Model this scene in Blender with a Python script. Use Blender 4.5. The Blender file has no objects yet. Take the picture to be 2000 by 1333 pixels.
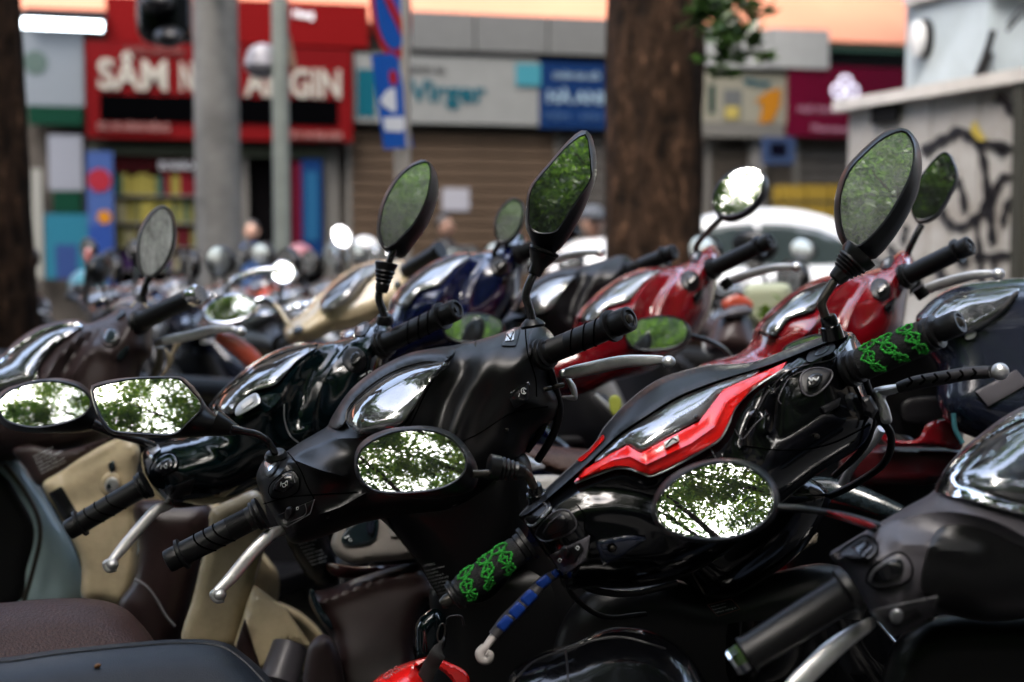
import bpy, bmesh, math, random
import numpy as np
from mathutils import Vector, Matrix
from mathutils.geometry import delaunay_2d_cdt

S = bpy.context.scene
COL = S.collection
R = math.radians
random.seed(7)
rng = np.random.default_rng(11)

# ------------------------------------------------------------------ camera
F = 2778.0                      # focal length in photo pixels (50 mm on full frame)
PITCH = R(3.8)
CAMZ = 1.25
cam_d = bpy.data.cameras.new('camera')
cam = bpy.data.objects.new('camera', cam_d)
COL.objects.link(cam)
cam.location = (0, 0, CAMZ)
cam.rotation_euler = (R(90) - PITCH, 0, 0)
cam_d.sensor_width = 36
cam_d.lens = 50.0
cam_d.clip_start = 0.05
cam_d.clip_end = 500
cam_d.dof.use_dof = True
cam_d.dof.focus_distance = 1.86
cam_d.dof.aperture_fstop = 3.2
cam_d.dof.aperture_blades = 0
S.camera = cam

# ------------------------------------------------------------------ sky, sun, exposure
world = bpy.data.worlds.new('World')
S.world = world
world.use_nodes = True
wn, wl = world.node_tree.nodes, world.node_tree.links
wn.clear()
sky = wn.new('ShaderNodeTexSky')
sky.sky_type = 'NISHITA'
sky.sun_disc = False
SUN_EL, SUN_AZ = 58, 200
sky.sun_elevation = R(SUN_EL)
sky.sun_rotation = R(SUN_AZ)
sky.air_density = 1.0
sky.dust_density = 4.0
hs = wn.new('ShaderNodeHueSaturation')
hs.inputs['Saturation'].default_value = 0.8
bg = wn.new('ShaderNodeBackground')
bg.inputs['Strength'].default_value = 0.15
wo = wn.new('ShaderNodeOutputWorld')
wl.new(sky.outputs[0], hs.inputs['Color'])
wl.new(hs.outputs[0], bg.inputs[0])
wl.new(bg.outputs[0], wo.inputs[0])
sun_d = bpy.data.lights.new('sun', 'SUN')
sun_d.energy = 0.5
sun_d.angle = R(20)
sun_d.color = (1.0, 0.985, 0.96)
sun = bpy.data.objects.new('sun', sun_d)
COL.objects.link(sun)
# the direction to the sun matches the sky's sun_rotation
sdir = Vector((math.sin(R(SUN_AZ)) * math.cos(R(SUN_EL)), math.cos(R(SUN_AZ)) * math.cos(R(SUN_EL)), math.sin(R(SUN_EL))))
sun.rotation_euler = sdir.to_track_quat('Z', 'Y').to_euler()
sun.location = sdir * 30
S.view_settings.view_transform = 'Standard'
S.view_settings.look = 'None'
S.view_settings.gamma = 1.0
S.view_settings.use_curve_mapping = False
S.view_settings.exposure = 3.1
S.cycles.max_bounces = 8
S.cycles.sample_clamp_indirect = 6.0

# ------------------------------------------------------------------ pixels <-> world
CP, SP = math.cos(PITCH), math.sin(PITCH)


def W(px, py, d):
    x = (px - 1000.0) / F * d
    u = (666.5 - py) / F * d
    return Vector((x, d * CP + u * SP, CAMZ - d * SP + u * CP))


def ray(px, py):
    return (W(px, py, 1.0) - Vector((0, 0, CAMZ))).normalized()


# ------------------------------------------------------------------ materials
MATS = {}
ALB = 0.62


def mat(name, col, rough=0.5, metal=0.0, coat=0.0, spec=0.34, dust=0.0, bump=0.0, bscale=200.0, var=0.0, vscale=6.0,
        emis=None, sheen=0.0, scratch=0.0, dustcol=(0.25, 0.23, 0.2), stain=None):
    if name in MATS:
        return MATS[name]
    m = bpy.data.materials.new(name)
    MATS[name] = m
    m.use_nodes = True
    n, l = m.node_tree.nodes, m.node_tree.links
    p = n['Principled BSDF']
    p.inputs['Roughness'].default_value = rough
    p.inputs['Metallic'].default_value = metal
    p.inputs['Coat Weight'].default_value = coat
    p.inputs['Coat Roughness'].default_value = 0.04
    p.inputs['Specular IOR Level'].default_value = spec
    if metal < 0.5 and emis is None:
        col = tuple(c * ALB for c in col)
        stain = tuple(c * ALB for c in stain) if stain else None
        dustcol = tuple(c * ALB for c in dustcol)
    c4 = (*col, 1)
    p.inputs['Base Color'].default_value = c4
    tc = n.new('ShaderNodeTexCoord')
    out = None
    if var > 0 or stain:
        t = n.new('ShaderNodeTexNoise')
        t.inputs['Scale'].default_value = vscale
        t.inputs['Detail'].default_value = 8
        t.inputs['Roughness'].default_value = 0.65
        l.new(tc.outputs['Object'], t.inputs['Vector'])
        r = n.new('ShaderNodeValToRGB')
        r.color_ramp.elements[0].position = 0.35
        r.color_ramp.elements[1].position = 0.68
        lo = stain if stain else tuple(c * (1 - var) for c in col)
        hi = col if stain else tuple(min(1, c * (1 + var)) for c in col)
        r.color_ramp.elements[0].color = (*lo, 1)
        r.color_ramp.elements[1].color = (*hi, 1)
        l.new(t.outputs['Fac'], r.inputs['Fac'])
        out = r.outputs['Color']
    if dust > 0:
        g = n.new('ShaderNodeTexNoise')
        g.inputs['Scale'].default_value = 45
        g.inputs['Detail'].default_value = 12
        g.inputs['Roughness'].default_value = 0.8
        l.new(tc.outputs['Object'], g.inputs['Vector'])
        gr = n.new('ShaderNodeValToRGB')
        gr.color_ramp.elements[0].position = 0.5
        gr.color_ramp.elements[0].color = (0.12 * dust,) * 3 + (1,)
        gr.color_ramp.elements[1].position = 0.78
        gr.color_ramp.elements[1].color = (dust,) * 3 + (1,)
        l.new(g.outputs['Fac'], gr.inputs['Fac'])
        # fine specks
        v = n.new('ShaderNodeTexVoronoi')
        v.inputs['Scale'].default_value = 420
        l.new(tc.outputs['Object'], v.inputs['Vector'])
        vr = n.new('ShaderNodeMapRange')
        vr.inputs['From Min'].default_value = 0.0
        vr.inputs['From Max'].default_value = 0.13
        vr.inputs['To Min'].default_value = min(1, dust * 3.0)
        vr.inputs['To Max'].default_value = 0.0
        l.new(v.outputs['Distance'], vr.inputs['Value'])
        mx = n.new('ShaderNodeMath')
        mx.operation = 'MAXIMUM'
        l.new(gr.outputs['Color'], mx.inputs[0])
        l.new(vr.outputs[0], mx.inputs[1])
        mix = n.new('ShaderNodeMix')
        mix.data_type = 'RGBA'
        mix.inputs[6].default_value = c4
        if out:
            l.new(out, mix.inputs[6])
        mix.inputs[7].default_value = (*dustcol, 1)
        l.new(mx.outputs[0], mix.inputs[0])
        out = mix.outputs[2]
        ra = n.new('ShaderNodeMath')
        ra.operation = 'MULTIPLY_ADD'
        ra.use_clamp = True
        ra.inputs[1].default_value = 0.6
        ra.inputs[2].default_value = rough
        l.new(mx.outputs[0], ra.inputs[0])
        l.new(ra.outputs[0], p.inputs['Roughness'])
        if metal > 0:
            mm = n.new('ShaderNodeMath')
            mm.operation = 'MULTIPLY_ADD'
            mm.use_clamp = True
            mm.inputs[1].default_value = -1.0
            mm.inputs[2].default_value = metal
            l.new(mx.outputs[0], mm.inputs[0])
            l.new(mm.outputs[0], p.inputs['Metallic'])
    if out:
        l.new(out, p.inputs['Base Color'])
    if bump > 0:
        t = n.new('ShaderNodeTexNoise')
        t.inputs['Scale'].default_value = bscale
        t.inputs['Detail'].default_value = 5
        l.new(tc.outputs['Object'], t.inputs['Vector'])
        b = n.new('ShaderNodeBump')
        b.inputs['Strength'].default_value = bump
        b.inputs['Distance'].default_value = 0.002
        l.new(t.outputs['Fac'], b.inputs['Height'])
        l.new(b.outputs[0], p.inputs['Normal'])
    if emis:
        p.inputs['Emission Color'].default_value = (*emis[0], 1)
        p.inputs['Emission Strength'].default_value = emis[1]
    return m


matte = mat('matte_black_plastic', (0.0048, 0.0050, 0.0060), 0.36, dust=0.012, bump=0.05, bscale=900)
gloss = mat('gloss_black_paint', (0.0020, 0.0022, 0.0032), 0.13, coat=0.45, dust=0.014)
greenp = mat('dark_green_paint', (0.0008, 0.0050, 0.0064), 0.12, coat=0.5, dust=0.010)
redp = mat('red_gloss_paint', (1.0, 0.010, 0.008), 0.24, coat=0.7, dust=0.012)
redd = mat('deep_red_paint', (0.24, 0.003, 0.009), 0.22, coat=1.0, dust=0.02)
redm = mat('dark_maroon_plastic', (0.05, 0.004, 0.006), 0.3, coat=0.3)
brownp = mat('brown_plastic', (0.050, 0.030, 0.030), 0.40, dust=0.05)
brownd = mat('dark_brown_panel', (0.030, 0.014, 0.014), 0.36, dust=0.04, var=0.3, vscale=5)
creamp = mat('cream_paint', (0.84, 0.68, 0.43), 0.25, coat=0.5, dust=0.08, var=0.20, vscale=12)
paleb = mat('pale_blue_paint', (0.50, 0.68, 0.72), 0.3, coat=0.4, dust=0.05, var=0.1)
greyp = mat('dusty_grey_plastic', (0.092, 0.086, 0.100), 0.36, dust=0.06)
darkg = mat('dark_grey_plastic', (0.010, 0.0095, 0.012), 0.40, dust=0.015)
bluep = mat('deep_blue_paint', (0.002, 0.005, 0.045), 0.2, coat=0.8, dust=0.02)
navyp = mat('navy_black_paint', (0.010, 0.014, 0.030), 0.25, coat=0.8, dust=0.04)
silverp = mat('silver_paint', (0.42, 0.43, 0.45), 0.3, metal=0.6, dust=0.05)
whitep = mat('white_paint', (0.9, 0.9, 0.9), 0.25, coat=0.6, dust=0.05)
rubber = mat('black_rubber', (0.0050, 0.0050, 0.0060), 0.40, dust=0.018, bump=0.12, bscale=1400)
boot_m = mat('rubber_boot', (0.0050, 0.0050, 0.0055), 0.32, dust=0.010)
steel = mat('worn_steel_stem', (0.075, 0.068, 0.06), 0.32, metal=0.9, dust=0.05)
blackm = mat('black_stem_metal', (0.012, 0.012, 0.014), 0.25, coat=0.4)
chrome = mat('chrome', (0.82, 0.83, 0.85), 0.06, metal=1.0, dust=0.03)
alu = mat('cast_aluminium', (0.60, 0.60, 0.60), 0.42, metal=0.9, dust=0.10, var=0.15, vscale=40)
seat_b = mat('brown_leatherette', (0.060, 0.026, 0.019), 0.42, bump=1.0, bscale=230, dust=0.04, spec=0.22, var=0.35, vscale=300)
seat_k = mat('black_seat_vinyl', (0.010, 0.014, 0.021), 0.42, spec=0.25, bump=0.25, bscale=600, dust=0.03)
printm = mat('pale_print', (0.80, 0.82, 0.84), 0.5)
white_m = mat('white_print', (0.75, 0.76, 0.78), 0.4)
greenr = mat('green_print', (0.018, 0.36, 0.028), 0.75, dust=0.06, var=0.5, vscale=90)
bluepad = mat('blue_rubber_pad', (0.006, 0.045, 0.30), 0.4)
pad_k = mat('lever_sleeve_rubber', (0.035, 0.032, 0.036), 0.55)
dial = mat('gauge_dial', (0.10, 0.11, 0.125), 0.35, var=0.4, vscale=14, coat=0.2)
dialk = mat('gauge_dial_dark', (0.03, 0.035, 0.05), 0.35, var=0.6, vscale=30)
mat('pale_dial', (0.42, 0.44, 0.48), 0.4, var=0.2, vscale=20)
socket = mat('lock_socket', (0.008, 0.018, 0.024), 0.25, coat=0.6)
redlamp = mat('red_mark', (0.5, 0.01, 0.01), 0.3)
button_m = mat('button_glossy', (0.008, 0.008, 0.010), 0.22, coat=0.3)
glint_m = mat('edge_glint', (0.16, 0.16, 0.17), 0.35)  # pale lines painted as highlights along button and plate edges
silverbtn = mat('silver_button', (0.62, 0.63, 0.66), 0.22, metal=0.7)
cable_m = mat('cable_black', (0.01, 0.01, 0.011), 0.4)
straw = mat('strap_webbing', (0.06, 0.06, 0.062), 0.7, bump=0.6, bscale=900)


def lens_mat(name, refl, rough=0.02, tint=(0.9, 0.92, 0.95)):
    m = bpy.data.materials.new(name)
    m.use_nodes = True
    n, l = m.node_tree.nodes, m.node_tree.links
    n.clear()
    o = n.new('ShaderNodeOutputMaterial')
    tr = n.new('ShaderNodeBsdfTransparent')
    tr.inputs[0].default_value = (*tint, 1)
    gl = n.new('ShaderNodeBsdfGlossy')
    gl.inputs['Roughness'].default_value = rough
    lw = n.new('ShaderNodeFresnel')
    lw.inputs['IOR'].default_value = refl
    df = n.new('ShaderNodeBsdfDiffuse')
    df.inputs[0].default_value = (0.6, 0.6, 0.6, 1)
    mx = n.new('ShaderNodeMixShader')
    l.new(lw.outputs[0], mx.inputs[0])
    l.new(tr.outputs[0], mx.inputs[1])
    l.new(gl.outputs[0], mx.inputs[2])
    tc = n.new('ShaderNodeTexCoord')
    t = n.new('ShaderNodeTexNoise')
    t.inputs['Scale'].default_value = 60
    t.inputs['Detail'].default_value = 10
    t.inputs['Roughness'].default_value = 0.75
    l.new(tc.outputs['Object'], t.inputs['Vector'])
    mr = n.new('ShaderNodeMapRange')
    mr.inputs['From Min'].default_value = 0.45
    mr.inputs['From Max'].default_value = 0.8
    mr.inputs['To Min'].default_value = 0.015
    mr.inputs['To Max'].default_value = 0.16
    l.new(t.outputs['Fac'], mr.inputs['Value'])
    m2 = n.new('ShaderNodeMixShader')
    l.new(mr.outputs[0], m2.inputs[0])
    l.new(mx.outputs[0], m2.inputs[1])
    l.new(df.outputs[0], m2.inputs[2])
    l.new(m2.outputs[0], o.inputs[0])
    MATS[name] = m
    return m


lens = lens_mat('clear_gauge_lens', 3.6)
lens_f = lens_mat('clear_lens_far', 3.6, 0.05)


def mirror_mat(name, col, dustv, rough=0.012):
    """silvered glass with a fine film of dust"""
    m = bpy.data.materials.new(name)
    m.use_nodes = True
    n, l = m.node_tree.nodes, m.node_tree.links
    p = n['Principled BSDF']
    p.inputs['Base Color'].default_value = (*col, 1)
    p.inputs['Metallic'].default_value = 1.0
    p.inputs['Roughness'].default_value = rough
    o = n['Material Output']
    df = n.new('ShaderNodeBsdfDiffuse')
    df.inputs[0].default_value = (0.62, 0.65, 0.65, 1)
    tc = n.new('ShaderNodeTexCoord')
    mp = n.new('ShaderNodeMapping')
    mp.inputs['Scale'].default_value = (1.0, 1.0, 0.35)
    l.new(tc.outputs['Object'], mp.inputs[0])
    t = n.new('ShaderNodeTexNoise')
    t.inputs['Scale'].default_value = 55
    t.inputs['Detail'].default_value = 12
    t.inputs['Roughness'].default_value = 0.8
    l.new(mp.outputs[0], t.inputs['Vector'])
    mr = n.new('ShaderNodeMapRange')
    mr.inputs['From Min'].default_value = 0.35
    mr.inputs['From Max'].default_value = 0.75
    mr.inputs['To Min'].default_value = dustv * 0.35
    mr.inputs['To Max'].default_value = dustv * 1.8
    l.new(t.outputs['Fac'], mr.inputs['Value'])
    mx = n.new('ShaderNodeMixShader')
    l.new(mr.outputs[0], mx.inputs[0])
    l.new(p.outputs[0], mx.inputs[1])
    l.new(df.outputs[0], mx.inputs[2])
    l.new(mx.outputs[0], o.inputs[0])
    MATS[name] = m
    return m


mir_clean = mirror_mat('mirror_glass', (0.80, 0.84, 0.80), 0.015)
mir_dusty = mirror_mat('mirror_glass_dusty', (0.72, 0.80, 0.74), 0.17)
mir_grey = mirror_mat('mirror_glass_very_dusty', (0.7, 0.73, 0.72), 0.62)
mir_far = mirror_mat('mirror_glass_dull', (0.30, 0.31, 0.32), 0.12, 0.12)

# ------------------------------------------------------------------ object helpers


def tag(o, label=None, cat=None, group=None, kind=None):
    if label:
        o['label'] = label
    if cat:
        o['category'] = cat
    if group:
        o['group'] = group
    if kind:
        o['kind'] = kind
    return o


def empty(name, loc, label=None, cat=None, group=None, rot=None):
    o = bpy.data.objects.new(name, None)
    o.empty_display_size = 0.2
    COL.objects.link(o)
    if rot is not None:
        o.matrix_world = Matrix.Translation(loc) @ rot.to_4x4()
    else:
        o.location = loc
    return tag(o, label, cat, group)


def mesh_obj(name, verts, faces, m, parent=None, smooth=True, sharp_deg=40, centre=True, uv=None):
    """verts in world coordinates (or in the parent's coordinates when it is rotated)"""
    verts = np.asarray(verts, dtype=float)
    c = verts.mean(axis=0) if centre and len(verts) else np.zeros(3)
    me = bpy.data.meshes.new(name)
    me.from_pydata((verts - c).tolist(), [], faces)
    me.update()
    if smooth:
        me.shade_smooth()
        if sharp_deg:
            try:
                me.set_sharp_from_angle(angle=R(sharp_deg))
            except Exception:
                pass
    if isinstance(m, (list, tuple)):
        for k in m:
            me.materials.append(k)
    elif m:
        me.materials.append(m)
    o = bpy.data.objects.new(name, me)
    COL.objects.link(o)
    if parent is not None:
        o.parent = parent
        if parent.get('rot_local'):
            o.location = Vector(c)
        else:
            base = Vector(parent.location)
            q = parent.parent
            while q is not None:
                base += Vector(q.location)
                q = q.parent
            o.location = Vector(c) - base
    else:
        o.location = Vector(c)
    return o


def catmull(pts, sub=6, closed=False):
    """smooth curve through points; a point given twice in a row is a sharp corner"""
    P = [np.array(p, dtype=float) for p in pts]
    n = len(P)
    out = []
    rngi = range(n) if closed else range(n - 1)
    for i in rngi:
        p1, p2 = P[i], P[(i + 1) % n]
        if np.allclose(p1, p2):
            continue
        p0 = P[(i - 1) % n] if (closed or i > 0) else p1
        p3 = P[(i + 2) % n] if (closed or i + 2 < n) else p2
        d = np.linalg.norm(p2 - p1)
        m1 = (p2 - p0) / 2
        m2 = (p3 - p1) / 2
        if np.allclose(p0, p1):
            m1 = (p2 - p1)
        if np.allclose(p2, p3):
            m2 = (p2 - p1)
        for m in (m1, m2):
            L = np.linalg.norm(m)
            if L > 1.2 * d:
                m *= 1.2 * d / L
        for k in range(sub):
            t = k / sub
            out.append((2*t**3-3*t**2+1)*p1 + (t**3-2*t**2+t)*m1 + (-2*t**3+3*t**2)*p2 + (t**3-t**2)*m2)
    if not closed:
        out.append(P[-1])
    return np.array(out)


def resample(poly, step, closed=True):
    P = np.asarray(poly, float)
    Q = np.vstack([P, P[:1]]) if closed else P
    seg = np.linalg.norm(np.diff(Q[:, :2], axis=0), axis=1)
    L = seg.sum()
    n = max(8 if closed else 2, int(round(L / step)))
    cum = np.concatenate([[0], np.cumsum(seg)])
    t = np.linspace(0, L, n + (0 if closed else 1), endpoint=not closed)
    out = np.column_stack([np.interp(t, cum, Q[:, k]) for k in range(Q.shape[1])])
    return out


def seg_dist(pts, poly, closed=True):
    A = np.asarray(poly, float)
    B = np.roll(A, -1, axis=0) if closed else A[1:]
    if not closed:
        A = A[:-1]
    d = B - A
    L2 = (d ** 2).sum(1) + 1e-12
    best = np.full(len(pts), 1e9)
    for i in range(len(A)):
        t = np.clip(((pts - A[i]) @ d[i]) / L2[i], 0, 1)
        q = A[i] + t[:, None] * d[i]
        best = np.minimum(best, ((pts - q) ** 2).sum(1))
    return np.sqrt(best)


def inside(pts, poly):
    A = np.asarray(poly, float)
    B = np.roll(A, -1, axis=0)
    c = np.zeros(len(pts), bool)
    x, y = pts[:, 0], pts[:, 1]
    for (x1, y1), (x2, y2) in zip(A, B):
        if y1 == y2:
            continue
        k = ((y1 > y) != (y2 > y)) & (x < (x2 - x1) * (y - y1) / (y2 - y1) + x1)
        c ^= k
    return c


def frames(pts):
    """parallel-transport frames along a polyline"""
    n = len(pts)
    T = [(pts[min(i + 1, n - 1)] - pts[max(i - 1, 0)]).normalized() for i in range(n)]
    a = Vector((0, 0, 1)) if abs(T[0].z) < 0.9 else Vector((1, 0, 0))
    u = T[0].cross(a).normalized()
    out = []
    for i in range(n):
        u = (u - T[i] * u.dot(T[i])).normalized()
        out.append((T[i], u, T[i].cross(u)))
    return out


def sweep(pts, rad, seg=12, flat=1.0, flatdir=None, cap=True):
    """tube along world points; rad per point; flat squashes along flatdir"""
    V, Fc = [], []
    fr = frames(pts)
    for i, p in enumerate(pts):
        T, u, v = fr[i]
        if flatdir is not None:
            f = (flatdir - T * flatdir.dot(T)).normalized()
            u, v = T.cross(f), f
        for k in range(seg):
            a = 2 * math.pi * k / seg
            V.append(p + (u * math.cos(a) + v * math.sin(a) * flat) * rad[i])
    for i in range(len(pts) - 1):
        for k in range(seg):
            a, b = i * seg + k, i * seg + (k + 1) % seg
            Fc.append((a, b, b + seg, a + seg))
    if cap:
        Fc.append(tuple(reversed(range(seg))))
        Fc.append(tuple(range((len(pts) - 1) * seg, len(pts) * seg)))
    return [tuple(v) for v in V], Fc


def join(parts):
    V, Fc = [], []
    for v, f in parts:
        o = len(V)
        V += [tuple(x) for x in v]
        Fc += [tuple(i + o for i in ff) for ff in f]
    return V, Fc


def box_vf(lo, hi, bev=0.0):
    x0, y0, z0 = lo
    x1, y1, z1 = hi
    V = [(x0, y0, z0), (x1, y0, z0), (x1, y1, z0), (x0, y1, z0), (x0, y0, z1), (x1, y0, z1), (x1, y1, z1), (x0, y1, z1)]
    Fc = [(0, 3, 2, 1), (4, 5, 6, 7), (0, 1, 5, 4), (1, 2, 6, 5), (2, 3, 7, 6), (3, 0, 4, 7)]
    return V, Fc


class Surf:
    """what a moulded shell remembers, so that buttons and lettering can be set on it"""
    def __init__(self, f, obj, plain=None):
        self.f, self.obj = f, obj
        self.plain = Surf(plain, obj) if plain else self      # the same shell without its creases


class Kit:
    """builds the mouldings of one motorbike. Coordinates are measured on the photograph (x, y) with a distance;
    K moves the whole set to its own place and distance, so one set of measurements serves alike models."""
    def __init__(self, root, X=785.0, Y=857.0, d=1.95, s=None, x0=785.0, y0=857.0, d0=1.95, size=1.0):
        self.root = root
        self.X, self.Y, self.d, self.x0, self.y0, self.d0 = X, Y, d, x0, y0, d0
        self.s = (d0 / d * size) if s is None else s
        self.size = size

    def P(self, x, y, d):
        return W(self.X + (x - self.x0) * self.s, self.Y + (y - self.y0) * self.s, self.d + (d - self.d0) * self.size)

    def puff(self, name, outline, m, base=None, d=None, gx=0.0, gy=0.0, bulge=0.03, edge=60.0, thick=0.03, ridges=(),
             res=8.0, sub=5, lift=0.0, parent=None, smooth=True, power=0.5, sharp=35, back=0.3, ctrl=None, wrap=0.0, tilts=()):
        ol = catmull(outline, sub, True) if smooth else np.array(outline, float)
        ol = resample(ol, res * 0.8)
        cx, cy = ol.mean(0)
        mpp = (d if d else self.d0) / F

        def plane(x, y):
            return d + gx * (x - cx) * mpp + gy * (cy - y) * mpp
        bf = base.f if base is not None else plane
        rid = [(catmull(r[0], 5), r[1], r[2], (r[3] if len(r) > 3 else 0)) for r in ridges]
        cps = None
        if ctrl:
            cps = np.array(ctrl, float)

        def f(x, y, dist=None, creases=True):
            x, y = np.atleast_1d(x).astype(float), np.atleast_1d(y).astype(float)
            q = np.column_stack([x, y])
            D = np.array(bf(x, y), float) + np.zeros(len(x))
            if dist is None:
                dist = np.where(inside(q, ol), seg_dist(q, ol), 0)
            t = np.clip(dist / edge, 0, 1)
            D = D - bulge * (1 - (1 - t) ** 2) ** power - lift
            for rp, amp, wd, ed in (rid if creases else ()):
                dd = seg_dist(q, rp, False)
                fade = np.clip(dist / max(wd, 1), 0, 1) if ed in (0, 2) else 1.0
                D = D - amp * (np.exp(-(dd / wd) ** 2) if ed < 2 else np.exp(-dd / wd)) * fade
            for x1, y1, rad, tl in tilts:
                D = D + tl * (y1 - y) * mpp * np.exp(-(((x - x1) ** 2 + (y - y1) ** 2) / rad ** 2))
            if cps is not None:
                for x1, y1, off, rad in cps:
                    D = D - off * np.exp(-(((x - x1) ** 2 + (y - y1) ** 2) / rad ** 2)) * np.clip(dist / 20, 0, 1)
            return D
        # points
        x0, y0 = ol.min(0)
        x1, y1 = ol.max(0)
        gxs = np.arange(x0, x1 + res, res)
        gys = np.arange(y0, y1 + res, res * 0.87)
        pts = []
        for j, yy in enumerate(gys):
            off = res / 2 if j % 2 else 0
            pts += [(xx + off, yy) for xx in gxs]
        pts = np.array(pts)
        ins = inside(pts, ol)
        pts = pts[ins]
        dist = seg_dist(pts, ol) if len(pts) else np.zeros(0)
        e1 = min(edge, 3 * res)
        keep = dist > min(res * 0.6, e1 * 0.6)
        pts, dist = pts[keep], dist[keep]
        rings = []
        if edge < 3 * res or True:
            tang = np.roll(ol, -1, 0) - np.roll(ol, 1, 0)
            nr = np.column_stack([-tang[:, 1], tang[:, 0]])
            nr /= np.linalg.norm(nr, axis=1)[:, None] + 1e-9
            for w in (edge * 0.06, edge * 0.22):
                if w < 0.6:
                    continue
                for sgn in (1, -1):
                    q = ol + nr * w * sgn
                    k = inside(q, ol)
                    q = q[k]
                    if len(q) == 0:
                        continue
                    dq = seg_dist(q, ol)
                    q = q[dq > w * 0.8]
                    rings.append(q)
        if rings:
            rg = np.vstack(rings)
            if len(rg) and len(pts):
                wmax = edge * 0.22 + res * 0.45
                far = dist > wmax
                pts = pts[far]
            pts = np.vstack([pts, rg]) if len(pts) else rg
        for rp, amp, wd, ed in rid:
            if ed >= 2 and len(pts):
                cr = resample(rp, res * 0.55, False)
                tg = np.gradient(cr, axis=0)
                nn_ = np.column_stack([-tg[:, 1], tg[:, 0]])
                nn_ /= np.linalg.norm(nn_, axis=1)[:, None] + 1e-9
                add = np.vstack([cr + nn_ * k for k in (0, wd * 0.3, -wd * 0.3, wd * 0.8, -wd * 0.8)])
                add = add[inside(add, ol)]
                if len(add):
                    add = add[seg_dist(add, ol) > 2.0]
                if len(add):
                    pts = pts[seg_dist(pts, rp, False) > wd * 0.8 + res * 0.35]
                    pts = np.vstack([pts, add])
        nb = len(ol)
        allp = np.vstack([ol, pts]) if len(pts) else ol
        edges = [(i, (i + 1) % nb) for i in range(nb)]
        vv, ee, ff, ov, oe, of = delaunay_2d_cdt([Vector(p) for p in allp], edges, [], 1, 1e-5)
        vv = np.array([tuple(v) for v in vv])
        dist = seg_dist(vv, ol)
        bound = [i for i in range(len(vv)) if dist[i] < 1e-3]
        D = f(vv[:, 0], vv[:, 1], dist)
        V = [self.P(vv[i, 0], vv[i, 1], D[i]) for i in range(len(vv))]
        Fc = []
        for t in ff:
            t = list(t)
            a, b, c = [vv[i] for i in t[:3]]
            cr = (b[0] - a[0]) * (c[1] - a[1]) - (b[1] - a[1]) * (c[0] - a[0])
            Fc.append(tuple(t) if cr < 0 else tuple(reversed(t)))
        # back side
        nv = len(V)
        t = np.clip(dist / edge, 0, 1)
        Dbase = np.array(bf(vv[:, 0], vv[:, 1]), float) + np.zeros(len(vv))
        Db = np.maximum(D + 0.002, Dbase - lift + thick * (0.35 + 0.65 * np.sqrt(t))) if wrap == 0 else Dbase + thick
        V += [self.P(vv[i, 0], vv[i, 1], Db[i]) for i in range(len(vv))]
        cnt = {}
        for t3 in Fc:
            for a, b in zip(t3, t3[1:] + t3[:1]):
                cnt[(a, b)] = 1
        Bk = [tuple(i + nv for i in reversed(t3)) for t3 in Fc]
        Sd = []
        for (a, b) in cnt:
            if (b, a) not in cnt:
                Sd.append((b, a, a + nv, b + nv))
        o = mesh_obj(name, V, Fc + Bk + Sd, m, parent or self.root, True, sharp)
        return Surf(f, o, lambda x, y: f(x, y, None, False))

    def pts(self, L):
        return [self.P(*p) for p in L]

    def tube(self, name, L, r, m, seg=12, sub=5, flat=1.0, parent=None, flatdir=None, sm=True):
        """L: (x, y, d) points; r: metres, one or per point"""
        A = np.array(L, float)
        if not hasattr(r, '__len__'):
            r = [r] * len(L)
        A = np.column_stack([A, np.array(r, float)])
        C = catmull(A, sub, False) if sm else A
        P = [self.P(*c[:3]) for c in C]
        V, Fc = sweep(P, [max(1e-4, c[3]) for c in C], seg, flat, flatdir)
        return mesh_obj(name, V, Fc, m, parent or self.root)

    def lathe(self, name, A, B, prof, m, seg=24, parent=None, ribs=0, ribdepth=0.0, twist=0.0):
        """prof: (t, r) t in metres along A->B (or fractions if tf)"""
        a, b = self.P(*A), self.P(*B)
        L = (b - a).length
        ax = (b - a).normalized()
        up = Vector((0, 0, 1))
        u = ax.cross(up).normalized()
        v = u.cross(ax)
        V, Fc = [], []
        for (t, r) in prof:
            for k in range(seg):
                an = 2 * math.pi * k / seg
                rr = r
                if ribs and ribdepth:
                    rr = r - (ribdepth if (k * ribs // seg) % 2 else 0)
                V.append(a + ax * (t * L) + (u * math.cos(an) + v * math.sin(an)) * rr)
        n = len(prof)
        for i in range(n - 1):
            for k in range(seg):
                p, q = i * seg + k, i * seg + (k + 1) % seg
                Fc.append((p, q, q + seg, p + seg))
        Fc.append(tuple(reversed(range(seg))))
        Fc.append(tuple(range((n - 1) * seg, n * seg)))
        return mesh_obj(name, [tuple(x) for x in V], Fc, m, parent or self.root, True, 32)

    def on(self, surf, pts, lift=0.0):
        A = np.array(pts, float)
        D = surf.f(A[:, 0], A[:, 1]) - lift
        return [(A[i, 0], A[i, 1], D[i]) for i in range(len(A))]

    def seam(self, name, surf, line, r, m, lift=0.0005, sub=6, step=5.0, parent=None, seg=6):
        L = resample(catmull(line, sub), step, False)
        return self.tube(name, self.on(surf, L, lift), r, m, seg=seg, sub=1, sm=False, parent=parent)

    def text(self, name, surf, body, x, y, size, ang, m, lift=0.0012, shear=0.0, parent=None, width=None, d=None, align='LEFT', spread=1.0):
        V, Fc, wid = text_mesh(body)
        if width:
            size_x = width / max(wid, 1e-6)
        else:
            size_x = size
        c, s_ = math.cos(R(ang)), math.sin(R(ang))
        P = []
        xs, ys = [], []
        for (tx, ty) in V:
            ax, ay = tx * size_x + ty * size * shear, -ty * size
            xs.append(x + ax * c - ay * s_)
            ys.append(y + ax * s_ + ay * c)
        if surf is not None:
            D = surf.f(np.array(xs), np.array(ys)) - lift
        else:
            D = [d] * len(xs)
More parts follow.
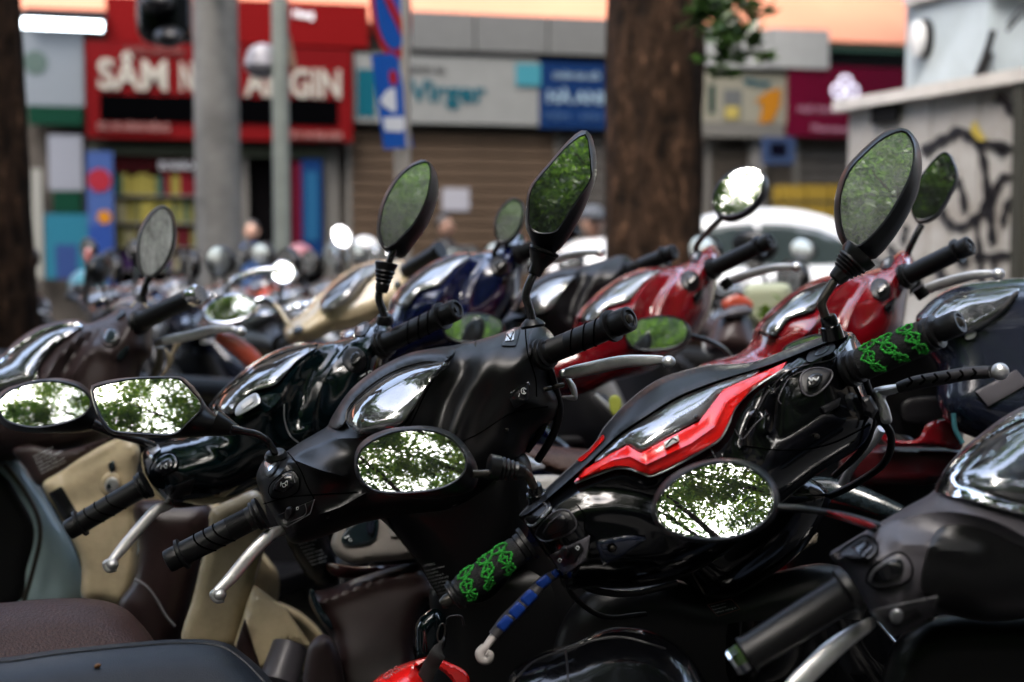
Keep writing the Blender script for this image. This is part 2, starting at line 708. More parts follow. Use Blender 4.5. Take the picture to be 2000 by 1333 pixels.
        P = [self.P(xs[i], ys[i], D[i]) for i in range(len(xs))]
        return mesh_obj(name, P, Fc, m, parent or self.root, False)

    def mirror(self, glass, outer, d, az, el, gm, hm, depth=0.035, radius=1.1, label=None, rim=5.0, gname='mirror_glass', neck=0.75,
               shift=(0, 0)):
        """az, el: where the centre of the glass looks (degrees, az 0 = straight back along -Y, positive = photo left)"""
        g = resample(catmull(glass, 5, True), 3.0)
        cx, cy = g.mean(0)
        o = resample(catmull(outer, 5, True), 3.0)
        C = self.P(cx, cy, d)
        toc = (Vector((0, 0, CAMZ)) - C).normalized()
        rd = Vector((-math.sin(R(az)) * math.cos(R(el)), -math.cos(R(az)) * math.cos(R(el)), math.sin(R(el))))
        nrm = (toc + rd).normalized()

        def hit(x, y, off):
            p = self.P(x, y, d)
            k = (p - Vector((0, 0, CAMZ))).normalized()
            o0 = C + nrm * off
            t = (o0 - Vector((0, 0, CAMZ))).dot(nrm) / k.dot(nrm)
            return Vector((0, 0, CAMZ)) + k * t
        N = 72

        def polar(poly):
            a = np.unwrap(np.arctan2(poly[:, 1] - cy, poly[:, 0] - cx))
            if a[-1] < a[0]:
                poly, a = poly[::-1], a[::-1]
            out = []
            a0 = a[0]
            aa = np.concatenate([a, [a[0] + 2 * math.pi]])
            pp = np.vstack([poly, poly[:1]])
            order = np.argsort(aa)
            for k in range(N):
                th = 2 * math.pi * k / N
                th = a0 + ((th - a0) % (2 * math.pi))
                out.append([np.interp(th, aa[order], pp[order, 0]), np.interp(th, aa[order], pp[order, 1])])
            return np.array(out)
        G, O = polar(g), polar(o)
        c = np.array([cx, cy])

        def grow(poly, px):
            v = poly - c
            L = np.linalg.norm(v, axis=1)[:, None]
            return c + v * (L + px) / L
        # glass: convex cap
        V, Fc = [], []
        rings = [0.0, 0.2, 0.4, 0.6, 0.8, 0.93, 1.0]
        for q in rings[1:]:
            for p in c + (G - c) * q:
                w = hit(p[0], p[1], 0)
                V.append(w)
        Rm = max((w - C).length for w in V)
        V2 = []
        for w in V:
            r2 = (w - C).length_squared
            V2.append(w + nrm * ((Rm * Rm - r2) / (2 * radius)))
        c0 = C + nrm * (Rm * Rm / (2 * radius))
        V2.append(c0)
        ci = len(V2) - 1
        nr = len(rings) - 1
        for k in range(N):
            Fc.append((ci, k, (k + 1) % N))
        for i in range(nr - 1):
            for k in range(N):
                a, b = i * N + k, i * N + (k + 1) % N
                Fc.append((a, a + N, b + N, b))
        # orient towards camera
        def orient(V, Fc):
            a, b, c_ = [Vector(V[i]) for i in Fc[0][:3]]
            if (b - a).cross(c_ - a).dot(nrm) < 0:
                return [tuple(reversed(f)) for f in Fc]
            return Fc
        hous_root = self.root
        # housing: lip in front of the glass, round the rim, back to the traced outer outline and a domed back
        prof = [(grow(G, -1.2), -0.0005), (grow(G, 0.6), 0.0022), (grow(G, rim * 0.6), 0.003), (grow(G, rim), 0.0005),
                (grow(G, rim) * 0.55 + O * 0.45, -depth * 0.18), (grow(G, rim) * 0.15 + O * 0.85, -depth * 0.5), (O, -depth * 0.72),
                (c + (O - c) * 0.86, -depth * 0.95), (c + (O - c) * 0.6, -depth * 1.12), (c + (O - c) * 0.25, -depth * 1.18)]
        Vh, Fh = [], []
        for poly, off in prof:
            for p in poly:
                Vh.append(hit(p[0], p[1], off))
        for i in range(len(prof) - 1):
            for k in range(N):
                a, b = i * N + k, i * N + (k + 1) % N
                Fh.append((a, a + N, b + N, b))
        Fh.append(tuple(range((len(prof) - 1) * N, len(prof) * N)))
        a, b, c_ = Vector(Vh[1 * N]), Vector(Vh[1 * N + 1]), Vector(Vh[2 * N])
        # lip faces must face nrm
        n1 = (Vector(Vh[2 * N]) - Vector(Vh[1 * N])).cross(Vector(Vh[1 * N + 1]) - Vector(Vh[1 * N]))
        if n1.dot(nrm) < 0:
            Fh = [tuple(reversed(f)) for f in Fh]
        ho = mesh_obj('mirror_housing', [tuple(v) for v in Vh], Fh, hm, hous_root, True, 50)
        go = mesh_obj(gname, [tuple(v) for v in V2], orient(V2, Fc), gm, ho, True, 0)
        return ho, nrm


_tcache = {}


def text_mesh(body, bold=0.0):
    """flat 2-D lettering as triangles (unit height = 1)"""
    if (body, bold) in _tcache:
        return _tcache[(body, bold)]
    cu = bpy.data.curves.new('lettering_tmp', 'FONT')
    cu.body = body
    cu.size = 1.0
    cu.offset = bold
    cu.resolution_u = 3
    ob = bpy.data.objects.new('lettering_tmp', cu)
    COL.objects.link(ob)
    dg = bpy.context.evaluated_depsgraph_get()
    me = bpy.data.meshes.new_from_object(ob.evaluated_get(dg))
    V = [(v.co.x, v.co.y) for v in me.vertices]
    Fc = [tuple(p.vertices) for p in me.polygons]
    w = max([v[0] for v in V] + [0.01])
    bpy.data.objects.remove(ob)
    bpy.data.curves.remove(cu)
    bpy.data.meshes.remove(me)
    _tcache[(body, bold)] = (V, Fc, w)
    return _tcache[(body, bold)]

# ------------------------------------------------------------------ generic scooter body (metres, +Y forward, Z up)


def loft(M, secs, n=20, ex=0.75, sub=4):
    """secs: (x, y, z, half width, half height, tilt deg); returns verts, faces of a closed smooth body"""
    A = catmull([s for s in secs], sub, False)
    V, Fc = [], []
    for (cx, cy, cz, hw, hh, ti) in A:
        a = R(ti)
        u = Vector((0, -math.sin(a), math.cos(a)))
        for k in range(n):
            th = 2 * math.pi * k / n
            c, s_ = math.cos(th), math.sin(th)
            c = math.copysign(abs(c) ** ex, c)
            s_ = math.copysign(abs(s_) ** ex, s_)
            V.append(M @ (Vector((cx, cy, cz)) + Vector((1, 0, 0)) * hw * c + u * hh * s_))
    m = len(A)
    for i in range(m - 1):
        for k in range(n):
            p, q = i * n + k, i * n + (k + 1) % n
            Fc.append((p, p + n, q + n, q))
    Fc.append(tuple(range(n)))
    Fc.append(tuple(reversed(range((m - 1) * n, m * n))))
    return [tuple(v) for v in V], Fc


def ring_vf(M, c, axis, Rr, r, seg=36, rs=10, flat=1.0):
    axis = axis.normalized()
    u = axis.cross(Vector((0, 0, 1))).normalized()
    v = axis.cross(u)
    V, Fc = [], []
    for i in range(seg):
        a = 2 * math.pi * i / seg
        rad = u * math.cos(a) + v * math.sin(a)
        for k in range(rs):
            b = 2 * math.pi * k / rs
            V.append(M @ (c + rad * (Rr + r * math.cos(b)) + axis * (r * flat * math.sin(b))))
    for i in range(seg):
        for k in range(rs):
            a_, b_ = i * rs + k, i * rs + (k + 1) % rs
            c_, d_ = ((i + 1) % seg) * rs + k, ((i + 1) % seg) * rs + (k + 1) % rs
            Fc.append((a_, b_, d_, c_))
    return [tuple(v) for v in V], Fc


def cyl_vf(M, a, b, r0, r1=None, seg=14):
    a, b = Vector(a), Vector(b)
    V, Fc = sweep([a, b], [r0, r1 if r1 is not None else r0], seg)
    return [tuple(M @ Vector(v)) for v in V], Fc


def pose(C, yaw, lean=-10, head=(0, 0.36, 1.0)):
    """pose whose handlebar centre lies at world point C, wheels on the ground"""
    Rm = Matrix.Rotation(R(yaw), 4, 'Z') @ Matrix.Rotation(R(lean), 4, 'Y')
    off = Rm @ Vector(head)
    base = Vector((C.x - off.x, C.y - off.y, 0))
    return Matrix.Translation(base) @ Rm, base


def wheel(M, c, rad, root, name, rimm):
    t = mesh_obj(name, *ring_vf(M, Vector(c), Vector((1, 0, 0)), rad - 0.045, 0.045, 40, 10, 0.9), rubber, root)
    parts = [ring_vf(M, Vector(c), Vector((1, 0, 0)), rad - 0.095, 0.018, 32, 8, 1.6), cyl_vf(M, Vector(c) - Vector((0.05, 0, 0)), Vector(c) + Vector((0.05, 0, 0)), 0.045)]
    for k in range(5):
        a = 2 * math.pi * k / 5
        d = Vector((0, math.cos(a), math.sin(a)))
        parts.append(cyl_vf(M, Vector(c) + d * 0.03, Vector(c) + d * (rad - 0.09), 0.016, 0.012, 8))
    mesh_obj('rim', *join(parts), rimm, t)


def scooter_body(M, root, paint, trim, seatm, inner=None, rimm=None, skip=(), fr=0.0):
    inner = inner or trim
    rimm = rimm or darkg
    wheel(M, (0, 0.66, 0.235), 0.235, root, 'front_wheel', rimm)
    wheel(M, (0, -0.60, 0.235), 0.235, root, 'rear_wheel', rimm)
    if 'fender' not in skip:
        secs = []
        for k in range(7):
            a = R(200 - k * 32)
            secs.append((0, 0.66 + 0.275 * math.cos(a) * -1, 0.235 + 0.275 * math.sin(a) if False else 0.235 + 0.275 * abs(math.sin(R(25 + k * 22))), 0.075, 0.02, 0))
        secs = [(0, 0.66 + 0.28 * math.cos(R(t)), 0.235 + 0.28 * math.sin(R(t)), 0.075, 0.018, t - 90) for t in (10, 35, 60, 90, 120, 150)]
        mesh_obj('front_fender', *loft(M, secs), paint, root)
    mesh_obj('fork', *join([cyl_vf(M, (sx * 0.07, 0.63, 0.24), (sx * 0.06, 0.46, 0.62), 0.02) for sx in (-1, 1)]), darkg, root)
    if 'apron' not in skip:
        mesh_obj('front_apron', *loft(M, [(0, 0.60, 0.36, 0.10, 0.07, 50), (0, 0.56, 0.50, 0.17, 0.08, 70), (0, 0.50, 0.68, 0.20, 0.09, 75),
                                          (0, 0.44, 0.82, 0.18, 0.08, 70), (0, 0.41, 0.92, 0.10, 0.05, 70)], ex=0.85), paint, root)
    if 'inner' not in skip:
        mesh_obj('inner_panel', *loft(M, [(0, 0.34, 0.30, 0.17, 0.05, 80), (0, 0.38, 0.50, 0.19, 0.05, 80), (0, 0.40, 0.70, 0.18, 0.05, 75),
                                          (0, 0.385, 0.86, 0.12, 0.045, 75)], ex=0.7), inner, root)
    mesh_obj('floorboard', *loft(M, [(0, 0.42, 0.30, 0.14, 0.035, 0), (0, 0.25, 0.275, 0.16, 0.04, 0), (0, -0.02, 0.275, 0.16, 0.045, 0), (0, -0.18, 0.30, 0.14, 0.05, 0)], ex=0.5), trim, root)
    if 'rear' not in skip:
        mesh_obj('rear_body', *loft(M, [(0, -0.10, 0.45, 0.10, 0.16, 0), (0, -0.25, 0.50, 0.145, 0.17, 5), (0, -0.50, 0.58, 0.15, 0.12, 8), (0, -0.75, 0.66, 0.12, 0.085, 12),
                                        (0, -0.95, 0.73, 0.06, 0.05, 15)], ex=0.8), paint, root)
    mesh_obj('exhaust', *join([cyl_vf(M, (0.14, -0.15, 0.22), (0.17, -0.45, 0.26), 0.02), cyl_vf(M, (0.17, -0.42, 0.25), (0.18, -0.82, 0.33), 0.055, 0.045)]), darkg, root)
    mesh_obj('engine_case', *loft(M, [(-0.06, -0.08, 0.27, 0.05, 0.05, 0), (-0.08, -0.35, 0.26, 0.06, 0.08, 0), (-0.10, -0.62, 0.25, 0.05, 0.08, 0), (-0.10, -0.72, 0.25, 0.03, 0.04, 0)]), darkg, root)
    if 'seat' not in skip:
        s = mesh_obj('seat', *loft(M, [(0, -0.06, 0.70, 0.05, 0.02, -10), (0, -0.12, 0.735, 0.10, 0.045, -5), (0, -0.32, 0.755, 0.13, 0.05, 0), (0, -0.55, 0.785, 0.135, 0.05, 8),
                                       (0, -0.78, 0.815, 0.11, 0.045, 6), (0, -0.88, 0.82, 0.05, 0.02, 0)], ex=0.75), seatm, root)
    if 'grab' not in skip:
        P = [M @ Vector(p) for p in ((-0.11, -0.62, 0.74), (-0.12, -0.85, 0.80), (0, -0.98, 0.83), (0.12, -0.85, 0.80), (0.11, -0.62, 0.74))]
        C = [Vector(c) for c in catmull([tuple(p) for p in P], 5)]
        mesh_obj('grab_rail', *sweep(C, [0.012] * len(C), 8), darkg, root)
    if 'rear' not in skip:
        mesh_obj('tail_light', *loft(M, [(0, -0.90, 0.70, 0.07, 0.03, 10), (0, -0.985, 0.72, 0.05, 0.02, 10)]), redlamp, root)


def steer(M, ang, head=(0, 0.40, 0.96)):
    """local transform of the steered group: turn about the raked steering axis"""
    ax = Vector((0, -math.sin(R(26)), math.cos(R(26))))
    T = Matrix.Translation(Vector(head))
    return M @ T @ Matrix.Rotation(R(ang), 4, ax) @ T.inverted()


def handlebars(M, root, paint, lensm=None, dialm=None, left_mirror=True, right_mirror=True, mm=None, round_mirror=False, chrome_stem=False,
               mirror_at=None):
    """full 3-D handlebar group for bikes seen small; M already steered"""
    mm = mm or mir_clean
    lensm = lensm or lens_f
    A, Bp = [], []
    secs = [(-0.20, 0.33, 0.985, 0.03), (-0.13, 0.35, 0.99, 0.045), (0, 0.38, 0.985, 0.075), (0.13, 0.35, 0.99, 0.045), (0.20, 0.33, 0.985, 0.03)]
    C = catmull(secs, 5)
    V, Fc = [], []
    n = 18
    for (x, y, z, r) in C:
        for k in range(n):
            th = 2 * math.pi * k / n
            V.append(M @ Vector((x, y + 1.25 * r * math.cos(th), z + r * math.sin(th) * (1.0 if math.sin(th) > 0 else 1.2))))
    for i in range(len(C) - 1):
        for k in range(n):
            p, q = i * n + k, i * n + (k + 1) % n
            Fc.append((p, q, q + n, p + n))
    Fc.append(tuple(reversed(range(n))))
    Fc.append(tuple(range((len(C) - 1) * n, len(C) * n)))
    cowl = mesh_obj('handlebar_cowl', [tuple(v) for v in V], Fc, paint, root)
    mesh_obj('headlight', *loft(M, [(0, 0.42, 0.97, 0.09, 0.05, 0), (0, 0.47, 0.965, 0.075, 0.042, 0), (0, 0.485, 0.96, 0.03, 0.02, 0)]), MATS['headlight_glass'], root)
    mesh_obj('gauge_dial', *loft(M, [(0, 0.285, 1.032, 0.08, 0.03, 55), (0, 0.40, 1.075, 0.06, 0.008, 75)], ex=0.8), dialm or dial, root)
    mesh_obj('gauge_lens', *loft(M, [(0, 0.27, 1.035, 0.08, 0.02, 60), (0, 0.33, 1.062, 0.10, 0.022, 60), (0, 0.41, 1.085, 0.07, 0.014, 75), (0, 0.45, 1.07, 0.02, 0.006, 80)], ex=0.8), lensm, root)
    for sx in (-1, 1):
        g0, g1 = Vector((sx * 0.20, 0.33, 0.985)), Vector((sx * 0.345, 0.275, 0.99))
        ax = (g1 - g0).normalized()
        pts = [g0 + ax * t for t in (0, 0.012, 0.013, 0.13, 0.131, 0.138, 0.139, 0.155, 0.157)]
        rr = [0.022, 0.022, 0.0165, 0.0165, 0.021, 0.021, 0.014, 0.015, 0.011]
        mesh_obj('grip', *sweep([M @ p for p in pts], rr, 16), rubber, root)
        L = [(sx * 0.19, 0.37, 0.965, 0.010), (sx * 0.235, 0.40, 0.955, 0.008), (sx * 0.30, 0.375, 0.958, 0.007), (sx * 0.345, 0.345, 0.965, 0.006), (sx * 0.352, 0.34, 0.966, 0.011)]
        c = catmull(L, 5)
        mesh_obj('brake_lever', *sweep([M @ Vector(p[:3]) for p in c], [p[3] for p in c], 10, 0.6), alu, root)
        if (sx < 0 and not left_mirror) or (sx > 0 and not right_mirror):
            continue
        base = Vector((sx * 0.165, 0.345, 1.02))
        top = Vector((sx * 0.205, 0.33, 1.17)) if not mirror_at else Vector((sx * mirror_at[0], mirror_at[1], mirror_at[2]))
        c = catmull([tuple(base), tuple(base.lerp(top, 0.45) + Vector((-sx * 0.015, 0, 0))), tuple(top)], 6)
        mesh_obj('mirror_stem', *sweep([M @ Vector(p) for p in c], [0.006] * len(c), 8), chrome if chrome_stem else blackm, root)
        mc = top + Vector((sx * 0.03, 0.0, 0.045))
        # housing and glass as a rounded disc facing the rider
        w, h = (0.058, 0.058) if round_mirror else (0.075, 0.048)
        nrm = Vector((-sx * 0.12, -1, 0.05)).normalized()
        u = Vector((1, 0, 0)).cross(nrm).normalized()
        rt = nrm.cross(u)
        N = 28
        Vh, Fh = [], []
        for sc, off in ((0.94, 0.006), (1.0, 0.006), (1.05, 0.0), (1.0, -0.016), (0.7, -0.03), (0.2, -0.034)):
            for k in range(N):
                th = 2 * math.pi * k / N
                Vh.append(M @ (mc + rt * w * sc * math.cos(th) + u * h * sc * math.sin(th) + nrm * off))
        for i in range(5):
            for k in range(N):
                a, b = i * N + k, i * N + (k + 1) % N
                Fh.append((a, b, b + N, a + N))
        Fh.append(tuple(range(5 * N, 6 * N)))
        ho = mesh_obj('mirror_housing', [tuple(v) for v in Vh], Fh, chrome if chrome_stem else matte, root)
        Vg, Fg = [], []
        for q in (0.33, 0.66, 0.95):
            for k in range(N):
                th = 2 * math.pi * k / N
                Vg.append(M @ (mc + rt * w * q * math.cos(th) + u * h * q * math.sin(th) + nrm * (0.0045 + 0.0022 * (1 - q * q))))
        Vg.append(M @ (mc + nrm * 0.0067))
        for i in range(2):
            for k in range(N):
                a, b = i * N + k, i * N + (k + 1) % N
                Fg.append((a, b, b + N, a + N))
        for k in range(N):
            Fg.append((3 * N, (k + 1) % N, k))
        mesh_obj('mirror_glass', [tuple(v) for v in Vg], Fg, mm, ho, True, 0)


MATS['headlight_glass'] = mat('headlight_glass', (0.35, 0.36, 0.38), 0.08, metal=0.4, coat=1.0)

# ================================================================== ground, street and facade
def facade_hit(px, py, out=0.0):
    """point where the sight line meets the shop-front plane (out metres in front of it)"""
    k = ray(px, py)
    o = Vector((0, 0, CAMZ))
    p0 = FAC0 - FN * out
    t = (p0 - o).dot(FN) / k.dot(FN)
    return o + k * t


FA = R(14.6)
FU = Vector((math.cos(FA), math.sin(FA), 0))       # along the shop fronts, to the right and away
FN = Vector((-math.sin(FA), math.cos(FA), 0))      # into the building
FAC0 = Vector(((430 - 1000) / F * 18, 18, 0))


def fu(px, out=0.0):
    p = facade_hit(px, 480, out)
    return (p - FAC0).dot(FU)


def fz(px, py, out=0.0):
    return facade_hit(px, py, out).z


def fpt(u, z, out):
    return FAC0 + FU * u - FN * out + Vector((0, 0, z))


def fbox(name, x0, x1, y0, y1, out, thick, m, parent=None, zx=None, slope=0):
    """box on the facade: photo columns x0..x1, photo rows y0..y1 (read at column zx), front face `out` metres proud"""
    zx = zx if zx is not None else (x0 + x1) / 2
    u0, u1 = fu(x0, out), fu(x1, out)
    z1, z0 = fz(zx, y0, out), fz(zx, y1, out)
    return ubox(name, u0, u1, z0, z1, out, thick, m, parent)


def ubox(name, u0, u1, z0, z1, out, thick, m, parent=None):
    V = [fpt(u, z, o) for o in (out, out - thick) for z in (z0, z1) for u in (u0, u1)]
    Fc = [(0, 1, 3, 2), (5, 4, 6, 7), (4, 0, 2, 6), (1, 5, 7, 3), (2, 3, 7, 6), (4, 5, 1, 0)]
    return mesh_obj(name, [tuple(v) for v in V], Fc, m, parent, False)


def ftext(name, body, px, py, hpx, out, m, parent, width=None, depth=0.02, bold=0.0):
    """lettering standing on the facade; px, py = left end of its base line, hpx = capital height in px, width in px"""
    V, Fc, w = text_mesh(body, 0.028)
    p0 = facade_hit(px, py, out)
    dist = p0.y
    h = hpx / F * dist / 0.72
    u0 = (p0 - FAC0).dot(FU)
    sx = h if width is None else ((fu(px + width, out) - u0) / w)
    z0 = p0.z
    front = [fpt(u0 + v[0] * sx, z0 + v[1] * h, out) for v in V]
    back = [fpt(u0 + v[0] * sx, z0 + v[1] * h, out - depth) for v in V]
    n = len(V)
    cnt = {}
    for f in Fc:
        for a, b in zip(f, f[1:] + f[:1]):
            cnt[(a, b)] = 1
    sd = [(a, a + n, b + n, b) for (a, b) in cnt if (b, a) not in cnt]
    if bold:
        front = front + []
    return mesh_obj(name, [tuple(v) for v in front + back], list(Fc) + sd, m, parent, False)


asphalt = mat('asphalt', (0.07, 0.07, 0.073), 0.8, var=0.25, vscale=3, bump=0.5, bscale=60)
paving = mat('paving', (0.075, 0.072, 0.068), 0.75, var=0.2, vscale=4)
kerbm = mat('kerb_stone', (0.26, 0.25, 0.24), 0.7, var=0.15)


def sheet(name, x0, x1, y0, y1, z, m):
    o = mesh_obj(name, [(x0, y0, z), (x1, y0, z), (x1, y1, z), (x0, y1, z)], [(0, 1, 2, 3)], m, None, False)
    return tag(o, kind='structure')


sheet('ground', -150, 150, -100, 200, -0.16, asphalt)
# pavement on which the bikes stand, the road behind it, the far pavement
o = mesh_obj('pavement', *box_vf((-30, -12, -0.15), (30, 9.75, 0.0)), paving, None, False)
tag(o, kind='structure')
o = mesh_obj('kerb', *box_vf((-30, 9.75, -0.155), (30, 9.93, 0.004)), kerbm, None, False)
tag(o, kind='structure')
V = [tuple(fpt(u, z, o_)) for o_ in (3.0, -1.0) for z in (-0.15, 0.0) for u in (-30, 30)]
o = mesh_obj('far_pavement', V, [(0, 1, 3, 2), (5, 4, 6, 7), (4, 0, 2, 6), (1, 5, 7, 3), (2, 3, 7, 6), (4, 5, 1, 0)], paving, None, False)
tag(o, kind='structure')

# ---- building
BK = 0.44
_mat = mat


def mat(name, col, *a, **k):
    k.setdefault('spec', 0.05)
    return _mat(name, tuple(c * BK for c in col), *a, **k)


peach = _mat('peach_wall', (0.47, 0.175, 0.095), 0.7, var=0.08, vscale=0.6)
wallg = mat('grey_render', (0.17, 0.15, 0.13), 0.8, var=0.2, vscale=2)
brownw = mat('brown_wall', (0.11, 0.075, 0.055), 0.8)
whitew = mat('white_fascia', (0.62, 0.63, 0.62), 0.6, var=0.06)
fasc = mat('grey_fascia_panel', (0.23, 0.235, 0.23), 0.6, var=0.06)
redsign = mat('red_sign_board', (0.20, 0.0012, 0.003), 0.6)
redfas = mat('red_fascia', (0.25, 0.001, 0.002), 0.6)
ledk = mat('dark_led_panel', (0.002, 0.002, 0.0025), 0.8, spec=0.0)
signw = mat('pale_sign_board', (0.33, 0.34, 0.33), 0.5, var=0.05)
teal = mat('teal_print', (0.005, 0.12, 0.17), 0.5)
bluesign = mat('blue_sign_board', (0.006, 0.035, 0.14), 0.5)
letterw = mat('ivory_letter', (0.62, 0.58, 0.50), 0.5)
shutm = mat('tan_shutter', (0.145, 0.10, 0.068), 0.6, var=0.12, vscale=1.5)
shutg = mat('grey_shutter', (0.13, 0.12, 0.11), 0.6, var=0.12)
dark = mat('interior_shade', (0.006, 0.0055, 0.006), 0.8, spec=0.0)
magenta = mat('magenta_sign', (0.17, 0.0015, 0.028), 0.5)
pinkprint = mat('pink_print', (0.6, 0.3, 0.42), 0.5)
greenb = mat('dark_green_band', (0.004, 0.055, 0.03), 0.5)
bottle_g = mat('olive_beam', (0.16, 0.18, 0.13), 0.6)
cyanp = mat('cyan_poster', (0.03, 0.20, 0.30), 0.5)
orangep = mat('orange_print', (0.65, 0.26, 0.02), 0.5)
yellowp = mat('yellow_print', (0.65, 0.52, 0.14), 0.5)
bannerb = mat('banner_blue', (0.03, 0.08, 0.33), 0.5)
greyc = mat('grey_column', (0.24, 0.23, 0.21), 0.7)
gutter = mat('dark_gutter', (0.02, 0.021, 0.022), 0.6)
greengut = mat('green_gutter', (0.06, 0.13, 0.10), 0.6)

bd = empty('shop_building', fpt(0, 0, 0), 'long terrace of small shops across the road under a peach upper wall', 'building')
ubox('wall', -14, 40, 0.0, 4.08, 0.0, 0.3, wallg, bd)
V = [tuple(fpt(u, z, o_)) for (z, o_) in ((4.08, 0.25), (5.5, -2.2), (5.4, -2.3), (3.98, 0.1)) for u in (-14, 40)]
mesh_obj('sloping_roof', V, [(0, 1, 3, 2), (2, 3, 5, 4), (4, 5, 7, 6), (6, 7, 1, 0)], peach, bd, False)
ubox('added_storeys', -14, 40, 3.0, 11.0, -2.5, 5.0, wallg, bd)  # unseen storeys above the frame, added to block the low sky
fbox('ledge', 60, 215, 18, 33, 0.5, 0.5, mat('maroon_ledge', (0.05, 0.008, 0.012), 0.6), bd)
# grey fascia panels above the second sign: five panels, each its own piece
for (a, b) in ((806, 927), (931, 1068), (1072, 1210)):
    fbox('fascia_panel', a, b, 27, 100, 0.35, 0.33, fasc, bd, zx=930)
fbox('fascia_panel', 1214, 1375, 42, 116, 0.35, 0.33, fasc, bd)
fbox('fascia_panel', 1378, 1500, 55, 131, 0.37, 0.35, whitew, bd)
fbox('fascia_panel', 1502, 1614, 57, 133, 0.37, 0.35, whitew, bd)
fbox('gutter', 800, 1375, 101, 113, 0.2, 0.2, gutter, bd, zx=930)
fbox('green_gutter', 1616, 1800, 93, 103, 0.25, 0.2, greengut, bd)
fbox('gutter', 1616, 1800, 104, 129, 0.15, 0.13, gutter, bd)
fbox('red_fascia', 215, 463, 3, 88, 0.3, 0.28, redfas, bd, zx=460)
fbox('red_fascia', 465, 722, 3, 88, 0.34, 0.3, redfas, bd, zx=560)
ftext('lettering', 'Hang', 572, 33, 14, 0.36, printm, bd, width=45)

# ---- red shop sign
sg = empty('red_shop_sign', fpt(0, 2.6, 0.3), 'red shop sign with ivory capitals above a black panel, behind the concrete pole', 'sign')
fbox('sign_board', 174, 690, 88, 273, 0.42, 0.14, redsign, sg, zx=430)
fbox('led_panel', 200, 662, 190, 240, 0.44, 0.019, ledk, sg, zx=430)
ftext('lettering', 'SÂM', 190, 172, 58, 0.45, letterw, sg, width=142)
ftext('lettering', 'NGỌC', 350, 176, 55, 0.45, letterw, sg, width=115)
ftext('lettering', 'ANGIN', 480, 186, 55, 0.45, letterw, sg, width=188)
ftext('lettering', 'NHÂN SÂM HÀN', 245, 104, 14, 0.45, mat('dull_print', (0.30, 0.10, 0.09), 0.5), sg, width=120)
ftext('lettering', 'ĐC: 95 HÀNG BÔNG', 190, 254, 15, 0.45, mat('rose_print', (0.50, 0.24, 0.22), 0.5), sg, width=145)
ftext('lettering', 'ĐT: 04 928 6300', 568, 270, 13, 0.45, MATS['rose_print'], sg, width=102)

# ---- far-left grey sign and what hangs below it
sg = empty('grey_shop_sign', fpt(-2.3, 2.4, 0.3), 'pale grey shop sign with a faint round logo and green band at the far left', 'sign')
fbox('sign_board', 46, 170, 60, 207, 0.3, 0.1, mat('cool_grey_board', (0.30, 0.34, 0.38), 0.5), sg)
fbox('green_band', 60, 166, 208, 244, 0.3, 0.1, greenb, sg)
V, Fc = [], []
cc = facade_hit(69, 122, 0.31)
for k in range(24):
    a = 2 * math.pi * k / 24
    V.append(tuple(cc + FU * 0.14 * math.cos(a) + Vector((0, 0, 0.14 * math.sin(a)))))
mesh_obj('round_logo', V, [tuple(range(24))], mat('sage_logo', (0.13, 0.19, 0.17), 0.5), sg, False)
lt = empty('tube_light', fpt(-2.3, 3.9, 1.2), 'glowing white tube light under a dark ledge at the top left', 'lamp')
a_, b_ = facade_hit(44, 45, 1.2), facade_hit(200, 52, 1.2)
tubem = mat('lit_tube', (1, 1, 1), 0.3, emis=((0.82, 0.93, 1.0), 1.6))
mesh_obj('tube', *sweep([a_, b_], [0.052, 0.052], 14), tubem, lt)
mesh_obj('fitting', *sweep([a_ + Vector((-0.05, 0, 0.1)), b_ + Vector((0.05, 0, 0.1))], [0.045, 0.045], 4), gutter, lt)
o = fbox('notice_board', 98, 164, 264, 372, 0.25, 0.05, mat('pale_notice', (0.36, 0.38, 0.44), 0.5), None)
tag(o, 'pale grey notice board on the wall below the green band', 'notice')
o = fbox('dark_cabinet', 106, 160, 374, 416, 0.3, 0.2, greenb, None)
tag(o, 'small dark green cabinet under the pale notice board', 'cabinet')
po = empty('cyan_poster', fpt(-2.3, 0.5, 0.4), 'cyan standing poster with a dark figure shape beside the left tree trunk', 'poster')
fbox('poster_panel', 88, 172, 418, 545, 0.45, 0.04, cyanp, po)
fbox('poster_figure', 108, 150, 478, 545, 0.456, 0.004, mat('poster_dark_blue', (0.04, 0.08, 0.25), 0.5), po)
fbox('white_post', 64, 84, 330, 545, 0.3, 0.15, mat('dull_white_post', (0.42, 0.42, 0.38), 0.6), bd)
bn = empty('shop_banner', fpt(-1.8, 0.5, 0.4), 'tall blue banner with a red disc and orange spot at the shop entrance', 'banner')
fbox('banner_sheet', 172, 223, 296, 560, 0.5, 0.03, mat('banner_mid_blue', (0.07, 0.13, 0.36), 0.5), bn)
fbox('banner_foot', 174, 221, 440, 560, 0.505, 0.003, bannerb, bn)
for (x, y, r_, m_) in ((194, 352, 0.14, mat('banner_red', (0.42, 0.03, 0.05), 0.5)), (204, 424, 0.08, orangep)):
    cc = facade_hit(x, y, 0.512)
    V = [tuple(cc + FU * r_ * math.cos(2 * math.pi * k / 20) + Vector((0, 0, r_ * math.sin(2 * math.pi * k / 20)))) for k in range(20)]
    mesh_obj('banner_disc', V, [tuple(range(20))], m_, bn, False)
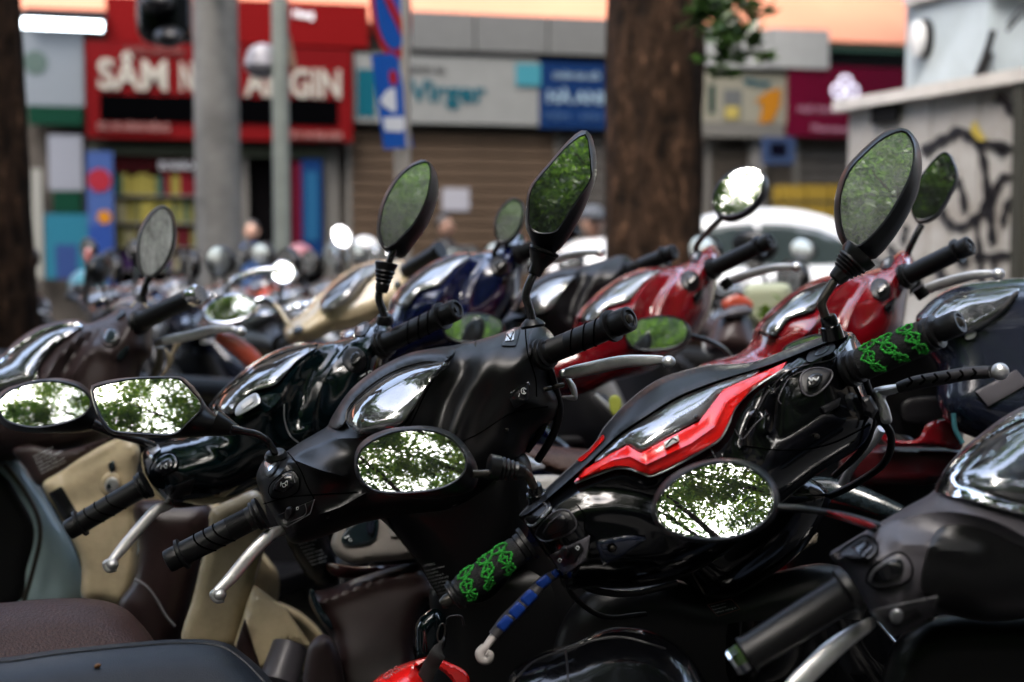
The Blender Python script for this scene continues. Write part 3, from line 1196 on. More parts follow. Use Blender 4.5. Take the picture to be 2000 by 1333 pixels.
# ---- ginseng shop front: opening, beam, shelves with packs
fbox('shop_opening_shade', 225, 640, 305, 575, 0.03, 0.03, dark, bd)  # flat dark sheet: the shade inside the shop is put into its colour
fbox('beam', 180, 640, 284, 303, 0.18, 0.16, bottle_g, bd, zx=280)
fbox('header_board', 226, 400, 308, 336, 0.12, 0.08, mat('dark_red_header', (0.07, 0.004, 0.006), 0.5), bd)
ftext('lettering', 'DU KHÁCH', 310, 330, 15, 0.13, printm, bd, width=75)
fbox('column', 634, 662, 290, 575, 0.14, 0.12, greyc, bd)
fbox('entrance_panel', 474, 486, 300, 560, 0.15, 0.1, greyc, bd)
cols_p = [mat('pack_' + n_, c_, 0.5) for n_, c_ in (('yellow', (0.36, 0.31, 0.07)), ('red', (0.22, 0.012, 0.02)), ('cream', (0.34, 0.31, 0.18)), ('teal', (0.02, 0.10, 0.09)),
                                                  ('olive', (0.20, 0.19, 0.06)), ('violet', (0.07, 0.03, 0.13)), ('dark_red', (0.10, 0.01, 0.015)))]
sh = empty('shop_shelves', fpt(-1.0, 0.2, 0.1), 'shelves of yellow and red packets inside the shop under the red sign', 'shelf')
rr = random.Random(4)
for row, (ya, yb) in enumerate(((338, 384), (388, 438), (442, 486), (490, 530))):
    x = 230
    while x < 378:
        w = rr.choice((9, 11, 14, 18))
        h = rr.uniform(0, 9)
        mm_ = rr.choice((cols_p[0], cols_p[0], cols_p[4], cols_p[2], cols_p[1], cols_p[3])) if row < 2 else rr.choice((cols_p[3], cols_p[4], cols_p[6], cols_p[5], cols_p[2]))
        fbox('packet', x, x + w - 1, ya + h, yb - 3, 0.16 + rr.uniform(0, 0.04), 0.1, mm_, sh)
        x += w
    fbox('shelf_board', 228, 382, yb - 3, yb, 0.24, 0.2, greyc, sh)
rr = random.Random(9)
bb = empty('entrance_banner', fpt(1.0, 0.3, 0.3), 'narrow dark red and blue banner at the right of the shop entrance', 'banner')
fbox('banner_sheet', 572, 590, 318, 500, 0.3, 0.03, mat('banner_dark_red', (0.12, 0.004, 0.02), 0.5), bb)
fbox('banner_sheet', 590, 630, 312, 500, 0.31, 0.03, mat('banner_navy', (0.006, 0.04, 0.16), 0.5), bb)
fbox('banner_figure', 598, 622, 335, 470, 0.318, 0.006, mat('banner_teal', (0.02, 0.12, 0.26), 0.5), bb)

# ---- second sign: pale board with teal script, blue right end
sg = empty('pale_shop_sign', fpt(3.0, 2.7, 0.3), 'long pale shop sign with teal lettering and a blue right end, left of the tree', 'sign')
fbox('sign_board', 694, 1052, 112, 243, 0.3, 0.12, signw, sg, zx=930)
fbox('sign_board', 1053, 1230, 122, 251, 0.31, 0.13, bluesign, sg, zx=1110)
fbox('teal_block', 700, 735, 135, 228, 0.31, 0.009, teal, sg)
fbox('teal_block', 1008, 1056, 125, 168, 0.325, 0.02, mat('light_teal', (0.07, 0.32, 0.40), 0.5), sg)
ftext('lettering', 'Virger', 800, 196, 40, 0.315, teal, sg, width=150)
ftext('lettering', 'CHĂN GA', 800, 141, 12, 0.315, mat('grey_print', (0.12, 0.12, 0.12), 0.5), sg, width=72)
ftext('lettering', 'HÀ ANH', 1068, 200, 24, 0.325, mat('pale_blue_print', (0.36, 0.50, 0.62), 0.5), sg, width=125)
ftext('lettering', 'CHĂN GA GỐI', 1080, 153, 11, 0.325, MATS['pale_blue_print'], sg, width=90)
ftext('lettering', 'ĐỆM - RÈM', 1065, 232, 12, 0.325, mat('mid_blue_print', (0.06, 0.13, 0.30), 0.5), sg, width=110)


def shutter(x0, x1, ytop, m, label, zx, pitch=0.15):
    u0, u1 = fu(x0), fu(x1)
    zt = fz(zx, ytop)
    root = empty('roller_shutter', fpt((u0 + u1) / 2, 0, 0.1), label, 'shutter')
    z = 0.05
    base = ubox('slat', u0, u1, z, z + pitch * 0.80, 0.14, 0.05, m, root)
    k = 1
    while z + pitch * (k + 1) < zt:
        c = base.copy()
        COL.objects.link(c)
        c.parent = root
        c.location = base.location + Vector((0, 0, pitch * k))
        k += 1
    ubox('guide_rail', u0 - 0.06, u0 - 0.005, 0.0, zt, 0.17, 0.1, greyc, root)
    ubox('guide_rail', u1 + 0.005, u1 + 0.06, 0.0, zt, 0.17, 0.1, greyc, root)
    return root


shutter(684, 1078, 252, shutm, 'wide tan roller shutter below the pale sign with a paper notice on it', 880)
shutter(1086, 1235, 262, shutg, 'darker roller shutter just left of the big tree trunk', 1150)
shutter(1378, 1462, 272, mat('dim_shutter', (0.10, 0.085, 0.07), 0.6), 'dim shutter between the big tree trunk and the grey column', 1420)
shutter(1548, 1700, 274, shutg, 'grey shutter below the magenta sign behind the yellow crates', 1600)
o = fbox('paper_notice', 864, 917, 368, 412, 0.16, 0.006, mat('paper', (0.50, 0.50, 0.56), 0.6), None)
tag(o, 'white paper notice taped on the tan roller shutter', 'notice')
# ---- right-hand signs
sg = empty('picture_sign', fpt(6.8, 2.6, 0.3), 'cream sign with an orange shape and grey pictures, right of the tree', 'sign')
fbox('sign_board', 1372, 1538, 142, 240, 0.3, 0.1, mat('cream_board', (0.40, 0.38, 0.30), 0.5), sg)
fbox('sign_edge', 1366, 1530, 241, 268, 0.32, 0.14, greyc, sg)
fbox('picture_block', 1382, 1394, 165, 222, 0.31, 0.008, mat('bottle_green', (0.01, 0.05, 0.04), 0.5), sg)
fbox('picture_block', 1410, 1446, 175, 232, 0.31, 0.008, mat('grey_picture', (0.18, 0.19, 0.19), 0.5), sg)
fbox('picture_block', 1414, 1440, 208, 232, 0.316, 0.005, yellowp, sg)
V = [tuple(facade_hit(x, y, 0.315)) for x, y in ((1475, 198), (1500, 178), (1526, 172), (1524, 205), (1508, 238), (1482, 242), (1490, 205))]
mesh_obj('orange_shape', V, [tuple(reversed(range(len(V))))], orangep, sg, False)
ftext('lettering', 'Viner', 1452, 168, 15, 0.315, teal, sg, width=52)
sg = empty('magenta_sign', fpt(9.0, 2.6, 0.3), 'magenta shop sign with a lit white flower emblem near the utility wall', 'sign')
fbox('sign_board', 1536, 1800, 130, 268, 0.34, 0.12, magenta, sg, zx=1640)
ftext('lettering', 'NHÀ THUỐC', 1558, 219, 12, 0.35, pinkprint, sg, width=82)
ftext('lettering', 'Pharmacy', 1585, 256, 12, 0.35, pinkprint, sg, width=75)
emb = mat('lit_emblem', (0.9, 0.85, 1.0), 0.4, emis=((0.80, 0.78, 1.0), 0.12))
cc = facade_hit(1651, 178, 0.37)
parts = []
for k in range(4):
    a = math.pi / 2 * k
    c2 = cc + FU * 0.105 * math.cos(a) + Vector((0, 0, 0.115 * math.sin(a)))
    pts = [c2 + FU * 0.085 * math.cos(t) + Vector((0, 0, 0.085 * math.sin(t))) for t in np.linspace(0, 2 * math.pi, 18)]
    parts.append(sweep(pts, [0.022] * len(pts), 6))
mesh_obj('flower_emblem', *join(parts), emb, sg)
fbox('column', 1464, 1492, 270, 560, 0.2, 0.15, mat('pale_column', (0.30, 0.29, 0.28), 0.7), bd)
sb = empty('small_blue_screen', fpt(7.6, 2.3, 0.6), 'small blue and black square screen hanging beside the pale column', 'sign')
fbox('screen_frame', 1490, 1550, 268, 320, 0.6, 0.08, mat('frame_blue', (0.06, 0.10, 0.22), 0.4), sb)
fbox('screen', 1502, 1534, 279, 305, 0.61, 0.009, mat('screen_black', (0.003, 0.003, 0.012), 0.3), sb)
# yellow crates
crate = mat('yellow_crate', (0.50, 0.33, 0.05), 0.5)
for j, (xx, yy) in enumerate([(1530, 362), (1575, 362), (1622, 362), (1530, 398), (1575, 398), (1622, 398)]):
    r0 = empty('yellow_crate', facade_hit(xx, yy + 30, 1.2), ['topmost yellow crate on the left stack', 'topmost yellow crate on the middle stack', 'topmost yellow crate on the right stack',
               'lower yellow crate on the left stack', 'lower yellow crate on the middle stack', 'lower yellow crate on the right stack'][j] + ' behind the white car', 'crate', 'yellow crates stacked by the grey shutter')
    fbox('crate_side', xx, xx + 42, yy, yy + 27, 1.2, 0.35, crate, r0)
    fbox('crate_rim', xx - 1, xx + 43, yy + 27, yy + 32, 1.22, 0.38, mat('crate_rim', (0.28, 0.20, 0.05), 0.5), r0)
for xx, lb in ((1530, 'left'), (1575, 'middle'), (1622, 'right')):
    r0 = empty('yellow_crate', facade_hit(xx, 480, 1.2), 'bottom brown crates carrying the ' + lb + ' yellow stack', 'crate')
    fbox('crate_side', xx, xx + 42, 431, 620, 1.2, 0.35, mat('crate_brown', (0.12, 0.08, 0.04), 0.6), r0)

# ---- street poles and the parking signs
concrete = mat('pole_concrete', (0.50, 0.49, 0.47), 0.8, var=0.25, vscale=5, bump=0.3, bscale=60)
whitepost = mat('grey_green_post', (0.48, 0.53, 0.49), 0.5, var=0.1)


def post(name, px, w, D, ztop, m, label, cat, parts=None, dx=0):
    c = W(px, 480, D)
    r = w / F * D / 2
    root = empty(name, (c.x, c.y, 0), label, cat)
    pts = [Vector((c.x, c.y, z)) for z in np.linspace(-0.15, ztop, 9)]
    mesh_obj('shaft', *sweep(pts, [r * (1.09 - 0.012 * i) for i in range(9)], 28), m, root)
    mesh_obj('collar', *sweep([Vector((c.x, c.y, z)) for z in (0.0, 0.25)], [r * 1.35, r * 1.3], 28), m, root)
    return root


post('concrete_pole', 427, 82, 9.5, 8.0, concrete, 'thick grey concrete pole standing in front of the red sign', 'pole')
lp = post('lamp_post', 551, 31, 9.0, 8.0, whitepost, 'slim grey green post right of the thick concrete pole', 'pole')
# round white lamp and small bits on the thin post
c = W(512, 118, 9.0)
gl_m = mat('white_globe', (0.62, 0.60, 0.66), 0.35, coat=0.5)
V, Fc = [], []
bmesh_tmp = bmesh.new()
bmesh.ops.create_uvsphere(bmesh_tmp, u_segments=20, v_segments=12, radius=0.105)
V = [tuple(c + v.co * (1.15 if v.co.z < 0 else 1.0)) for v in bmesh_tmp.verts]
Fc = [tuple(v.index for v in f.verts) for f in bmesh_tmp.faces]
mesh_obj('globe', V, Fc, gl_m, lp)
bmesh_tmp.free()
mesh_obj('bracket', *sweep([W(512, 118, 9.02), W(551, 120, 9.0)], [0.02, 0.02], 8), gutter, lp)
mesh_obj('bracket', *sweep([W(560, 70, 8.95), W(574, 135, 8.92)], [0.022, 0.022], 8), mat('tan_bracket', (0.35, 0.22, 0.16), 0.6), lp)

c = W(787, 480, 7.2)
sp = empty('parking_sign', (c.x, c.y, 0), 'no stopping disc above a blue rectangular plate on a white post', 'road sign')
mesh_obj('post', *sweep([Vector((c.x, c.y, z)) for z in (0, 1.4, 2.8)], [0.042] * 3, 18), mat('sign_post_white', (0.55, 0.52, 0.48), 0.5), sp)
sblue = mat('sign_blue', (0.0, 0.20, 1.0), 0.5)
sred = mat('sign_red', (1.0, 0.008, 0.02), 0.5)


def plate(name, outline, D, m, root, off=0.0, thick=0.006, turn=1.9):
    """flat plate turned away to the right so that it shows narrow"""
    V = []
    cx = 765
    for k in (0, thick):
        for x, y in outline:
            V.append(W(x, y, D + (x - cx) / F * D * turn + off + k))
    n = len(outline)
    Fc = [tuple(range(n)), tuple(reversed(range(n, 2 * n)))] + [(i, i + n, (i + 1) % n + n, (i + 1) % n) for i in range(n)]
    return mesh_obj(name, [tuple(v) for v in V], Fc, m, root, False)


def ell(cx, cy, a, b, rot=0, n=40, t0=0, t1=360):
    c_, s_ = math.cos(R(rot)), math.sin(R(rot))
    return [(cx + a * math.cos(R(t)) * c_ - b * math.sin(R(t)) * s_, cy + a * math.cos(R(t)) * s_ + b * math.sin(R(t)) * c_) for t in np.linspace(t0, t1, n, endpoint=(t1 - t0) < 359)]


plate('sign_disc', ell(763, 14, 40, 104, -6), 7.0, sred, sp, 0.0)
plate('disc_face', ell(763, 14, 30, 84, -6), 7.0, sblue, sp, -0.005)
plate('disc_slash', [(728, -50), (740, -52), (797, 62), (788, 78)], 7.0, sred, sp, -0.010)
plate('sign_plate', [(724, 108), (776, 103), (807, 288), (750, 292)], 7.0, sblue, sp, 0.0)
plate('plate_symbol', ell(768, 152, 8, 15, -8), 7.0, sred, sp, -0.006)
plate('plate_symbol', [(742, 196), (756, 176), (772, 172), (774, 216), (768, 220), (750, 208)], 7.0, white_m, sp, -0.006)
plate('plate_symbol', [(748, 230), (788, 228), (791, 248), (785, 258), (752, 256)], 7.0, white_m, sp, -0.006)

# traffic signal seen from behind at the top, left of the concrete pole
c = W(322, 40, 7.6)
ts = empty('traffic_signal', (c.x, c.y, c.z), 'black traffic signal head cut by the top edge beside the concrete pole', 'traffic light')
K = Kit(ts, 322, 40, 7.6, s=1.0, x0=322, y0=40, d0=7.6)
K.puff('signal_body', [(266, -40), (266, -40), (374, -40), (374, -40), (376, 85), (376, 85), (300, 88), (268, 60)], mat('signal_black', (0.008, 0.010, 0.014), 0.35, coat=0.4), d=7.6, bulge=0.08, edge=30, thick=0.3, res=14)
K.puff('signal_visor', ell(308, 2, 34, 26), darkg, d=7.5, bulge=0.10, edge=24, thick=0.1, res=8)
K.puff('signal_visor', ell(330, 72, 30, 22), darkg, d=7.5, bulge=0.10, edge=20, thick=0.1, res=8)
K.tube('signal_arm', [(372, -30, 7.75), (400, -40, 8.6), (427, -60, 9.4)], 0.04, darkg)

mat = _mat

# ------------------------------------------------------------------ trees
bark = bpy.data.materials.new('bark')
bark.use_nodes = True
n_, l_ = bark.node_tree.nodes, bark.node_tree.links
p_ = n_['Principled BSDF']
p_.inputs['Roughness'].default_value = 0.9
p_.inputs['Specular IOR Level'].default_value = 0.08
tc_ = n_.new('ShaderNodeTexCoord')
mp_ = n_.new('ShaderNodeMapping')
mp_.inputs['Scale'].default_value = (1, 1, 0.45)
l_.new(tc_.outputs['Object'], mp_.inputs[0])
t_ = n_.new('ShaderNodeTexNoise')
t_.inputs['Scale'].default_value = 15
t_.inputs['Detail'].default_value = 7
t_.inputs['Roughness'].default_value = 0.7
l_.new(mp_.outputs[0], t_.inputs['Vector'])
r_ = n_.new('ShaderNodeValToRGB')
e_ = r_.color_ramp.elements
e_[0].position, e_[0].color = 0.38, (0.005, 0.003, 0.002, 1)
e_[1].position, e_[1].color = 0.80, (0.30, 0.165, 0.10, 1)
e2 = e_.new(0.60)
e2.color = (0.036, 0.020, 0.012, 1)
l_.new(t_.outputs['Fac'], r_.inputs[0])
l_.new(r_.outputs[0], p_.inputs['Base Color'])
b_n = n_.new('ShaderNodeBump')
b_n.inputs['Strength'].default_value = 1.0
b_n.inputs['Distance'].default_value = 0.07
l_.new(t_.outputs['Fac'], b_n.inputs['Height'])
l_.new(b_n.outputs[0], p_.inputs['Normal'])
MATS['bark'] = bark


def leaf_mat(name, a, b):
    m = bpy.data.materials.new(name)
    m.use_nodes = True
    n, l = m.node_tree.nodes, m.node_tree.links
    n.clear()
    o = n.new('ShaderNodeOutputMaterial')
    g = n.new('ShaderNodeNewGeometry')
    r = n.new('ShaderNodeValToRGB')
    r.color_ramp.elements[0].color = (*a, 1)
    r.color_ramp.elements[1].color = (*b, 1)
    l.new(g.outputs['Random Per Island'], r.inputs[0])
    d = n.new('ShaderNodeBsdfDiffuse')
    t = n.new('ShaderNodeBsdfTranslucent')
    gl = n.new('ShaderNodeBsdfGlossy')
    gl.inputs['Roughness'].default_value = 0.35
    l.new(r.outputs[0], d.inputs[0])
    l.new(r.outputs[0], t.inputs[0])
    m1 = n.new('ShaderNodeMixShader')
    m1.inputs[0].default_value = 0.6
    l.new(d.outputs[0], m1.inputs[1])
    l.new(t.outputs[0], m1.inputs[2])
    m2 = n.new('ShaderNodeMixShader')
    m2.inputs[0].default_value = 0.04
    l.new(m1.outputs[0], m2.inputs[1])
    l.new(gl.outputs[0], m2.inputs[2])
    l.new(m2.outputs[0], o.inputs[0])
    MATS[name] = m
    return m


leafm = leaf_mat('leaf', (0.018, 0.055, 0.007), (0.11, 0.21, 0.02))
leafd = leaf_mat('leaf_dark', (0.011, 0.034, 0.007), (0.05, 0.10, 0.018))
leafy = leaf_mat('leaf_yellowish', (0.05, 0.11, 0.01), (0.17, 0.24, 0.02))


def crown_vf(c, rad, clumps, per, leaf, seed, squash=0.75, clr=0.55):
    """foliage as many separate bent leaves gathered in clumps on an uneven outline"""
    g = np.random.default_rng(seed)
    d = g.normal(size=(clumps, 3))
    d /= np.linalg.norm(d, axis=1)[:, None]
    rr_ = g.uniform(0.25, 1.0, clumps) ** 0.6
    cc = d * rr_[:, None] * rad
    cc[:, 2] *= squash
    cr = g.uniform(0.5, 1.3, clumps) * clr
    ce = np.repeat(cc, per, 0) + g.normal(size=(clumps * per, 3)) * np.repeat(cr, per)[:, None] * np.array([0.5, 0.5, 0.36])
    n = len(ce)
    a = g.normal(size=(n, 3))
    a[:, 2] *= 0.55
    a /= np.linalg.norm(a, axis=1)[:, None]
    b = np.cross(a, g.normal(size=(n, 3)))
    b /= np.linalg.norm(b, axis=1)[:, None]
    L = leaf * g.uniform(0.7, 1.3, n)[:, None]
    w = L * 0.34
    nn = np.cross(a, b)
    v0 = ce - a * L * 0.5
    v1 = ce + b * w * 0.5 + nn * L * 0.06
    v2 = ce + a * L * 0.5
    v3 = ce - b * w * 0.5 + nn * L * 0.06
    V = np.stack([v0, v1, v2, v3], 1).reshape(-1, 3) + np.array(c)
    return V, n


def crown_obj(name, V, n, m, parent):
    me = bpy.data.meshes.new(name)
    q = np.arange(n * 4)
    me.vertices.add(n * 4)
    me.vertices.foreach_set('co', (V - np.array(parent.location)).ravel())
    me.loops.add(n * 4)
    me.loops.foreach_set('vertex_index', q)
    me.polygons.add(n)
    me.polygons.foreach_set('loop_start', np.arange(n) * 4)
    me.polygons.foreach_set('loop_total', np.full(n, 4))
    me.update()
    me.validate()
    me.materials.append(m)
    o = bpy.data.objects.new(name, me)
    COL.objects.link(o)
    o.parent = parent
    return o


def trunk_vf(x, y, r0, r1, h, seed, lean=(0, 0), flare=1.25):
    g = random.Random(seed)
    seg, n = 40, 30
    V, Fc = [], []
    for i in range(n):
        t = i / (n - 1)
        r = r0 + (r1 - r0) * t
        r *= 1 + (flare - 1) * math.exp(-t * h / 0.35)
        for k in range(seg):
            a = 2 * math.pi * k / seg
            bump = 1 + 0.05 * math.sin(3 * a + 2 * t * 3 + seed) + 0.03 * math.sin(7 * a - 5 * t + seed) + 0.03 * math.sin(11 * a + 9 * t * h) + g.uniform(-0.015, 0.015)
            V.append((x + lean[0] * t * h + r * bump * math.cos(a), y + lean[1] * t * h + r * bump * math.sin(a), -0.02 + t * h))
    for i in range(n - 1):
        for k in range(seg):
            p, q = i * seg + k, i * seg + (k + 1) % seg
            Fc.append((p, q, q + seg, p + seg))
    return V, Fc


def tree(x, y, r0, r1, hfork, hc, rad, label, seed, m=None, clumps=60, per=110, leaf=0.13, lean=(0, 0), squash=0.75, clr=0.6, group='street trees', off=(0, 0)):
    root = empty('street_tree', (x, y, 0), label, 'tree', group)
    mesh_obj('trunk', *trunk_vf(x, y, r0, r1, hfork, seed, lean), bark, root)
    g = random.Random(seed)
    tx, ty = x + lean[0] * hfork, y + lean[1] * hfork
    parts = []
    for k in range(7):
        a = 2 * math.pi * k / 7 + g.uniform(-0.3, 0.3)
        e = Vector((tx + off[0] + math.cos(a) * rad * g.uniform(0.4, 0.75), ty + off[1] + math.sin(a) * rad * g.uniform(0.4, 0.75), hc + g.uniform(-0.2, 0.6) * rad * squash))
        s0 = Vector((tx, ty, hfork - 0.1))
        mid = s0.lerp(e, 0.45) + Vector((g.uniform(-.2, .2), g.uniform(-.2, .2), 0.25))
        C = [Vector(c) for c in catmull([tuple(s0), tuple(mid), tuple(e)], 5)]
        parts.append(sweep(C, [max(0.012, r1 * 0.55 * (1 - i / len(C)) + 0.01) for i in range(len(C))], 8))
        for j in range(4):
            b0 = C[g.randrange(3, len(C) - 1)]
            e2_ = b0 + Vector((g.uniform(-1, 1), g.uniform(-1, 1), g.uniform(-0.2, 0.8))) * rad * 0.35
            parts.append(sweep([b0, b0.lerp(e2_, 0.5) + Vector((0, 0, 0.08)), e2_], [0.025, 0.016, 0.006], 6))
    mesh_obj('limbs', *join(parts), bark, root)
    V, n = crown_vf((tx + off[0], ty + off[1], hc), rad, clumps, per, leaf, seed, squash, clr)
    crown_obj('crown', V, n, m or leafm, root)
    return root


# the two trunks in view
c = W(1279, 480, 7.1)
tree(c.x, c.y, 0.245, 0.225, 4.6, 7.6, 4.6, 'big brown tree trunk standing in the middle of the parked bikes', 3, clumps=140, per=130, leaf=0.2, off=(1.4, 1.8), group='street trees in view', squash=0.6)
c = W(5, 480, 6.0)
tree(c.x, c.y, 0.155, 0.135, 4.6, 7.2, 3.4, 'dark leaning tree trunk at the left edge of the photo', 5, clumps=170, per=140, leaf=0.2, lean=(-0.025, 0), off=(-3.4, -1.2), group='street trees in view', squash=0.6)

# leaves hanging into the top of the picture beside the big trunk
c = W(1420, 40, 6.6)
hb = empty('hanging_branch', (c.x, c.y, c.z), 'green leafy branch hanging down right of the big tree trunk', 'branch')
Vs, ns = [], 0
for i, (x, y, r_) in enumerate([(1395, 0, .10), (1410, 30, .11), (1400, 62, .12), (1415, 95, .10), (1425, 118, .07), (1445, 40, .09), (1468, 60, .06), (1480, 85, .05), (1492, 110, .04), (1385, 20, .08), (1440, 5, .12), (1420, -40, .16), (1470, -30, .15)]):
    p = W(x, y, 6.6)
    V, n = crown_vf(p, r_ * 1.1, 5, 11 if r_ > .07 else 5, 0.09, 40 + i, 1.0, r_ * 0.6)
    Vs.append(V)
    ns += n
crown_obj('foliage', np.vstack(Vs), ns, leafd, hb)
mesh_obj('twig', *sweep([W(1440, -60, 6.6), W(1425, 20, 6.6), W(1405, 60, 6.6)], [0.01, 0.008, 0.004], 6), bark, hb)
mesh_obj('twig', *sweep([W(1440, -60, 6.6), W(1465, 40, 6.6), W(1494, 115, 6.6)], [0.01, 0.006, 0.003], 6), bark, hb)

# ---- utility wall with graffiti, cabinet and pipes at the right
WA = Vector(W(1652, 480, 7.8))
WB = Vector(W(2000, 480, 6.45))
WA.z = WB.z = 0
WU = (WB - WA).normalized()
WN = Vector((WU.y, -WU.x, 0))       # toward the camera
if WN.dot(Vector((0, -1, 0))) < 0:
    WN = -WN


def wpt(px, py, out=0.0):
    k = ray(px, py)
    o = Vector((0, 0, CAMZ))
    p0 = WA + WN * out
    t = (p0 - o).dot(WN) / k.dot(WN)
    return o + k * t


def wbox(name, u0, u1, z0, z1, out, thick, m, parent):
    V = [WA + WU * u + WN * o_ + Vector((0, 0, z)) for o_ in (out, out - thick) for z in (z0, z1) for u in (u0, u1)]
    Fc = [(0, 1, 3, 2), (5, 4, 6, 7), (4, 0, 2, 6), (1, 5, 7, 3), (2, 3, 7, 6), (4, 5, 1, 0)]
    return mesh_obj(name, [tuple(v) for v in V], Fc, m, parent, False)


def wu(px, out=0.0):
    return (wpt(px, 480, out) - WA).dot(WU)


wallm = mat('stained_plaster', (0.54, 0.53, 0.51), 0.8, var=0.0, stain=(0.34, 0.31, 0.28), vscale=3.5, bump=0.3, bscale=30)
capm = mat('wall_cap', (0.72, 0.68, 0.64), 0.8, var=0.12)
paintk = mat('black_spray_paint', (0.008, 0.008, 0.011), 0.5)
uw = empty('graffiti_wall', WA, 'grey plastered wall with black graffiti strokes on the right', 'wall')
zt = wpt(1652, 218).z
LEN = wu(2000) + 1.5
# corrugated front: upright ribs, each a piece of its own
nr_ = 16
for k in range(nr_):
    u0 = LEN * k / nr_
    u1 = LEN * (k + 1) / nr_
    wbox('panel_rib', u0 + 0.004, u1 - 0.004, 0, zt, 0.0 if k % 2 else -0.003, 0.12, wallm, uw)
wbox('cap', -0.06, LEN + 0.05, zt, zt + 0.06, 0.06, 0.25, capm, uw)
wbox('dark_vent', wu(1706), wu(1756), wpt(1706, 244).z, wpt(1706, 210).z, 0.03, 0.02, gutter, uw)


def stroke(pts, w, name='graffiti_stroke'):
    C = catmull(pts, 6)
    V, Fc = [], []
    for i, p in enumerate(C):
        q = C[min(i + 1, len(C) - 1)] - C[max(i - 1, 0)]
        nrm = np.array([-q[1], q[0]]) / (np.linalg.norm(q) + 1e-9)
        ww = w * 1.45 * (0.85 + 0.25 * math.sin(i * 0.9))
        for s_ in (-1, 1):
            V.append(tuple(wpt(p[0] + nrm[0] * ww / 2 * s_, p[1] + nrm[1] * ww / 2 * s_, 0.008)))
    for i in range(len(C) - 1):
        Fc.append((2 * i, 2 * i + 1, 2 * i + 3, 2 * i + 2))
    return mesh_obj(name, V, Fc, paintk, uw, False)


stroke([(1800, 298), (1830, 278), (1850, 268), (1875, 256), (1895, 268), (1915, 278), (1950, 285), (1990, 294)], 14)
stroke([(1905, 268), (1918, 300), (1925, 340), (1928, 380), (1920, 410), (1900, 430), (1880, 444), (1860, 440), (1845, 425), (1838, 405)], 12)
stroke([(1868, 350), (1880, 375), (1884, 415)], 11)
stroke([(1928, 370), (1932, 400), (1936, 440), (1938, 475)], 13)
stroke([(1992, 350), (1968, 345), (1952, 352), (1944, 375), (1934, 400)], 11)
stroke([(1990, 385), (1972, 392), (1962, 415), (1958, 440)], 10)
stroke([(1905, 420), (1910, 460), (1915, 510), (1918, 560)], 9)
stroke([(1735, 480), (1748, 495), (1765, 505), (1780, 520)], 10)
stroke([(1770, 440), (1766, 460), (1762, 475)], 9)
stroke([(1868, 475), (1876, 500), (1888, 520)], 18)
stroke([(1900, 502), (1940, 500), (1975, 498)], 11)
stroke([(1940, 505), (1942, 530), (1945, 560)], 8)
stroke([(1830, 515), (1838, 535), (1845, 560)], 16)
stroke([(1722, 530), (1732, 545), (1742, 560)], 14)
stroke([(1945, 188), (1965, 200), (1985, 230), (1994, 262)], 15)
stroke([(1948, 288), (1955, 298), (1965, 290)], 10)
o = mesh_obj('yellow_graffiti_mark', [tuple(wpt(x, y, 0.010)) for x, y in ((1898, 262), (1896, 245), (1906, 236), (1914, 255), (1926, 272), (1915, 278))], [(5, 4, 3, 2, 1, 0)], mat('yellow_spray', (0.5, 0.38, 0.06), 0.5), uw, False)
wbox('edge_post', wu(1990), wu(2010), 0, zt, 0.05, 0.045, mat('rusty_post', (0.05, 0.05, 0.04), 0.7), uw)

# pale cabinet standing behind the wall
cabm = mat('pale_blue_cabinet', (0.62, 0.70, 0.74), 0.5, stain=(0.48, 0.54, 0.56), vscale=4, bump=0.2, bscale=20)
cb = empty('utility_cabinet', WA + WU * 0.3 - WN * 0.35, 'tall pale blue metal cabinet with a white oval lamp above the graffiti wall', 'cabinet')


def wb2(name, x0, x1, y0, y1, out, thick, m, parent, zx=None):
    zx = zx or x0
    return wbox(name, wu(x0, out), wu(x1, out), wpt(zx, y1, out).z, wpt(zx, y0, out).z, out, thick, m, parent)


wb2('cabinet_body', 1762, 1932, 14, 300, -0.25, 0.5, cabm, cb)
wb2('cabinet_door', 1782, 1922, 24, 178, -0.235, 0.014, cabm, cb)
wb2('cabinet_top', 1756, 1938, -6, 14, -0.2, 0.6, capm, cb)
p = wpt(1797, 76, -0.2)
V, Fc = sweep([p + WN * 0.0, p + WN * 0.03, p + WN * 0.045], [0.055, 0.055, 0.03], 20)
mesh_obj('oval_lamp', [tuple(Vector((v[0], v[1], p.z + (v[2] - p.z) * 1.7))) for v in V], Fc, whitep, cb)
V, Fc = sweep([p - WN * 0.03, p + WN * 0.004], [0.066, 0.066], 20)
mesh_obj('lamp_bracket', [tuple(Vector((v[0] + 0.02, v[1], p.z + (v[2] - p.z) * 1.6))) for v in V], Fc, darkg, cb)
gr_ = empty('grey_wall', WA + WU * 0.9 - WN * 0.6, 'plain grey wall behind the green pipe in the top right corner', 'wall')
wb2('wall_face', 1934, 2150, -100, 300, -0.9, 0.2, mat('mid_grey_wall', (0.20, 0.21, 0.205), 0.8, var=0.1), gr_)
pp = empty('drain_pipe', wpt(1945, 170, -0.3), 'green drain pipe with a black pipe and cables at the top right', 'pipe')
for (x, r_, m_) in ((1944, 0.026, mat('green_pipe', (0.05, 0.20, 0.15), 0.5)), (1960, 0.024, cable_m), (1938, 0.012, mat('olive_pipe', (0.06, 0.10, 0.05), 0.6))):
    q = wpt(x, 100, -0.5)
    mesh_obj('pipe', *sweep([Vector((q.x, q.y, 0)), Vector((q.x, q.y, 4.0))], [r_, r_], 12), m_, pp)
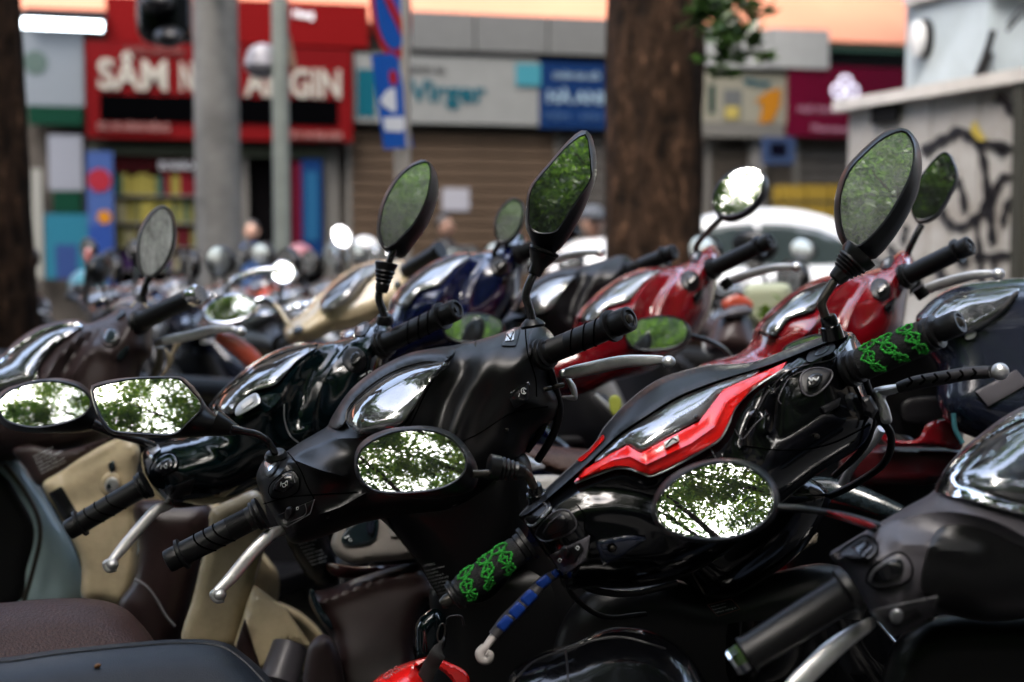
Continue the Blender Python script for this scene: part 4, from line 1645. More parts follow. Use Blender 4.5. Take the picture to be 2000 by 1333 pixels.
for L, r_ in (([(1940, 60), (1928, 100), (1912, 140), (1902, 170)], 0.018), ([(1936, 105), (1925, 130), (1915, 165)], 0.016), ([(1968, 60), (1985, 40), (2010, 20)], 0.008), ([(1968, 48), (1990, 20), (2010, 5)], 0.006)):
    C = catmull(L, 5)
    mesh_obj('cable', *sweep([wpt(a, b, -0.2) for a, b in C], [r_] * len(C), 8), cable_m, pp)

# ------------------------------------------------------------------ parked white car behind the trunk
carw = mat('car_white', (0.95, 0.96, 0.97), 0.25, coat=0.8)
carg = mat('car_glass', (0.055, 0.075, 0.075), 0.08, coat=0.6)
cd_ = 11.5
c = W(1420, 480, cd_)
cr = empty('white_car', (c.x, c.y, -0.15), 'white hatchback car parked behind the big tree trunk', 'car')
K = Kit(cr, 1420, 480, cd_, s=1.0, x0=1420, y0=480, d0=cd_)
body = [(1010, 775), (1002, 640), (1020, 575), (1070, 545), (1150, 520), (1210, 500), (1290, 470), (1300, 470), (1720, 470), (1860, 500), (1880, 560), (1890, 640), (1885, 775)]
K.puff('car_body', [(1010, 775), (1010, 775), (1002, 650), (1020, 585), (1080, 560), (1200, 535), (1300, 524), (1500, 520), (1700, 518), (1850, 525), (1885, 560), (1895, 640), (1885, 775), (1885, 775)], carw, d=cd_, bulge=0.14, edge=60, thick=1.65, res=22, gy=0.0)
K.puff('car_cabin', [(1195, 545), (1250, 500), (1320, 447), (1370, 424), (1430, 411), (1500, 407), (1570, 412), (1640, 432), (1720, 470), (1800, 530), (1800, 545)], carw, d=cd_ + 0.18, bulge=0.12, edge=60, thick=1.3, res=16)
K.puff('side_window', [(1250, 528), (1330, 464), (1400, 442), (1470, 436), (1472, 436), (1472, 528)], carg, d=cd_ + 0.04, bulge=0.02, edge=10, thick=0.03, res=14, sub=2)
K.puff('side_window', [(1484, 436), (1484, 436), (1540, 438), (1600, 448), (1660, 478), (1700, 528), (1700, 528), (1484, 528), (1484, 528)], carg, d=cd_ + 0.04, bulge=0.02, edge=10, thick=0.03, res=14, sub=2)
for wx in (1120, 1760):
    q = K.P(wx, 700, cd_ - 0.02)
    tw = mesh_obj('wheel', *ring_vf(Matrix.Identity(4), Vector((q.x, q.y, 0.16)), Vector((0, 1, 0)), 0.24, 0.075, 36, 10), rubber, cr)
    mesh_obj('rim', *cyl_vf(Matrix.Identity(4), (q.x, q.y - 0.03, 0.16), (q.x, q.y + 0.05, 0.16), 0.19, 0.19, 24), silverp, tw)
K.puff('door_handle', [(1500, 548), (1530, 547), (1530, 554), (1500, 555)], darkg, d=cd_ - 0.15, bulge=0.02, edge=4, thick=0.02, res=6)
# a big white van-like scooter shield is seen left of the trunk: a white delivery tricycle front
vt = empty('white_delivery_cart', (W(1115, 480, 8.6).x, 8.6, 0), 'white covered delivery cart standing left of the big tree trunk', 'cart')
K = Kit(vt, 1115, 500, 8.6, s=1.0, x0=1115, y0=500, d0=8.6)
K.puff('cart_cover', [(1060, 640), (1062, 560), (1085, 500), (1120, 472), (1165, 466), (1215, 470), (1215, 640)], whitep, d=8.6, bulge=0.2, edge=40, thick=0.8, res=14, gy=1.2)
K.puff('cart_window', [(1095, 515), (1135, 516), (1135, 524), (1095, 523)], darkg, d=8.38, bulge=0.005, edge=4, thick=0.02, res=6)
K.puff('cart_chassis', [(1062, 640), (1215, 640), (1210, 770), (1070, 770)], darkg, d=8.7, bulge=0.05, edge=20, thick=0.6, res=20)
for wx in (1085, 1190):
    q = K.P(wx, 700, 8.6)
    mesh_obj('wheel', *ring_vf(Matrix.Identity(4), Vector((q.x, q.y, 0.25)), Vector((0, 1, 0)), 0.21, 0.04, 28, 8), rubber, vt)


# ------------------------------------------------------------------ people (small, far out of focus)
skinm = mat('skin', (0.42, 0.24, 0.17), 0.5)
hairm = mat('dark_hair', (0.012, 0.010, 0.010), 0.5)


def skin_body(name, joints, edges, radii, m, parent, subd=1):
    me = bpy.data.meshes.new(name)
    base = Vector(parent.location)
    me.from_pydata([tuple(Vector(j) - base) for j in joints], edges, [])
    o = bpy.data.objects.new(name, me)
    COL.objects.link(o)
    o.parent = parent
    sk = o.modifiers.new('skin', 'SKIN')
    sk.use_smooth_shade = True
    for i, r_ in enumerate(radii):
        v = me.skin_vertices[0].data[i]
        v.radius = (r_, r_)
        v.use_root = (i == 0)
    ss = o.modifiers.new('sub', 'SUBSURF')
    ss.levels = ss.render_levels = subd
    me.materials.append(m)
    dg = bpy.context.evaluated_depsgraph_get()
    m2 = bpy.data.meshes.new_from_object(o.evaluated_get(dg))
    o.modifiers.clear()
    o.data = m2
    return o


def ellipsoid(name, c, rx, ry, rz, m, parent, seg=16):
    b = bmesh.new()
    bmesh.ops.create_uvsphere(b, u_segments=seg, v_segments=seg // 2 + 2, radius=1)
    V = [(c[0] + v.co.x * rx, c[1] + v.co.y * ry, c[2] + v.co.z * rz) for v in b.verts]
    Fc = [tuple(v.index for v in f.verts) for f in b.faces]
    b.free()
    return mesh_obj(name, V, Fc, m, parent)


def person(px, D, headpy, label, top, bottom, face=0, cap=None, sit=False, hair=True, stride=0.18):
    hx = W(px, headpy, D)
    H = hx.z + 0.11 + 0.15 if not sit else None
    root = empty('person', (hx.x, hx.y, 0), label, 'person')
    x, y = hx.x, hx.y
    z = hx.z
    Rz = Matrix.Rotation(R(face), 3, 'Z')

    def q(a, b, c_):
        v = Rz @ Vector((a, b, 0))
        return (x + v.x, y + v.y, c_)
    hip = z - 0.66
    if sit:
        J = [q(0, 0.02, hip), q(0, 0.0, hip + 0.25), q(0, 0, hip + 0.44), q(0, 0, hip + 0.53), q(-.17, 0, hip + .42), q(.17, 0, hip + .42),
             q(-.22, -.12, hip + .2), q(.22, -.12, hip + .2), q(-.18, -.36, hip + .14), q(.18, -.36, hip + .14),
             q(-.1, -.1, hip - 0.02), q(.1, -.1, hip - 0.02), q(-.15, -.44, hip - .05), q(.15, -.44, hip - .05), q(-.15, -.42, max(0.1, hip - .5)), q(.15, -.42, max(0.1, hip - .5))]
    else:
        J = [q(0, 0, hip), q(0, 0.0, hip + 0.25), q(0, 0, hip + 0.44), q(0, 0, hip + 0.53), q(-.18, 0, hip + .42), q(.18, 0, hip + .42),
             q(-.22, .03, hip + .16), q(.22, -.03, hip + .16), q(-.22, -.08, hip - .08), q(.22, .08, hip - .08),
             q(-.09, 0, hip - 0.06), q(.09, 0, hip - 0.06), q(-.1, -stride / 2, hip * .52), q(.1, stride / 2, hip * .52), q(-.1, -stride, .07), q(.1, stride, .07)]
    E = [(0, 1), (1, 2), (2, 3), (2, 4), (2, 5), (4, 6), (5, 7), (6, 8), (7, 9), (0, 10), (0, 11), (10, 12), (11, 13), (12, 14), (13, 15)]
    rad = [.13, .12, .12, .05, .07, .07, .045, .045, .035, .035, .09, .09, .065, .065, .04, .04]
    b = skin_body('body', J, E, rad, top, root)
    # trousers as a slightly larger sleeve round the legs
    TJ = [J[0], J[10], J[11], J[12], J[13], J[14], J[15]]
    skin_body('trousers', TJ, [(0, 1), (0, 2), (1, 3), (2, 4), (3, 5), (4, 6)], [.138, .097, .097, .073, .073, .05, .05], bottom, root)
    hd = ellipsoid('head', q(0, 0, z), .075, .09, .11, skinm, root)
    f = Rz @ Vector((0, -1, 0))
    r_ = Rz @ Vector((1, 0, 0))
    hc = Vector((x, y, z))
    ellipsoid('nose', hc + f * .09 + Vector((0, 0, -.01)), .012, .015, .02, skinm, root, 8)
    for s_ in (-1, 1):
        ellipsoid('eye', hc + f * .078 + r_ * .03 * s_ + Vector((0, 0, .015)), .012, .01, .008, hairm, root, 8)
        ellipsoid('ear', hc + r_ * .076 * s_, .012, .02, .03, skinm, root, 8)
        ellipsoid('hand', Vector(J[8 if s_ < 0 else 9]) + Vector((0, 0, -.06 if not sit else 0)), .03, .035, .06, skinm, root, 10)
    ellipsoid('mouth', hc + f * .083 + Vector((0, 0, -.045)), .022, .008, .006, mat('lips', (.3, .08, .07), .5), root, 8)
    ellipsoid('hair', hc - f * .018 + Vector((0, 0, .03)), .083, .092, .098, hairm, root)
    if cap:
        ellipsoid('cap', hc + Vector((0, 0, .06)), .092, .1, .07, cap, root)
        ellipsoid('cap_brim', hc + f * .10 + Vector((0, 0, .045)), .065, .07, .01, cap, root)
    return root


cl_cream = mat('cream_shirt', (0.50, 0.42, 0.34), 0.8)
cl_navy = mat('navy_cloth', (0.006, 0.008, 0.022), 0.8)
cl_blue = mat('blue_shirt', (0.01, 0.05, 0.16), 0.8)
person(1158, 10.2, 436, 'person in cream shirt and grey cap sitting behind the white cart by the tree', cl_cream, cl_navy, face=10, cap=mat('grey_cap', (0.10, 0.11, 0.13), 0.8), sit=True)
person(869, 14.6, 442, 'person in dark navy clothes standing in front of the tan roller shutter', cl_navy, cl_navy, face=70)
person(492, 16.2, 452, 'person in a blue shirt standing in the dark shop doorway', cl_blue, cl_navy, face=0)

# ------------------------------------------------------------------ trees round the parking place (seen in the mirrors; some added for shade)
tree(-7.0, -1.2, 0.20, 0.16, 3.6, 6.6, 3.4, 'leafy street tree behind the photographer on the left', 21, clumps=130, per=130, leaf=0.13, clr=0.55, off=(3.3, -2.0), group='trees reflected in the mirrors')
tree(2.6, -4.6, 0.20, 0.16, 3.8, 7.0, 3.2, 'leafy street tree straight behind the photographer', 22, m=leafm, clumps=150, per=130, leaf=0.15, clr=0.5, off=(-1.2, 0.9), group='trees reflected in the mirrors')
tree(-7.5, 0.5, 0.20, 0.16, 3.4, 6.2, 3.0, 'leafy street tree to the left of the parked scooters', 23, clumps=80, per=90, leaf=0.15, clr=0.55, group='trees reflected in the mirrors')
tree(4.6, -1.5, 0.20, 0.16, 3.6, 6.4, 2.9, 'leafy street tree to the right of the parked scooters', 24, clumps=80, per=90, leaf=0.15, clr=0.55, group='trees reflected in the mirrors')
for (x, y, r_, lb, sd) in ((-4.6, -7.2, 2.7, 'bushy bright green tree behind the photographer to the left', 41), (-8.8, -5.2, 2.6, 'bushy bright green tree far to the left of the photographer', 42), (-1.2, -8.6, 2.5, 'bushy bright green tree straight behind the photographer', 43)):
    tree(x, y, 0.18, 0.14, 2.0, 3.6, r_, lb, sd, m=leafm, clumps=110, per=90, leaf=0.22, squash=1.05, clr=0.6, group='trees reflected in the mirrors')
tree(3.4, 2.6, 0.14, 0.12, 4.0, 6.6, 2.3, 'unseen slim tree added to shade the front row', 51, m=leafm, clumps=210, per=150, leaf=0.15, clr=0.6, squash=0.5, group='trees reflected in the mirrors', off=(-0.8, -1.4))  # crown added overhead to cut the sky light on the bikes
tree(3.4, -2.2, 0.14, 0.12, 4.0, 6.6, 1.9, 'small leafy tree behind the photographer to the right', 52, m=leafy, clumps=110, per=130, leaf=0.11, clr=0.42, group='trees reflected in the mirrors', off=(-2.2, -0.6))
tree(-5.4, 2.6, 0.16, 0.13, 4.0, 6.4, 3.1, 'unseen tree added to shade the left of the front row', 53, m=leafm, clumps=210, per=150, leaf=0.15, clr=0.6, squash=0.5, group='trees reflected in the mirrors', off=(2.0, -2.6))  # added canopy, dims the sky over the left bikes
tree(5.0, 0.8, 0.16, 0.13, 4.0, 6.2, 2.6, 'unseen tree added to shade the right of the front row', 54, m=leafm, clumps=170, per=150, leaf=0.15, clr=0.6, squash=0.5, group='trees reflected in the mirrors', off=(-1.2, 0.2))  # added canopy, dims the sky over the right bikes
tree(9.4, 14.5, 0.2, 0.16, 4.6, 7.8, 4.8, 'unseen tree added across the road to shade the shop fronts', 56, m=leafm, clumps=230, per=150, leaf=0.2, clr=0.8, squash=0.5, group='trees reflected in the mirrors', off=(-1.8, 0.8))  # added out of view so that its crown shades the facade
far = [(-13, -9, 4.2), (-8.5, -11, 4.4), (-4, -12, 4.2), (1, -12.5, 4.4), (6, -11, 4.2), (-16, -3, 4.2), (-17, 4, 4.2), (10.5, -6, 4.2)]  # foliage for the mirrors, also added to keep black surfaces' reflections dark
names = ['far left', 'left', 'middle left', 'middle', 'right', 'west', 'north west', 'south east']
proto = None
for i, (x, y, r_) in enumerate(far):
    lb = 'dense dark green tree in the added row behind the parking place, the %s one' % names[i]
    if proto is None:
        proto = tree(x, y, 0.22, 0.18, 2.4, 4.6, r_, lb, 31, m=leafd, clumps=130, per=130, leaf=0.26, squash=0.95, clr=0.85, group='dense trees added behind the parking place')
    else:
        c = proto.copy()
        COL.objects.link(c)
        c.location = (x, y, 0)
        c.rotation_euler = (0, 0, i * 0.9)
        c['label'] = lb
        for ch in proto.children:
            k = ch.copy()
            COL.objects.link(k)
            k.parent = c
hd = empty('hedge', (-3, -9, 0), 'dark clipped hedge added behind the parking place', 'hedge')  # added low foliage that darkens what the black shells reflect
Vs, nn = [], 0
for k in range(16):
    V, n = crown_vf((-17 + k * 1.9, -8.2 - 0.5 * (k % 2), 1.1), 1.3, 22, 60, 0.22, 60 + k, 0.9, 0.5)
    Vs.append(V)
    nn += n
crown_obj('foliage', np.vstack(Vs), nn, leafd, hd)


# ---- unseen blocks of houses added to block the low sky (seen only in reflections)
housem = mat('old_house_render', (0.16, 0.14, 0.11), 0.85, var=0.25, vscale=1.2, spec=0.1)
windk = mat('dark_window', (0.01, 0.012, 0.014), 0.2)


def block(x0, x1, y0, y1, h, face, label):
    root = empty('sky_block_house', ((x0 + x1) / 2, (y0 + y1) / 2, 0), label, 'building')
    mesh_obj('walls', *box_vf((x0, y0, -0.15), (x1, y1, h)), housem, root, False)
    mesh_obj('roof', *box_vf((x0 - .4, y0 - .4, h + .003), (x1 + .4, y1 + .4, h + 0.35)), brownw, root, False)
    base = None
    for z in np.arange(1.2, h - 1.6, 3.0):
        n = int(((x1 - x0) if face in 'ns' else (y1 - y0)) / 2.6)
        for k in range(n):
            if face == 'n':
                c = (x0 + 1.3 + 2.6 * k, y1 + 0.02, z + .8)
                b = box_vf((c[0] - .5, c[1] - .05, c[2] - .8), (c[0] + .5, c[1] + .05, c[2] + .8))
            else:
                xx_ = x1 if face == 'e' else x0
                c = (xx_, y0 + 1.3 + 2.6 * k, z + .8)
                b = box_vf((c[0] - .05, c[1] - .5, c[2] - .8), (c[0] + .05, c[1] + .5, c[2] + .8))
            if base is None:
                base = mesh_obj('window', *b, windk, root, False)
                base_c = c
            else:
                w = base.copy()
                COL.objects.link(w)
                w.parent = root
                w.location = base.location + Vector(c) - Vector(base_c)


block(-22, 14, -22, -15.5, 15, 'n', 'unseen row of ochre houses added behind the photographer to block low sky')
block(13, 20, -15, 9, 13, 'w', 'unseen ochre house block added on the right to block low sky')
block(-27, -20, -15, 10, 13, 'e', 'unseen ochre house block added on the left to block low sky')

# ================================================================== the parked bikes
def q4(pts):
    """straight-edged outline: every corner sharp"""
    out = []
    for p in pts:
        out += [p, p]
    return out


GRIP = [(0, .0225), (.05, .0225), (.06, .0185), (.10, .0185), (.115, .0168), (.50, .0172), (.80, .0168), (.815, .0215), (.845, .0215), (.86, .0165)]


def grip(K, A, B, r=0.0168, flange=1.3, grooves=3, m=None, endr=0.0155, end_len=0.13, hexend=False, chrome_end=None, ribs=True, cap=True):
    """rubber grip from the switch end A to the bar end B"""
    m = m or rubber
    prof = [(0, r * 1.36), (.035, r * 1.36), (.045, r * 1.12), (.065, r * 1.25), (.08, r * 1.25), (.09, r * 1.02), (.13, r)]
    if ribs:
        t = .14
        while t < .34:
            prof += [(t, r), (t + .004, r * 0.95), (t + .008, r)]
            t += .012
    prof += [(.36, r), (1 - end_len - .05, r * .98), (1 - end_len - .045, r * flange), (1 - end_len - .015, r * flange), (1 - end_len - .01, r * .8)]
    g = K.lathe('grip', A, B, prof, m, 28)
    a = 1 - end_len
    em = chrome_end or rubber
    prof = [(a - .012, endr * .75), (a + .004, endr), (a + .02, endr * 1.04), (.97, endr * 1.04), (.99, endr), (1.0, endr * .82), (1.0, endr * .72), (.985, endr * .66), (.985, endr * .3), (1.0, endr * .25)]
    K.lathe('bar_end', A, B, prof, em, 28)
    return g


def grip_grooves(K, A, B, r, ts, g):
    """curved grooves moulded into the grip: thin dark ridges curling round the front"""
    a, b = K.P(*A), K.P(*B)
    ax = (b - a)
    L = ax.length
    axn = ax.normalized()
    view = (a - Vector((0, 0, CAMZ))).normalized()
    f = (-view + axn * view.dot(axn)).normalized()
    u = axn.cross(f)
    if u.z < 0:
        u = -u
    for t0 in ts:
        P = []
        for i in range(17):
            th = -1.5 + 3.0 * i / 16
            tt = t0 + 0.055 * math.sin(th * 1.1) + 0.02 * math.cos(2 * th)
            P.append(a + ax * tt + (f * math.cos(th) + u * math.sin(th)) * r)
        o = mesh_obj('grip_rib', *sweep(P, [0.0011] * len(P), 6), MATS['groove_black'], g)


mat('groove_black', (0.002, 0.002, 0.0022), 0.9, spec=0.0)


def lever(K, pts, rs, m, ball=None, flat=0.62, name='brake_lever'):
    o = K.tube(name, pts, [q * 1.14 for q in rs], m, 14, 6, .5, flatdir=Vector((0, 1, -.13)))
    if ball:
        x, y, d, r = ball
        c = K.P(x, y, d)
        ellipsoid('lever_ball', c, r, r, r * .9, m, o, 18)
    return o


def dot(K, name, surf, x, y, r_px, lift, m, rr=0.003):
    return K.puff(name, ell(x, y, r_px, r_px * .95, n=14), m, base=surf, bulge=rr, edge=r_px, thick=0.004, res=max(2.0, r_px / 3), lift=lift, smooth=False)


def decal_lines(K, surf, x, y, dx, dy, nlines, length, ang, hpx, words=None, parent=None, gap=7):
    """lines of tiny safety lettering on a leg-shield"""
    rr = random.Random(int(x + y))
    txt = words or ['Always wear a helmet', 'Read manual first', 'before riding it', 'Unleaded fuel only', 'Check oil level', 'Speed limit 40']
    for i in range(nlines):
        w = length * rr.uniform(0.55, 1.0)
        K.text('lettering', surf, txt[i % len(txt)], x + dx * i, y + dy * i, hpx, ang, printm, 0.0008, width=w, parent=parent)


# ------------------------------------------------------------------ middle bike: matte black
MB_LABEL = 'matte black scooter in the middle with angular mirrors and silver levers'


def matte_bike(K, col, seatc, trimc, full=True, lensm=None, gm_l=None, gm_r=None, right_m=True, left_m=True, coldark=None, dialm=None, grip_end=None, swm=None, oval=False):
    lensm = lensm or lens
    root = K.root
    cowl = K.puff('handlebar_cowl', [(501, 930), (514, 901), (540, 884), (556, 884), (585, 865), (625, 842), (642, 829), (659, 796), (688, 758), (734, 722), (794, 692), (843, 681), (884, 675),
                                     (924, 667), (965, 655), (1001, 643), (1036, 633), (1066, 640), (1090, 672), (1088, 705), (1076, 738), (1088, 765), (1094, 790), (1082, 820), (1040, 852), (1018, 896), (960, 960),
                                     (880, 1000), (760, 1012), (700, 1024), (652, 1042), (614, 1054), (572, 1062), (547, 1031), (522, 987), (506, 955)],
                  col, d=2.0, gx=0.08, gy=0.12, bulge=0.085, edge=95, thick=0.12, res=7,
                  tilts=[(775, 775, 95, .75), (625, 868, 55, 1.1), (1010, 670, 60, .8), (880, 685, 50, .6)],
                  ridges=[([(924, 668), (884, 690), (852, 727), (824, 770), (802, 815), (770, 852)], .018, 16, 3),
                          ([(700, 856), (660, 858), (620, 872), (578, 890), (548, 925)], .013, 17, 2),
                          ([(578, 900), (625, 918), (668, 930)], .013, 13, 2),
                          ([(634, 1002), (670, 988), (706, 968)], .010, 10, 2),
                          ([(965, 668), (935, 730), (905, 790), (885, 850)], .011, 26),
                          ([(905, 730), (870, 790), (850, 850)], -.012, 22),
                          ([(690, 940), (760, 935), (840, 930)], -.01, 40)])
    # raised visor round the gauges
    K.puff('gauge_visor', [(642, 830), (659, 797), (688, 760), (734, 724), (794, 694), (843, 683), (888, 680), (876, 706), (827, 710), (782, 723), (742, 743), (705, 772), (681, 801), (676, 826), (660, 838)],
           col, base=cowl, bulge=0.012, edge=16, thick=0.03, res=7, lift=0.008)
    ln = [(676, 822), (684, 799), (706, 774), (744, 744), (784, 724), (828, 711), (878, 707), (853, 734), (833, 756), (817, 781), (798, 811), (780, 832), (744, 846), (707, 850), (686, 838)]
    K.puff('gauge_dial', ln, dialm or dial, base=cowl, bulge=0.004, edge=14, thick=0.02, res=8, lift=0.002)
    for (x, y) in ((708, 822), (690, 838)):
        dot(K, 'warning_light', cowl, x, y, 4, 0.008, redlamp)
    gl = K.puff('gauge_lens', ln, lensm, base=cowl, bulge=0.020, edge=34, thick=0.014, res=6, lift=0.008,
                ridges=[([(700, 800), (760, 752), (840, 722)], .004, 14)])
    K.seam('lens_rim', cowl, ln + [ln[0]], 0.0009, darkg, 0.010)
    # switchgear
    if full:
        K.puff('button_recess', [(511, 912), (516, 899), (540, 884), (547, 893), (546, 907), (527, 932), (516, 930)], boot_m, base=cowl, bulge=.003, edge=3, thick=0.01, res=4, lift=0.001)
        K.puff('dimmer_button', q4([(514, 904), (534, 891), (541, 906), (523, 924)]), silverbtn, base=cowl, bulge=.003, edge=3, thick=0.01, res=4, lift=0.004, smooth=False)
    ho = [(525, 962), (527, 949), (541, 934), (562, 921), (574, 921), (584, 936), (583, 957), (570, 968), (548, 974), (531, 972)]
    K.puff('horn_surround', ho, col, base=cowl, bulge=.003, edge=3, thick=0.01, res=4, lift=0.001)
    K.seam('horn_groove', cowl, ho + [ho[0]], 0.0009, MATS['groove_black'], 0.002)
    K.puff('horn_button', [(534, 958), (537, 947), (558, 929), (571, 930), (575, 943), (570, 952), (560, 959), (545, 962)], button_m, base=cowl, bulge=.003, edge=3, thick=0.01, res=4, lift=0.006)
    if full:
        K.seam('button_edge', cowl, [(534, 958), (537, 946), (558, 928), (571, 929), (576, 943)], .0006, glint_m, .0095)
        K.seam('plate_edge', cowl, [(560, 1030), (606, 1004), (614, 976)], .0007, glint_m, .006, 1)
        K.seam('switch_panel_edge', cowl, [(566, 1020), (594, 1008), (599, 998), (596, 985)], .0006, glint_m, .006, 2)
        for L in ([(548, 950), (549, 942)], [(548, 946), (556, 944), (561, 939), (561, 949), (556, 945)], [(551, 947), (553, 952), (558, 950), (557, 945)]):
            K.seam('horn_symbol', cowl, L, 0.0006, printm, 0.0125, 2, 2)
    tp = K.puff('indicator_plate', q4([(539, 1008), (614, 976), (606, 1004), (560, 1030)]), swm or matte, base=cowl, bulge=0.003, edge=4, thick=0.01, res=5, lift=0.003, smooth=False)
    K.puff('indicator_switch', [(556, 1004), (560, 992), (570, 990), (573, 1003), (566, 1014), (558, 1015)], darkg, base=cowl, bulge=0.010, edge=6, thick=0.01, res=3, lift=0.005)
    if full:
        K.seam('indicator_symbol', cowl, [(579, 992), (583, 990), (583, 995), (579, 997), (579, 992)], 0.0005, printm, 0.0065, 1, 2)
    if full:
        K.seam('panel_gap', cowl, [(884, 690), (856, 727), (829, 772), (808, 817), (790, 850)], .0009, MATS['groove_black'], 0.0002)
        K.seam('panel_gap', cowl, [(562, 884), (578, 903), (590, 925), (600, 950), (614, 975)], .0008, MATS['groove_black'], 0.0002)
        K.seam('panel_gap', cowl, [(514, 985), (560, 972), (600, 968), (700, 962)], .0008, MATS['groove_black'], 0.0002)
        K.seam('panel_gap', cowl, [(860, 880), (930, 850), (990, 812), (1030, 800), (1070, 795)], .0009, MATS['groove_black'], 0.0002)
        for (x, y) in ((640, 1010), (990, 840)):
            dot(K, 'cowl_screw', cowl, x, y, 4, .0015, steel)
    # right end cap and button
    K.puff('cowl_end_cap', [(1030, 673), (1033, 655), (1046, 637), (1053, 633), (1062, 643), (1083, 664), (1081, 674), (1060, 665), (1042, 676), (1037, 694), (1033, 697)], swm or darkg, base=cowl, bulge=0.004, edge=5, thick=0.012, res=4, lift=0.004)
    if full:
        K.puff('button_recess', [(979, 675), (981, 668), (985, 661), (990, 648), (1004, 640), (1015, 641), (1013, 655), (1008, 674), (1002, 676)], boot_m, base=cowl, bulge=.003, edge=3, thick=0.01, res=4, lift=0.002)
        K.puff('cutoff_button', q4([(986, 667), (989, 649), (1006, 642), (1004, 665)]), silverbtn, base=cowl, bulge=.003, edge=3, thick=0.01, res=4, lift=0.006, smooth=False)
        K.seam('button_mark', cowl, [(990, 653), (997, 663), (1003, 648)], 0.0008, MATS['groove_black'], 0.0105, 1, 2)
        for L in ([(945, 662), (960, 680), (995, 700), (1030, 715)],):
            pass
        K.seam('shell_seam', cowl, [(1026, 640), (1028, 670), (1034, 700), (1046, 740), (1048, 775)], 0.0010, MATS['groove_black'], 0.0003)
        st = [(996, 769), (1032, 747), (1036, 768), (1030, 784), (1008, 799), (1001, 795)]
        K.puff('starter_button', st, button_m, base=cowl, bulge=.003, edge=3, thick=0.01, res=4, lift=0.002)
        K.seam('starter_edge', cowl, [(997, 768), (1032, 747)], 0.0006, printm, 0.003)
        K.seam('starter_symbol', cowl, ell(1023, 764, 5, 6, n=14, t0=30, t1=330), 0.00055, printm, 0.0065, 1, 2)
        K.seam('starter_symbol', cowl, [(1024, 759), (1021, 765), (1025, 764), (1022, 770)], 0.0005, printm, 0.0065, 1, 2)
        K.seam('starter_symbol', cowl, [(1015, 769), (1013, 775)], 0.0005, printm, 0.0065, 1, 2)
    # grips
    A, B = (512, 1002, 1.93), (326, 1098, 1.92)
    g = grip(K, A, B, chrome_end=grip_end)
    if full:
        grip_grooves(K, A, B, 0.0168, (.42, .52, .62), g)
    A, B = (1058, 694, 1.96), (1231, 622, 1.855)
    g = grip(K, A, B, end_len=.17, endr=.0165, chrome_end=grip_end)
    if full:
        grip_grooves(K, A, B, 0.0168, (.40, .54, .66), g)
        K.lathe('bar_end_screw', (1226, 624, 1.857), (1231, 622, 1.853), [(0, .006), (.8, .006), (1, .004)], steel, 12)
        # brake hose and clamps below the right switch
        K.tube('brake_hose', [(1072, 716, 1.99), (1084, 760, 2.0), (1092, 800, 2.01), (1080, 850, 2.03), (1050, 900, 2.05)], .006, cable_m)
        K.tube('throttle_cable', [(1060, 716, 1.99), (1066, 770, 1.99), (1062, 830, 2.0), (1030, 880, 2.05)], .005, cable_m)
        for (x, y) in ((1066, 760), (1090, 754)):
            K.tube('hose_clamp', [(x - 9, y + 4, 1.975), (x, y, 1.97), (x + 10, y - 2, 1.975)], .0035, steel)
    # levers
    lever(K, [(556, 1036, 1.95), (540, 1040, 1.94), (522, 1050, 1.93), (492, 1080, 1.92), (452, 1128, 1.91), (424, 1156, 1.90)], [.006, .007, .0078, .008, .0076, .0058], alu, (429, 1162, 1.90, .0088))
    K.tube('lever_curl', [(424, 1154, 1.90), (416, 1162, 1.90), (424, 1172, 1.90), (436, 1170, 1.90)], .005, alu)
    lever(K, [(1104, 729, 1.97), (1120, 727, 1.965), (1163, 718, 1.95), (1219, 707, 1.925), (1275, 704, 1.90), (1296, 703, 1.89)], [.006, .0078, .0082, .0078, .0062, .0045], alu, (1306, 707, 1.885, .0094))
    K.puff('lever_bracket', [(1093, 724), (1106, 721), (1110, 733), (1116, 741), (1126, 758), (1126, 782), (1098, 778), (1097, 774), (1115, 772), (1114, 764), (1103, 740), (1093, 737)], alu, d=1.985, bulge=.006, edge=5, thick=.02, res=4)
    if not full:
        return cowl
    # mirrors
    K.tube('mirror_stem', [(1040, 626, 1.95), (1033, 600, 1.95), (1027, 577, 1.95), (1034, 553, 1.95), (1047, 528, 1.95)], [.0058] * 5, blackm)
    K.lathe('mirror_socket', (1041, 641, 1.955), (1038, 622, 1.955), [(0, .016), (.25, .018), (.6, .015), (1, .008)], matte, 20)
    K.lathe('mirror_boot', (1043, 538, 1.95), (1063, 488, 1.95), [(0, .0075), (.05, .0095), (.35, .0105), (.8, .019), (.83, .0205), (.86, .019), (.9, .0215), (1, .022)], boot_m, 24)
    return cowl


Cb = W(785, 857, 1.95)
Mb, base_b = pose(Cb, -35)
scb = empty('scooter', base_b, MB_LABEL, 'scooter', 'front row of parked scooters')
KB = Kit(scb)
cowl_b = matte_bike(KB, matte, seat_k, matte)
GB = [(1142, 264), (1150, 294), (1153, 325), (1152, 351), (1124, 395), (1093, 443), (1084, 452), (1062, 455), (1042, 450), (1034, 437), (1034, 410), (1036, 382), (1045, 361), (1075, 325), (1108, 287)]
OB = [(1142, 254), (1152, 260), (1160, 280), (1165, 310), (1164, 345), (1154, 378), (1140, 412), (1124, 444), (1108, 470), (1095, 486), (1079, 498), (1060, 494), (1047, 486), (1032, 458), (1026, 441), (1027, 410), (1030, 378), (1040, 356), (1072, 318), (1104, 281), (1129, 258)]
KB.mirror(GB, OB, 1.93, 38, 12, mir_clean, matte, depth=.045, rim=4)
GL = [(182, 762), (187, 756), (222, 748), (262, 742), (345, 740), (360, 750), (376, 767), (391, 785), (390, 801), (367, 824), (338, 847), (280, 846), (226, 842), (210, 831), (191, 797)]
